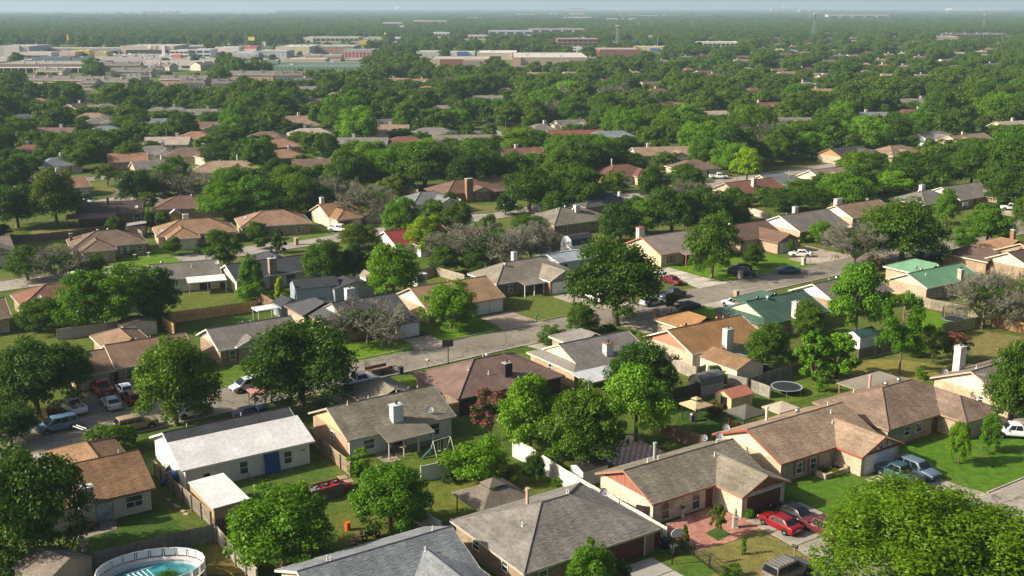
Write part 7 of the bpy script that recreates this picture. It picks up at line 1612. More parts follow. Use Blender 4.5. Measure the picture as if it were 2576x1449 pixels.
# small garden things
def simple(name, label, cat, px, py, parts, rot=0):
    p = G(px, py); R = root(name, label, cat, (p.x, p.y, 0.02), rot)
    for nm, mat, col, fn in parts:
        b = MB(); fn(b); b.build(nm, mat, R, col)
    return R
simple('barrel', 'bright orange plastic barrel alone on the grass', 'barrel', 875, 1334, [('drum', 'paint', (0.7, 0.11, 0.01), lambda b: b.lathe([(0, 0), (.27, 0), (.3, .3), (.27, .6), (.27, .85), (0, .85)], 14)), ('band', 'paint', (0.5, 0.08, 0.01), lambda b: b.lathe([(.28, .4), (.31, .42), (.31, .48), (.28, .5)], 14))])
for x, y, l in ((889, 1372, 'striped traffic barrel leaning nearer the pool side'), (909, 1362, 'striped traffic barrel beside the motorbike'), (943, 1350, 'striped traffic barrel half behind the motorbike')):
    R = simple('traffic_barrel', l, 'traffic barrel', x, y, [('base', 'rubber', (0.02, 0.02, 0.02), lambda b: b.box(-.28, .28, -.28, .28, 0, .08))])
    for k in range(6): b = MB(); b.lathe([(.17, .08 + k * .17), (.17, .25 + k * .17)], 10); b.build('stripe', 'paint', R, (0.62, 0.07, 0.02) if k % 2 == 0 else (0.7, 0.68, 0.64))
    b = MB(); b.lathe([(.17, 1.1), (0, 1.14)], 10); b.build('cap', 'paint', R, (0.6, 0.07, 0.02))
def moto(b):
    b.lathe([(.2, -.06), (.32, -.06), (.32, .06), (.2, .06)], 12)
R = simple('motorbike', 'dark motorbike parked on the bare ground behind the ridge', 'motorbike', 934, 1356, [('frame', 'paint', (0.02, 0.02, 0.025), lambda b: (b.tube([(-.7, 0, .35), (-.2, 0, .7), (.4, 0, .8), (.75, 0, .32)], .07, 6), b.box(-.3, .3, -.13, .13, .35, .65))), ('seat', 'rubber', (0.02, 0.02, 0.02), lambda b: b.box(-.7, 0, -.14, .14, .72, .85)), ('handlebar', 'metal', (0.1, 0.1, 0.1), lambda b: b.tube([(.35, -.4, 1.05), (.45, 0, .95), (.35, .4, 1.05)], .03, 5)), ('tank', 'paint', (0.03, 0.08, 0.09), lambda b: b.box(0, .42, -.16, .16, .68, .92))], .7)
for x in (-.72, .75): b = MB(); moto(b); b.build('wheel', 'rubber', R, (0.015, 0.015, 0.015), (x, 0, .32), (math.pi / 2, 0, 0))
simple('garden_urn', 'white urn with a plant against the cream brick wall', 'planter', 1717, 1300, [('urn', 'paint', (0.6, 0.6, 0.62), lambda b: b.lathe([(0, 0), (.2, 0), (.2, .1), (.1, .2), (.12, .4), (.3, .75), (.34, .85), (0, .85)], 12)), ('plant', 'leaf', (1.2, .8, .6), lambda b: [b.tube([(0, 0, .8), (.25 * math.cos(a), .25 * math.sin(a), 1.15)], .04, 4) for a in range(0, 7)])])
simple('statue_pillar', 'small statue on a grey stone pillar beside the patio', 'statue', 1849, 1328, [('pedestal', 'concrete', (0.42, 0.38, 0.32), lambda b: (b.box(-.32, .32, -.32, .32, 0, .12), b.box(-.24, .24, -.24, .24, .12, 1.15), b.box(-.3, .3, -.3, .3, 1.15, 1.25))), ('figure', 'bark', (0.2, 0.16, 0.11), lambda b: b.lathe([(0, 1.25), (.14, 1.25), (.12, 1.5), (.16, 1.75), (.07, 1.86), (.1, 1.97), (0, 2.08)], 10))])
simple('fountain_statue', 'pale pink fountain ornament on the shaded lawn', 'fountain', 212, 1386, [('basin', 'concrete', (0.5, 0.38, 0.34), lambda b: b.lathe([(0, 0), (.3, 0), (.25, .12), (.1, .2), (.1, .5), (.4, .62), (.42, .7), (.1, .66)], 12)), ('figure', 'concrete', (0.55, 0.42, 0.38), lambda b: b.lathe([(.1, .66), (.14, .8), (.18, 1.1), (.08, 1.22), (.12, 1.34), (0, 1.45)], 10))])
for x, y, l in ((339, 650, 'pale bird bath on the bright lawn'), (374, 645, 'white garden ornament beside the bird bath')): simple('bird_bath', l, 'bird bath', x, y, [('stem', 'concrete', (0.6, 0.58, 0.54), lambda b: b.lathe([(0, 0), (.2, 0), (.08, .1), (.08, .7), (0, .7)], 8)), ('bowl', 'concrete', (0.6, 0.58, 0.54), lambda b: b.lathe([(0, .66), (.35, .76), (.36, .8), (0, .74)], 12))])
simple('garden_umbrella', 'closed teal garden umbrella by the grey fence', 'umbrella', 1023, 714, [('pole', 'metal', (0.3, 0.3, 0.3), lambda b: b.tube([(0, 0, 0), (0, 0, 2.6)], .03, 5)), ('cloth', 'paint', (0.02, 0.3, 0.28), lambda b: b.lathe([(.05, 2.6), (.2, 1.2), (.12, 1.0), (0, 1.0)], 8))])
simple('garden_umbrella', 'closed green umbrella beside the playground frame', 'umbrella', 1335, 652, [('pole', 'metal', (0.3, 0.3, 0.3), lambda b: b.tube([(0, 0, 0), (0, 0, 2.4)], .03, 5)), ('cloth', 'paint', (0.03, 0.2, 0.15), lambda b: b.lathe([(.05, 2.4), (.3, .9), (.2, .8), (0, .8)], 8))])
R = simple('playground_frame', 'pale metal playground frame in the dark yard', 'climbing frame', 1364, 650, [('ladder', 'paint', (0.5, 0.55, 0.6), lambda b: [b.tube([(-1.8 + k * .4, 0, .3), (-1.8 + k * .4, 0, 2.1)], .03, 4) for k in range(9)])], .3)
for x in (-2, 1.8):
    for y in (-.9, .9): b = MB(); b.tube([(x, y, 0), (x, 0, 2.2)], .05, 5); b.build('leg', 'paint', R, (0.55, 0.6, 0.65))
b = MB(); b.tube([(-2, 0, 2.2), (1.8, 0, 2.2)], .05, 5); b.build('top_bar', 'paint', R, (0.55, 0.6, 0.65)); bx('slide', 'paint', R, (0.6, 0.5, 0.12), 1.9, 3.0, -.25, .25, .3, .5)
for x, y, r, c, l in ((1982, 884, -.4, (0.45, 0.06, 0.07), 'red kayak lying beside the grey fence'), (1682, 797, .0, (0.55, 0.2, 0.17), 'pink canoe lying on the street lawn')):
    p = G(x, y); R = root('kayak', l, 'kayak', (p.x, p.y, 0.05), r); b = MB(); loft(b, [[(X, w * math.cos(a), .2 + h * math.sin(a)) for a in [i * math.pi / 4 for i in range(8)]] for X, w, h in ((-1.9, .02, .04), (-1.2, .26, .16), (0, .38, .2), (1.2, .26, .16), (1.9, .02, .04))]); b.build('hull', 'paint', R, c, smooth=True); bx('cockpit', 'rubber', R, (0.03, 0.03, 0.03), -.4, .4, -.2, .2, .36, .42)
# planter wall, hedge, edging, tarps, ladder, dog
p = G(2102, 1196); R = root('planter_wall', 'pale brick planter wall before the half timbered garage', 'planter', (p.x, p.y, 0), ROT); 
for a in ((-1.6, 1.6, -.15, .15, 0, .55), (1.6, 1.9, -.2, 1.6, 0, .75), (-1.9, -1.6, -.2, 1.2, 0, .6)): bx('wall', 'brick', R, BRL, *a)
bx('soil', 'bark', R, (0.05, 0.035, 0.02), -1.6, 1.6, .15, 1.4, 0, .35)
p = G(655, 1200); o = bx('tarpaulin', 'paint', None, (0.012, 0.05, 0.2), 0, 1.75, -.06, 0, 0, 2.3); tag(o, 'bright blue tarpaulin hung over the white addition wall', 'tarpaulin'); q = G(461, 1187, 2.6); o.location = (q.x + cR * 9.0 - sR * .38, q.y + sR * 9.0 + cR * .38, 0.05); o.rotation_euler = (0, 0, ROT)
me = o.data
for v in me.vertices:
    if v.co.z < .1: v.co.y -= .35
p = G(432, 1215); R = root('tarpaulin', 'blue tarpaulin bundle slumped beside the white gable wall', 'tarpaulin', (p.x, p.y, 0), ROT); b = MB(); loft(b, [[(X, w * math.cos(a), max(0, h * (.5 + .5 * math.sin(a)))) for a in [i * math.pi / 5 for i in range(10)]] for X, w, h in ((-1.2, .1, .3), (-.8, .7, 1.1), (0, .8, 1.5), (.8, .6, 1.2), (1.2, .1, .4))]); b.build('cloth', 'paint', R, (0.015, 0.07, 0.24))
for i, (x, y, w, h, c, l) in enumerate(((420, 1175, 1.0, .9, (0.5, 0.5, 0.5), 'pale rubbish bag beside the white gable wall'), (408, 1150, 1.2, .8, (0.03, 0.03, 0.035), 'black junk pile behind the white gable wall'), (428, 1192, .8, 1.1, (0.06, 0.06, 0.07), 'dark box of scrap beside the blue tarpaulin bundle'), (402, 1128, 1.2, 1.0, (0.025, 0.025, 0.03), 'dark covered heap behind the black shingled roof'))):
    p = G(x, y); b = MB(); rr = random.Random(i); loft(b, [[(X * w, .5 * w * k * math.cos(a), max(0, h * k * (.5 + .5 * math.sin(a)))) for a in [j * math.pi / 4 for j in range(8)]] for X, k in ((-.6, .2), (-.4, .8), (0, 1.0), (.4, .75), (.6, .2))]); o = b.build('scrap_heap', 'rubber', None, c); o.location = p; o.rotation_euler = (0, 0, rr.uniform(0, 3)); tag(o, l, 'scrap heap')
p = G(392, 1150); R = root('ladder', 'aluminium ladder leaning beside the white gable wall', 'ladder', (p.x, p.y, 0), ROT)
for y in (-.22, .22): b = MB(); b.tube([(0, y, 0), (1.2, y, 2.6)], .035, 4); b.build('rail', 'metal', R, (0.6, 0.6, 0.6))
for k in range(8): b = MB(); t = .1 + k * .11; b.tube([(1.2 * t, -.22, 2.6 * t), (1.2 * t, .22, 2.6 * t)], .02, 4); b.build('rung', 'metal', R, (0.6, 0.6, 0.6))
p = G(205, 1120); R = root('ladder_rack', 'white ladder carried above the cream house roof', 'ladder', (p.x, p.y, 2.2), math.radians(-35)); R.scale = (.7, .7, .7)
for y in (-.3, .3): bx('rail', 'paint', R, (0.6, 0.6, 0.58), -1.4, 1.4, y - .05, y + .07, 0, .12)
p = G(631, 1207); sk = bpy.data.meshes.new('dog'); 
dv = [(0, 0, .4), (.3, 0, .42), (.42, 0, .56), (.58, 0, .55), (-.28, 0, .4), (-.45, 0, .52), (.26, .1, .2), (.27, .1, 0.02), (.26, -.1, .2), (.28, -.1, 0.02), (-.27, .1, .24), (-.2, .1, .14), (-.26, .1, .02), (-.27, -.1, .24), (-.2, -.1, .14), (-.26, -.1, .02)]
sk.from_pydata(dv, [(0, 1), (1, 2), (2, 3), (0, 4), (4, 5), (1, 6), (6, 7), (1, 8), (8, 9), (4, 10), (10, 11), (11, 12), (4, 13), (13, 14), (14, 15)], []); sk.materials.append(M['paint'])
D = ob('dog', sk, None, (0.3, 0.26, 0.22), (p.x, p.y, 0.03), 2.2); D.modifiers.new('skin', 'SKIN')
for v, r in zip(sk.skin_vertices[0].data, (.13, .14, .09, .05, .12, .025, .05, .035, .05, .035, .06, .035, .035, .06, .035, .035)): v.radius = (r, r)
sk.skin_vertices[0].data[0].use_root = True; D.modifiers.new('sub', 'SUBSURF').levels = 1; D.modifiers[-1].render_levels = 2; tag(D, 'small brown dog standing by the blue tarpaulin wall', 'dog')
for i, (x, y) in enumerate(((424, 1258), (440, 1271), (447, 1276), (460, 1286), (468, 1294))):
    o = bx('stepping_stone', 'concrete', None, (0.42, 0.33, 0.26), -.28, .28, -.16, .16, 0, .09); o.location = G(x, y); o.rotation_euler = (0, 0, -.8 + i * .1); tag(o, 'pinkish stepping stone in the grass along the sagging fence', 'stone', 'stepping stones along the sagging fence')
p = G(2480, 960, 5.0); R = root('television_aerial', 'thin rooftop television aerial above the cream gable', 'aerial', (p.x, p.y, 0), .3); b = MB(); b.tube([(0, 0, 3.0), (0, 0, 6.2)], .03, 5); b.build('mast', 'metal', R, (0.5, 0.5, 0.5)); b = MB(); b.tube([(-1.2, 0, 6), (1.2, 0, 6)], .03, 4); [b.tube([(-1 + .4 * k, -.6 + .06 * k, 6), (-1 + .4 * k, .6 - .06 * k, 6)], .02, 4) for k in range(6)]; b.build('antenna', 'metal', R, (0.55, 0.5, 0.45))
o = bx('manhole_cover', 'metal', None, (0.12, 0.11, 0.1), -.5, .5, -.5, .5, 0, .03); o.location = G(1952, 711); o.location.z = .02; tag(o, 'square drain cover in the road near the globe lamp', 'drain cover')
# ------------------------------------------------------------------ trees
RN = np.random.default_rng(11)
def leaf_mesh(name, C, N_, size, mats, mi=None, R0=6.0, H0=10.0):
    """diamond leaves at C with normals N_ (world sized), stored in unit crown space (radius 1, height 1)"""
    n = len(C)
    r = RN.normal(size=(n, 3)); t = np.cross(N_, r); t /= np.linalg.norm(t, axis=1)[:, None] + 1e-9
    b = np.cross(N_, t); s = (size * RN.uniform(.7, 1.35, n))[:, None]
    P = np.stack([C + t * s, C + b * s * .55 + N_ * s * .12, C - t * s, C - b * s * .55 + N_ * s * .12], 1)
    P[:, :, 0] /= R0; P[:, :, 1] /= R0; P[:, :, 2] /= H0
    me = bpy.data.meshes.new(name)
    me.vertices.add(4 * n); me.vertices.foreach_set('co', P.reshape(-1).astype(np.float32))
    me.loops.add(4 * n); me.loops.foreach_set('vertex_index', np.arange(4 * n, dtype=np.int32))
    me.polygons.add(n); me.polygons.foreach_set('loop_start', np.arange(0, 4 * n, 4, dtype=np.int32)); me.polygons.foreach_set('loop_total', np.full(n, 4, dtype=np.int32))
    for k in mats: me.materials.append(M[k])
    if mi is not None: me.polygons.foreach_set('material_index', mi.astype(np.int32))
    me.update(calc_edges=True); me.validate()
    return me
def unit(v): return v / (np.linalg.norm(v, axis=1)[:, None] + 1e-9)
def env(kind, n):
    """clump centres (world metres, R0=6, H0=10) and their radii"""
    if kind == 'bigelm':
        C, cr = env('elm', n); return C, cr * .8
    if kind in ('oak', 'elm', 'maple', 'pear', 'poplar', 'round', 'shrub', 'tuft'):
        zb, zt, px, top = {'oak': (1.5, 9.2, .62, .9), 'elm': (2.2, 9.3, .6, 1.0), 'maple': (1.2, 9.4, .7, .8), 'pear': (1.2, 9.6, .8, .6), 'poplar': (1.6, 9.6, .8, .7), 'round': (1.6, 9.2, .5, 1.0), 'shrub': (.5, 8.8, .6, .9), 'tuft': (.6, 9.2, .7, .8)}[kind]
        th = RN.uniform(0, 2 * np.pi, n); q = RN.uniform(0, 1, n) ** .8
        z = zb + (zt - zb) * q
        h = (z - zb) / (zt - zb)
        if kind in ('pear', 'poplar'): rad = np.sin(np.pi * np.clip(h * .82 + .14, 0, 1)) ** .7 * (1 - .25 * h)
        elif kind == 'maple': rad = np.sin(np.pi * np.clip(h * .78 + .2, 0, 1)) ** .6 * (1 - .12 * h)
        elif kind in ('oak', 'elm'): rad = np.sqrt(np.clip(1 - (np.clip(h - .28, 0, 1) / .74) ** 2.2, 0, 1)) * np.clip(.55 + h * 1.7, 0, 1)
        else: rad = np.sqrt(np.clip(1 - ((h - .42) / .6) ** 2, 0, 1))
        lob = 1 + .16 * np.sin(3 * th + RN.uniform(0, 6)) + .1 * np.sin(5 * th + RN.uniform(0, 6))
        f = RN.uniform(0, 1, n) ** .35
        r = rad * f * 4.9 * np.clip(lob, .7, 1.15)
        C = np.stack([r * np.cos(th), r * np.sin(th), z], 1)
        if kind in ('oak', 'elm', 'maple', 'round', 'shrub', 'pear', 'poplar'):
            lo = {'oak': -.55, 'elm': -.3, 'maple': -.75, 'round': -1, 'shrub': -.5, 'pear': -.85, 'poplar': -.8}[kind]; cz = zb + (zt - zb) * (-lo) / (1 - lo); hz_ = zt - cz
            uz = RN.uniform(lo, 1, n); uh = np.sqrt(np.clip(1 - uz ** 2, 0, 1)); ff = RN.uniform(0, 1, n) ** .3 * np.clip(lob + RN.normal(0, .05, n), .8, 1.1)
            C = np.stack([4.95 * uh * np.cos(th) * ff, 4.95 * uh * np.sin(th) * ff, cz + hz_ * uz * np.clip(ff, 0, 1.05)], 1)
            if kind in ('pear', 'poplar', 'maple'): tp = 1 - (.3 if kind != 'maple' else .12) * uz; C[:, 0] *= tp; C[:, 1] *= tp
        cr = RN.uniform(.8, 1.75, n) * {'oak': 1.05, 'elm': 1.0, 'maple': .95, 'pear': .85, 'poplar': .85, 'round': .95, 'shrub': 1.1, 'tuft': 1.1}[kind]
        if kind in ('oak', 'elm', 'maple', 'pear', 'poplar'):      # some large boughs, deep seams between them
            m_ = max(12, n // 5); cr[:m_] = RN.uniform(1.5, 2.3, m_); cc = np.array([0, 0, (zb + zt) / 2]); C[:m_] = cc + (C[:m_] - cc) * .82; cr[m_:] *= .8
        return C, cr
    if kind == 'column':
        z = RN.uniform(.3, 9.6, n); w = np.sin(np.pi * np.clip(z / 10 * .8 + .16, 0, 1)) ** .6; th = RN.uniform(0, 6.28, n); r = 4.6 * w * RN.uniform(.3, 1, n)
        return np.stack([r * np.cos(th), r * np.sin(th), z], 1), RN.uniform(.7, 1.2, n)
    if kind == 'cone':
        z = .4 + 9.2 * RN.uniform(0, 1, n) ** 1.4; w = (1 - z / 10.2) ** .8; th = RN.uniform(0, 6.28, n); r = 5 * w * RN.uniform(.4, 1, n)
        return np.stack([r * np.cos(th), r * np.sin(th), z], 1), RN.uniform(.6, 1.15, n)
    if kind == 'pine':
        z = RN.uniform(3.0, 9.5, n); th = RN.uniform(0, 6.28, n); h = (z - 3) / 6.5; r = 5.2 * np.sqrt(np.clip(1 - (h - .35) ** 2 / .5, 0.05, 1)) * RN.uniform(.25, 1, n)
        return np.stack([r * np.cos(th), r * np.sin(th), z], 1), RN.uniform(.8, 1.25, n)
    if kind == 'catalpa':
        z = RN.uniform(1.2, 9.4, n); th = RN.uniform(0, 6.28, n); h = (z - 1.2) / 8.2; r = 5.1 * np.sin(np.pi * np.clip(h * .75 + .22, 0, 1)) ** .5 * RN.uniform(.3, 1, n)
        return np.stack([r * np.cos(th), r * np.sin(th), z], 1), RN.uniform(.8, 1.3, n)
    if kind == 'crape':
        z = RN.uniform(3.6, 9.4, n); th = RN.uniform(0, 6.28, n); h = (z - 3.6) / 5.8; r = 5.1 * np.sqrt(np.clip(1 - (h - .4) ** 2 / .42, 0, 1)) * RN.uniform(.3, 1, n)
        return np.stack([r * np.cos(th), r * np.sin(th), z], 1), RN.uniform(.8, 1.3, n)
PAR = {'oak': (150, 27000, .175), 'bigelm': (230, 60000, .115), 'elm': (140, 25000, .175), 'maple': (130, 24000, .18), 'pear': (105, 21000, .18), 'poplar': (95, 19000, .19), 'round': (75, 17000, .18), 'shrub': (46, 7000, .26),
       'tuft': (40, 5200, .28), 'column': (60, 6500, .34), 'cone': (60, 7500, .28), 'pine': (42, 9000, .2), 'catalpa': (52, 7500, .34), 'crape': (44, 8500, .22)}
def crown_mesh(kind, nm, nleaf=None, size=None, ncl=None, flower=0.0, fl_mat='flower'):
    a, bb, c = PAR[kind]; a = ncl or a; bb = nleaf or bb; size = size or c
    C, cr = env(kind, a)
    wgt = cr ** 2; k = RN.choice(a, bb, p=wgt / wgt.sum())
    d = unit(RN.normal(size=(bb, 3))); d[:, 2] = np.where((d[:, 2] < -.35), -d[:, 2] * .6, d[:, 2]); d = unit(d)
    rr = cr[k] * RN.uniform(0, 1, bb) ** .3
    P = C[k] + d * rr[:, None] * np.array([1, 1, .78])
    droop = RN.normal(0, .12, (bb, 3)); P += droop
    P[:, 2] = np.maximum(P[:, 2], .06)
    Nn = unit(d * .8 + RN.normal(0, .55, (bb, 3)) + np.array([0, 0, .45]))
    if kind == 'pine': Nn = unit(RN.normal(size=(bb, 3)))
    mi = None; mats = ['leaf']
    if flower:
        mats = ['leaf', fl_mat]; top = (d[:, 2] > .05) & (rr > cr[k] * .75)
        mi = (top & (RN.uniform(0, 1, bb) < flower)).astype(int)
    return leaf_mesh('crown', P, Nn, size, mats, mi), C
def trunk_mesh(kind, C, nm='trunk', bare=False):
    b = MB(); rnd = random.Random(len(C) + len(kind))
    R0, H0 = 6.0, 10.0
    multi = kind in ('crape', 'catalpa')
    fork = {'oak': 2.4, 'elm': 2.2, 'pine': 8.6, 'pear': 3.5, 'poplar': 4, 'maple': 2.8, 'column': 4, 'cone': 4}.get(kind, 2.0)
    base_r = {'shrub': .16, 'crape': .1, 'pine': .24, 'elm': .42, 'oak': .4}.get(kind, .3)
    L = []
    if multi:
        st = [(rnd.uniform(-.5, .5), rnd.uniform(-.5, .5)) for _ in range(4)]
        for x, y in st: L.append(([(x * .3, y * .3, -.1), (x, y, 1.6), (x * 2.4, y * 2.4, 4.4)], [base_r * 1.2, base_r, base_r * .6]))
        roots_ = [((x * 2.0, y * 2.0, 3.6), base_r * .6) for x, y in st]
    else:
        L.append(([(0, 0, -.15), (.02, .03, .3), (.08, .05, fork * .6), (.05, .1, fork)], [base_r * 1.5, base_r * 1.05, base_r * .9, base_r * .8]))
        roots_ = [((.05, .1, fork), base_r * .8)]
    idx = rnd.sample(range(len(C)), min(len(C), 16 if kind != 'pine' else 26))
    for q, i in enumerate(idx):
        p0, r0 = roots_[q % len(roots_)]; e = C[i]
        if kind == 'pine': p0 = (.06, .08, max(2.5, e[2] - .6)); r0 = .1
        m = ((p0[0] * .55 + e[0] * .45) + rnd.uniform(-.3, .3), (p0[1] * .55 + e[1] * .45) + rnd.uniform(-.3, .3), p0[2] * .45 + e[2] * .55)
        L.append(([p0, m, tuple(e)], [r0 * .55, r0 * .36, r0 * .1]))
    for path, rad in L:
        b.tube([(x / R0, y / R0, z / H0) for x, y, z in path], 1, 6, False)
        n = len(path) * 6
        # give the ring radii in unit space (x, y by R0; z by H0)
        for k, (pt, r) in enumerate(zip(path, rad)):
            i0 = len(b.v) - n + k * 6; c = Vector((pt[0] / R0, pt[1] / R0, pt[2] / H0))
            for j in range(6):
                o = Vector(b.v[i0 + j]) - c
                b.v[i0 + j] = (c.x + o.x * r / R0, c.y + o.y * r / R0, c.z + o.z * r / H0)
    return b.mesh('trunk', 'bark', True, False)
def bare_meshes(seed, density=1.0, dome=.8):
    """fine grey twigs in a dome: returns (branches, twigs)"""
    rnd = random.Random(seed); b = MB(); tw = MB(); R0, H0 = 6.0, 10.0
    def seg(mb, p, q, r0, r1, n):
        d = (q - p); d = d.normalized() if d.length > 0 else Vector((0, 0, 1))
        a = d.cross(Vector((0, 0, 1)) if abs(d.z) < .9 else Vector((1, 0, 0))).normalized(); c = d.cross(a); i = len(mb.v)
        for pt, r in ((p, r0), (q, r1)):
            for k in range(n):
                w = 2 * math.pi * k / n; o = pt + (a * math.cos(w) + c * math.sin(w)) * r; mb.v.append((o.x / R0, o.y / R0, o.z / H0))
        for k in range(n): mb.f.append((i + k, i + (k + 1) % n, i + n + (k + 1) % n, i + n + k)); mb.m.append(0)
    def grow(p, d, L, r, lev):
        q = p + d * L
        if q.z < .4: q.z = .4
        seg(b if lev < 3 else tw, p, q, r, r * .7, 5 if lev < 2 else 3)
        if lev >= 6 or len(tw.f) > 90000: return
        k = (3 if lev < 1 else 2) + (1 if rnd.random() < .45 * density else 0)
        if lev >= 3: k += 2
        for _ in range(k):
            s = .55 if lev < 3 else .7
            nd_ = (d + Vector((rnd.gauss(0, s), rnd.gauss(0, s), rnd.gauss(0.05, s * .6)))).normalized()
            if q.z > 7.5: nd_.z *= .4
            grow(q, nd_.normalized(), L * rnd.uniform(.62, .85), r * .66, lev + 1)
    grow(Vector((0, 0, -.1)), Vector((0, 0, 1)), 1.6, .3, 0)
    for k in range(6):
        a = k * 1.05 + rnd.uniform(-.4, .4); grow(Vector((0, 0, 1.3)), Vector((math.cos(a), math.sin(a), dome)).normalized(), 2.4, .2, 1)
    # bring into the unit dome
    V_ = np.array(b.v + tw.v); k = np.percentile(np.hypot(V_[:, 0], V_[:, 1]), 98); kz = V_[:, 2].max() / .97
    for mb in (b, tw): mb.v = [(x / k, y / k, z / kz if z > 0 else z) for x, y, z in mb.v]
    return b.mesh('trunk', 'bark', True, False), tw.mesh('twigs', 'twig', False, False)
TREES = {}
for kind, nv in (('bigelm', 1), ('oak', 3), ('elm', 2), ('maple', 3), ('pear', 2), ('poplar', 1), ('round', 1), ('shrub', 2), ('column', 1), ('cone', 1), ('pine', 1), ('catalpa', 1)):
    for v in range(nv):
        me, C = crown_mesh(kind, kind)
        TREES.setdefault(kind, []).append((me, trunk_mesh(kind, C)))
for nm, fl, fm in (('crape', .0, 'flower'), ('crape_pink', .65, 'flower')):
    me, C = crown_mesh('crape', nm, flower=fl); TREES[nm] = [(me, trunk_mesh('crape', C))]
me, C = crown_mesh('shrub', 'pink', flower=.35); TREES['shrub_pink'] = [(me, trunk_mesh('shrub', C))]
for v in range(3):
    bt, tw = bare_meshes(20 + v, 1.6, (.5, .8, .35)[v]); me, C = crown_mesh('oak', 'sparse', 4200, .17, 30)
    TREES.setdefault('bare', []).append((tw, bt, me))
FAR = []
for kind in ('oak', 'maple', 'oak', 'maple', 'elm', 'oak'):
    me, C = crown_mesh(kind, 'far', 5200, .33, 70); FAR.append(me)
NAMES = {'bigelm': 'elm_tree', 'oak': 'oak_tree', 'elm': 'elm_tree', 'maple': 'maple_tree', 'pear': 'pear_tree', 'poplar': 'poplar_tree', 'round': 'round_tree', 'shrub': 'shrub', 'column': 'cypress_tree', 'cone': 'juniper_tree', 'pine': 'pine_tree', 'catalpa': 'catalpa_tree', 'crape': 'crape_myrtle_tree', 'crape_pink': 'crape_myrtle_tree', 'shrub_pink': 'flowering_shrub', 'bare': 'bare_tree'}
TINT = {'d': (.55, .68, .8), 'm': (.85, .95, .8), 'b': (1.15, 1.4, .7), 'y': (2.8, 2.2, .6), 'e': (1.15, 1.22, .6), 'g': (.95, 1.0, 1.5), 'o': (1.25, 1.0, .9), 'l': (1.7, 1.9, 1.6), 'r': (1.3, .75, 1.0)}
WORD = {'e': 'bright yellow green', 'd': 'dark green', 'm': 'mid green', 'b': 'bright green', 'y': 'yellow green', 'g': 'grey green', 'o': 'olive', 'l': 'pale green', 'r': 'reddish'}
KW = {'bigelm': 'vast elm', 'oak': 'broad oak', 'elm': 'spreading elm', 'maple': 'leafy round topped tree', 'pear': 'egg shaped tree', 'poplar': 'tall fluffy tree', 'round': 'clipped round tree', 'shrub': 'bushy shrub', 'column': 'narrow column of a tree', 'cone': 'small conical tree', 'pine': 'loose pine', 'catalpa': 'large leaved tree', 'crape': 'crape myrtle', 'crape_pink': 'pink crape myrtle', 'shrub_pink': 'pink flowering shrub', 'bare': 'grey half bare tree'}
PLACED = []
tr = random.Random(4)
def tree(kind, loc, Rr, Hh, tint, label=None, group=None, twigs=False):
    var = tr.choice(TREES[kind]); a = tr.uniform(0, 6.28)
    R = ob(NAMES[kind], None, None, (1, 1, 1), (loc[0], loc[1], 0))
    col = TINT[tint] if isinstance(tint, str) else tint
    q = PX((loc[0], loc[1], Hh * .6))
    if not label:
        label = rel_label('%s %s' % (WORD.get(tint if isinstance(tint, str) else 'b', 'green'), KW[kind]), q[0], q[1])
    USED[label] = 1
    tag(R, label, 'shrub' if 'shrub' in kind else 'tree', group or ('garden shrubs' if 'shrub' in kind else 'trees of the suburb'))
    sc = (Rr, Rr, Hh)
    if kind == 'bare':
        ob('trunk', var[1], R, (.2, .175, .13), (0, 0, 0), a, sc); ob('twigs', var[0], R, (.19, .182, .135), (0, 0, 0), a, sc)
        ob('crown', var[2], R, tuple(c * .8 for c in col), (0, 0, 0), a, (Rr * .8, Rr * .8, Hh * .84))
    else:
        ob('trunk', var[1], R, (.16, .12, .085), (0, 0, 0), a, sc); ob('crown', var[0], R, col, (0, 0, 0), a, sc)
    PLACED.append((loc[0], loc[1], Rr))
tree.far = False
def T(kind, x, yb, w, yt, tint='m', label=None):
    p = G(x, yb); q = PX((p.x, p.y, 3)); s = F / q[2]
    Rr = w / 2 / s; H = Htop(p.y, yt) * (1.0 if kind == 'pine' else .96)
    tree(kind, p, Rr * 1.06, max(H, Rr * .8, 1.0), tint, label)
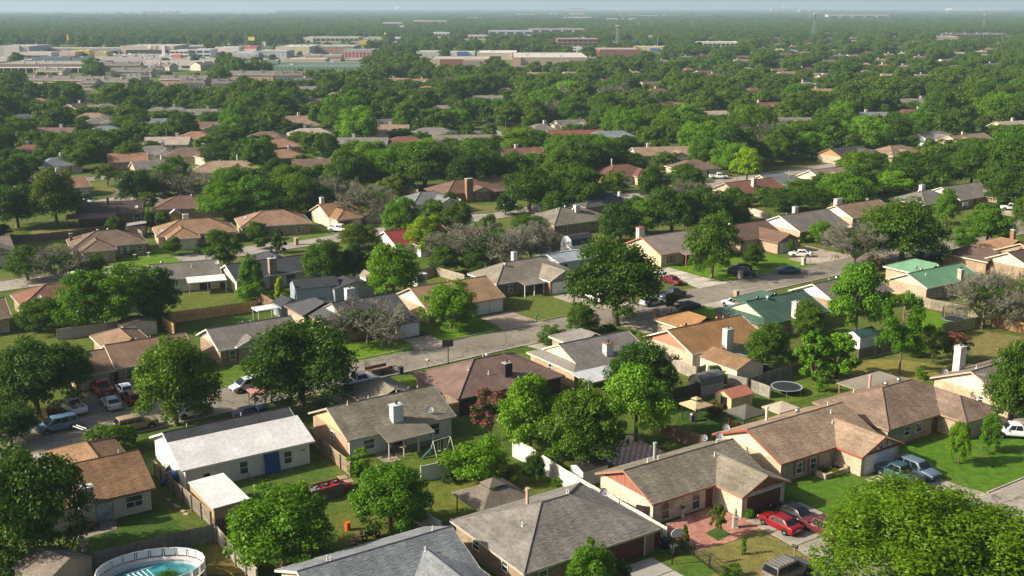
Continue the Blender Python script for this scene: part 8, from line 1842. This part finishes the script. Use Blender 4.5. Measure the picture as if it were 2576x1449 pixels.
# --- near and middle trees, placed one by one: kind, foot x, foot y, crown width, top y, tint
for a in (('oak', 85, 1425, 290, 1100, 'd'), ('shrub', 30, 1462, 120, 1385, 'd'), ('maple', 714, 1421, 285, 1215, 'b'), ('maple', 985, 1340, 220, 1158, 'b'),
          ('bigelm', 2330, 1490, 590, 1215, 'e', 'huge bright yellow green tree over the near street'), ('pear', 1487, 1500, 140, 1352, 'b'), ('maple', 1335, 1135, 190, 930, 'b'), ('maple', 1465, 1178, 225, 958, 'm'),
          ('poplar', 1600, 1110, 190, 900, 'l', 'light green fluffy topped tree among darker neighbours'), ('maple', 1615, 1015, 195, 845, 'd'), ('crape_pink', 1235, 1112, 130, 978, 'm', 'pink flowering crape myrtle before the white ribbed fence'), ('shrub', 1208, 1206, 190, 1092, 'b'), ('shrub', 1268, 1218, 90, 1152, 'o'),
          ('shrub', 905, 1192, 70, 1125, 'b'), ('oak', 761, 1019, 300, 790, 'd', 'huge dark oak hiding the street above the white addition'), ('maple', 445, 1070, 230, 835, 'm'), ('oak', 95, 1040, 235, 838, 'd'), ('oak', 178, 985, 110, 850, 'g'), ('oak', 28, 1118, 150, 1008, 'd'),
          ('shrub', 285, 1138, 140, 1055, 'm'), ('maple', 222, 834, 170, 668, 'b'), ('maple', 310, 826, 170, 655, 'b'), ('maple', 395, 800, 140, 662, 'm'), ('maple', 112, 832, 150, 745, 'm'), ('maple', 390, 822, 75, 742, 'g'),
          ('pear', 634, 742, 72, 632, 'b'), ('shrub', 632, 760, 84, 705, 'b'), ('tuftless' if 0 else 'cone', 706, 766, 46, 692, 'y', 'small golden yellow tree before the slate back house'), ('maple', 817, 716, 128, 595, 'm'), ('maple', 893, 710, 80, 605, 'd'), ('maple', 990, 748, 150, 603, 'b'),
          ('pear', 1134, 826, 155, 700, 'b', 'round crowned green tree on the bright front lawn'), ('bare', 925, 866, 200, 742, 'd', 'dead grey domed tree with green lower branches'), ('elm', 1549, 818, 260, 588, 'd', 'tall dark spreading elm standing beside the long street'), ('maple', 1462, 843, 92, 760, 'm'), ('shrub', 1390, 867, 82, 815, 'm'), ('shrub', 1530, 839, 52, 812, 'm'),
          ('crape', 1690, 791, 52, 737, 'o'), ('poplar', 2152, 852, 158, 643, 'l'), ('pine', 2262, 942, 145, 742, 'b', 'loose pine standing on the golden lawn'), ('catalpa', 2045, 955, 112, 828, (1.5, 1.75, .7)), ('catalpa', 2108, 952, 125, 832, (1.5, 1.75, .7)), ('shrub', 2068, 985, 34, 942, 'b'), ('maple', 1927, 932, 125, 806, 'm'), ('maple', 2030, 850, 85, 748, 'g'),
          ('bare', 2470, 828, 170, 665, 'g'), ('bare', 2555, 825, 160, 655, 'g'), ('oak', 2540, 1078, 140, 842, 'm'), ('crape', 2344, 910, 100, 822, 'o'), ('crape_pink', 2400, 912, 90, 834, 'd'), ('pear', 2411, 1168, 66, 1053, 'b', 'slim egg shaped young tree in the middle of the vivid lawn'), ('pear', 2486, 1138, 60, 1033, 'b'), ('column', 2495, 1176, 12, 1148, 'd'),
          ('crape', 1803, 1352, 50, 1266, 'o', 'small bronze leaved tree in the grass square'), ('cone', 1722, 1380, 34, 1316, 'o'), ('shrub', 2318, 953, 32, 918, 'b'), ('column', 1870, 1395, 18, 1350, 'b'), ('shrub', 1884, 1303, 28, 1277, 'b'), ('shrub', 1790, 1035, 50, 1003, 'm'), ('shrub_pink', 1796, 1044, 48, 1008, 'm'),
          ('shrub', 1800, 958, 75, 915, 'g'), ('shrub', 980, 1470, 110, 1425, 'b'), ('shrub', 1560, 1470, 60, 1405, 'd'), ('shrub', 1840, 1452, 60, 1418, 'm'), ('shrub', 1130, 1215, 40, 1180, 'd'), ('shrub', 1400, 1222, 30, 1200, 'b'), ('maple', 1345, 1215, 60, 1130, 'd'), ('shrub', 2300, 895, 60, 860, 'm'), ('shrub', 1990, 905, 40, 875, 'm'),
          ('oak', 70, 705, 110, 612, 'g'), ('bare', 150, 712, 150, 605, 'g'), ('oak', 235, 700, 80, 632, 'g'), ('round', 566, 674, 110, 569, 'm', 'large clipped round tree beside the white drive'), ('round', 432, 642, 56, 593, 'm'), ('round', 517, 612, 40, 574, 'm'), ('cone', 702, 636, 56, 570, 'd'), ('round', 655, 626, 42, 594, 'm'), ('maple', 645, 605, 70, 554, 'g'),
          ('column', 637, 563, 9, 513, 'd'), ('column', 700, 576, 14, 508, 'd', 'narrow dark cypress rising before the tan hip roof'), ('elm', 570, 555, 150, 452, 'b'), ('oak', 650, 550, 150, 432, 'b'), ('oak', 735, 545, 150, 430, 'm'), ('oak', 795, 540, 110, 450, 'd'), ('bare', 845, 515, 130, 428, 'd'), ('bare', 930, 558, 160, 442, 'm'), ('maple', 1010, 602, 110, 488, 'b'), ('maple', 1072, 640, 120, 535, 'y'), ('oak', 905, 628, 110, 553, 'o'),
          ('bare', 1145, 665, 150, 552, 'd'), ('bare', 1240, 680, 190, 540, 'd', 'wide grey dead tree between the two streets'), ('bare', 1335, 650, 130, 545, 'd'), ('maple', 1120, 690, 85, 615, 'm'), ('maple', 1200, 690, 90, 618, 'd'), ('elm', 1068, 480, 165, 348, 'm'), ('oak', 1180, 488, 120, 368, 'd'), ('oak', 1330, 532, 155, 413, 'd'), ('elm', 1458, 528, 160, 408, 'm'), ('maple', 1640, 510, 92, 410, 'd', 'glossy dark magnolia beside the silver white car'),
          ('oak', 1690, 592, 140, 458, 'd'), ('oak', 1775, 585, 140, 456, 'd'), ('oak', 1840, 560, 100, 465, 'm'), ('maple', 1560, 612, 130, 505, 'd'), ('maple', 1615, 590, 100, 500, 'b'), ('pear', 1790, 698, 150, 518, 'm', 'tall full pear tree before the pinkish roof'), ('maple', 1895, 670, 66, 612, 'd'), ('poplar', 1878, 455, 84, 364, (3.6, 2.9, .6), 'yellow green tree glowing among dark oaks'), ('maple', 2150, 505, 120, 408, 'm'), ('oak', 1965, 530, 100, 470, 'd'), ('oak', 2040, 530, 100, 462, 'd'), ('round', 1845, 520, 60, 465, 'b'),
          ('oak', 2268, 662, 220, 484, 'm', 'great oak with a bare fork beside the long street'), ('bare', 2150, 668, 170, 540, 'g', 'grey thorny half dead tree beside the great oak'), ('shrub_pink', 2205, 678, 60, 640, 'm'), ('oak', 2305, 478, 190, 380, 'd'), ('round', 2425, 632, 80, 570, 'b'), ('maple', 2378, 565, 70, 468, 'b'), ('oak', 2545, 525, 140, 405, 'd'), ('maple', 2580, 580, 90, 480, 'm'), ('maple', 2065, 612, 80, 552, 'b'), ('shrub', 2020, 610, 30, 585, 'd'), ('oak', 2390, 440, 100, 378, 'd'),
          ('pear', 442, 478, 90, 383, 'm'), ('crape', 270, 468, 76, 414, 'o'), ('oak', 145, 570, 125, 406, 'o'), ('oak', 45, 572, 130, 452, 'd'), ('crape', 372, 532, 70, 482, 'o'), ('cone', 12, 610, 80, 560, 'm'), ('maple', 378, 585, 36, 528, 'd'), ('maple', 412, 578, 50, 528, 'm'), ('maple', 290, 582, 50, 540, 'm'), ('pear', 648, 442, 90, 345, 'm'), ('shrub', 325, 640, 60, 620, 'b'), ('shrub', 358, 628, 28, 605, 'd'), ('shrub', 500, 640, 30, 608, 'd'), ('maple', 1272, 540, 60, 485, 'd'), ('maple', 1130, 532, 46, 480, 'd'),
          ('oak', 560, 415, 130, 352, 'd'), ('oak', 330, 418, 80, 350, 'm'), ('oak', 200, 430, 100, 355, 'm'), ('oak', 70, 440, 90, 380, 'b'), ('maple', 1990, 640, 26, 600, 'd'), ('shrub', 2470, 512, 50, 492, 'd'), ('shrub', 2520, 522, 60, 500, 'm'), ('shrub', 2310, 650, 40, 630, 'm'), ('shrub', 1440, 1216, 30, 1190, 'm')):
    T(*a)
# clipped hedge before the half timbered house, three round shrubs on the planter
def hedge(label, loc, rot, L, w, h, n=2600):
    P = RN.uniform(-1, 1, (n, 3)); ax = RN.integers(0, 3, n); sg = np.sign(RN.uniform(-1, 1, n)); 
    for i in range(3): P[:, i] = np.where(ax == i, sg * RN.uniform(.93, 1.04, n), P[:, i])
    N_ = np.zeros((n, 3)); N_[np.arange(n), ax] = sg; N_ = unit(N_ + RN.normal(0, .5, (n, 3)))
    C = P * np.array([L / 2, w / 2, h / 2]) + np.array([0, 0, h / 2])
    o = ob('hedge', leaf_mesh('hedge', C, N_, .11, ['leaf'], None, 1, 1), None, (.9, .9, .7), (loc[0], loc[1], 0), rot)
    tag(o, label, 'hedge'); return o
hedge('low clipped hedge below the red shuttered windows', G(2022, 1188), ROT, 6.6, 1.2, .9)
hedge('dark clipped hedge before the brown hip roof windows', G(318, 634), math.radians(26), 7, 1.3, 1.1)
hedge('square hedge beside the trimmed garage at the edge', G(2500, 520), ROT, 8, 1.4, 1.2)
hedge('long hedge under the white triangular gable', G(2455, 508), ROT, 7, 1.4, 1.3)
for x, y, l in ((2068, 1192, 'small ball shaped shrub nearest the hedge'), (2086, 1194, 'small ball shaped shrub in the middle of the planter'), (2100, 1198, 'small ball shaped shrub at the garage end of the planter')):
    p = G(x, y); tree('shrub', p, .62, 1.0, 'o', l)
import mathutils.noise as mnoise
# --- the rest of the canopy
def roady(x, y, m=0):
    for L, w in ROADS:
        if not (min(L[0].x, L[-1].x) - 12 < x < max(L[0].x, L[-1].x) + 12): continue
        for a, c in zip(L, L[1:]):
            d = c - a; l2 = d.length_squared
            t = max(0, min(1, ((x - a.x) * d.x + (y - a.y) * d.y) / l2)) if l2 else 0
            if (x - a.x - d.x * t) ** 2 + (y - a.y - d.y * t) ** 2 < (w + m) ** 2: return True
    return False
FP = np.array(FOOT)
PL0 = list(PLACED)
def clear_ok(x, y, Rr, H):
    if len(FP) and (((FP[:, 0] - x) ** 2 + (FP[:, 1] - y) ** 2) < (FP[:, 2] + Rr * .38) ** 2).any(): return False
    if roady(x, y, Rr * .3): return False
    for P in PAVED:
        if in_poly(x, y, P): return False
    q = PX((x, y, 0)); s = F / q[2]; top = q[1] - H * s * .97
    for x0, x1, y0, y1, d in KEEP:
        if y < d and d - y < 260 and q[0] + Rr * s * .8 > x0 and q[0] - Rr * s * .8 < x1 and top < y1 and q[1] > y0:
            hm = (q[1] - y1) / s / .97
            if hm < 3.2: return 0
            H = min(H, hm); top = q[1] - H * s * .97
    return H
def density(px, py):
    if py < 112:                                   # far: unbroken woods with some openings
        if 80 < py and 1040 < px < 1460: return .45
        return 1.0
    if py < 152 and px < 960: return .12
    if py < 168 and px < 640: return .15
    if py < 182 and px < 1110: return .3
    if py < 176 and 1110 < px < 1480: return .3
    if py < 150 and 1480 < px < 1860: return .7
    if py < 225 and px < 640: return .35
    if py < 430: return .98
    if py < 520: return .75
    return .42
CAND = []
y = 226.0
gr = random.Random(9)
while y < 2600:
    st = 10.6 if y < 800 else 11.6
    xw = y * 0.52 + 30; x = -xw
    while x < xw:
        jx, jy = x + gr.uniform(-.45, .45) * st, y + gr.uniform(-.45, .45) * st
        q = PX((jx, jy, 0))
        small = gr.random() < .25
        Rr = gr.uniform(2.8, 4.6) if small else max(4.4, gr.gauss(6.4 if y < 800 else 7.2, 1.5)); H = Rr * gr.uniform(1.4, 1.85) + (1.2 if not small else .6)
        H = min(H, 15)
        if q[1] < 640 and gr.random() < density(q[0], q[1]) and not any((a - jx) ** 2 + (b_ - jy) ** 2 < ((c + Rr) * .55) ** 2 for a, b_, c in PL0):
            if y < 420 and any(in_poly(jx, jy, P) for P in LAWNS): pass
            else:
                h2 = clear_ok(jx, jy, Rr, H)
                if h2: CAND.append((jx, jy, min(Rr, h2 * .85), h2))
        x += st
    y += st
CAND.sort(key=lambda c: -c[2] / math.hypot(c[0], c[1]))
CAND.sort(key=lambda c: not (abs(PX((c[0], c[1], 3))[0] - CX) < 1330))
NTREE = sum(1 for o in COL.objects if o.get('category') == 'tree')
room = max(0, 298 - NTREE)
tints = 'dddmmmmmbbbggolem'
for c in CAND[:room]:
    k = gr.choices(['oak', 'maple', 'elm', 'pear', 'bare'], [40, 30, 14, 9, 7])[0]
    tree(k, c[:2], c[2], c[3], gr.choice(tints) if k != 'bare' else 'd')
REST = CAND[room:]
# beyond: groves
y = 2600.0
while y < 16500:
    st = 13 * (y / 2600) ** .6; xw = y * .5 + 40; x = -xw
    while x < xw:
        jx, jy = x + gr.uniform(-.5, .5) * st, y + gr.uniform(-.5, .5) * st * 1.3
        q = PX((jx, jy, 0))
        if gr.random() < density(q[0], q[1]) * .95 and not (q[0] < 700 and jy > 7200 - 1.2 * q[0]) : 
            Rr = st * gr.uniform(.45, .95); REST.append((jx, jy, Rr, (gr.uniform(7.5, 12) + (gr.random() < .12) * 4) * (1 + .55 * mnoise.noise((jx / 90, jy / 160, 0)))))
        x += st
    y += st * 1.35
pts = []
for c in REST:
    if any(ax0 < c[0] < ax1 and ay0 < c[1] < ay1 for ax0, ax1, ay0, ay1 in FARBOX): continue
    if c[1] > 520:
        q = PX((c[0], c[1], 0)); s = F / q[2]; top = q[1] - c[3] * s
        if any(c[1] < d and d - c[1] < 420 and x0 - 4 < q[0] < x1 + 4 and top < yb - .62 * (yb - yt) for x0, x1, yt, yb, d in FARKEEP): continue
    pts.append(c)
me = bpy.data.meshes.new('distant_trees'); me.from_pydata([(c[0], c[1], 0) for c in pts], [], [])
n = len(pts)
for nm, ty, vals in (('sc', 'FLOAT_VECTOR', [v for c in pts for v in (c[2] * 1.08, c[2] * 1.08, c[3])]), ('ang', 'FLOAT_VECTOR', [v for c in pts for v in (0, 0, gr.uniform(0, 6.28))]), ('idx', 'INT', [gr.randrange(len(FAR)) for c in pts])):
    at = me.attributes.new(nm, ty, 'POINT'); at.data.foreach_set('vector' if 'VEC' in ty else 'value', vals)
pc = bpy.data.collections.new('far_tree_kinds')
for i, m_ in enumerate(FAR):
    o = bpy.data.objects.new('far_crown_%d' % i, m_); o.color = tuple(TINT['dmbgmo'[i]]) + (1,); pc.objects.link(o)
ng = bpy.data.node_groups.new('scatter_trees', 'GeometryNodeTree')
ng.interface.new_socket('Geometry', in_out='INPUT', socket_type='NodeSocketGeometry'); ng.interface.new_socket('Geometry', in_out='OUTPUT', socket_type='NodeSocketGeometry')
gi, go = ng.nodes.new('NodeGroupInput'), ng.nodes.new('NodeGroupOutput')
iop = ng.nodes.new('GeometryNodeInstanceOnPoints'); ci = ng.nodes.new('GeometryNodeCollectionInfo')
ci.inputs['Collection'].default_value = pc; ci.inputs['Separate Children'].default_value = True; ci.inputs['Reset Children'].default_value = True
def attr(nm, ty):
    a = ng.nodes.new('GeometryNodeInputNamedAttribute'); a.data_type = ty; a.inputs['Name'].default_value = nm; return a.outputs['Attribute']
ng.links.new(gi.outputs[0], iop.inputs['Points']); ng.links.new(ci.outputs[0], iop.inputs['Instance'])
iop.inputs['Pick Instance'].default_value = True
ng.links.new(attr('idx', 'INT'), iop.inputs['Instance Index']); ng.links.new(attr('sc', 'FLOAT_VECTOR'), iop.inputs['Scale']); ng.links.new(attr('ang', 'FLOAT_VECTOR'), iop.inputs['Rotation'])
ng.links.new(iop.outputs[0], go.inputs[0])
fo = ob('distant_woods', me, None, (1, 1, 1)); md = fo.modifiers.new('scatter', 'NODES'); md.node_group = ng
tag(fo, 'unbroken green canopy of far trees spreading to the hazy horizon', None, None, 'stuff')
print('TREES', NTREE, len(CAND), len(pts))
# ------------------------------------------------------------------ haze
b = MB(); b.box(-9000, 9000, -60, 18500, -1.2, 118)
hz = b.build('haze', 'paint', None, (1, 1, 1), uv=False)
m = bpy.data.materials.new('haze_air'); m.use_nodes = True; t = m.node_tree; t.nodes.clear()
out = t.nodes.new('ShaderNodeOutputMaterial'); pv = t.nodes.new('ShaderNodeVolumePrincipled')
pv.inputs['Color'].default_value = (0.54, 0.73, 0.86, 1); pv.inputs['Density'].default_value = 0.000125; pv.inputs['Anisotropy'].default_value = 0.1
t.links.new(pv.outputs[0], out.inputs['Volume'])
hz.data.materials.clear(); hz.data.materials.append(m)
tag(hz, 'thin pale blue air between the camera and the horizon', None, None, 'stuff')
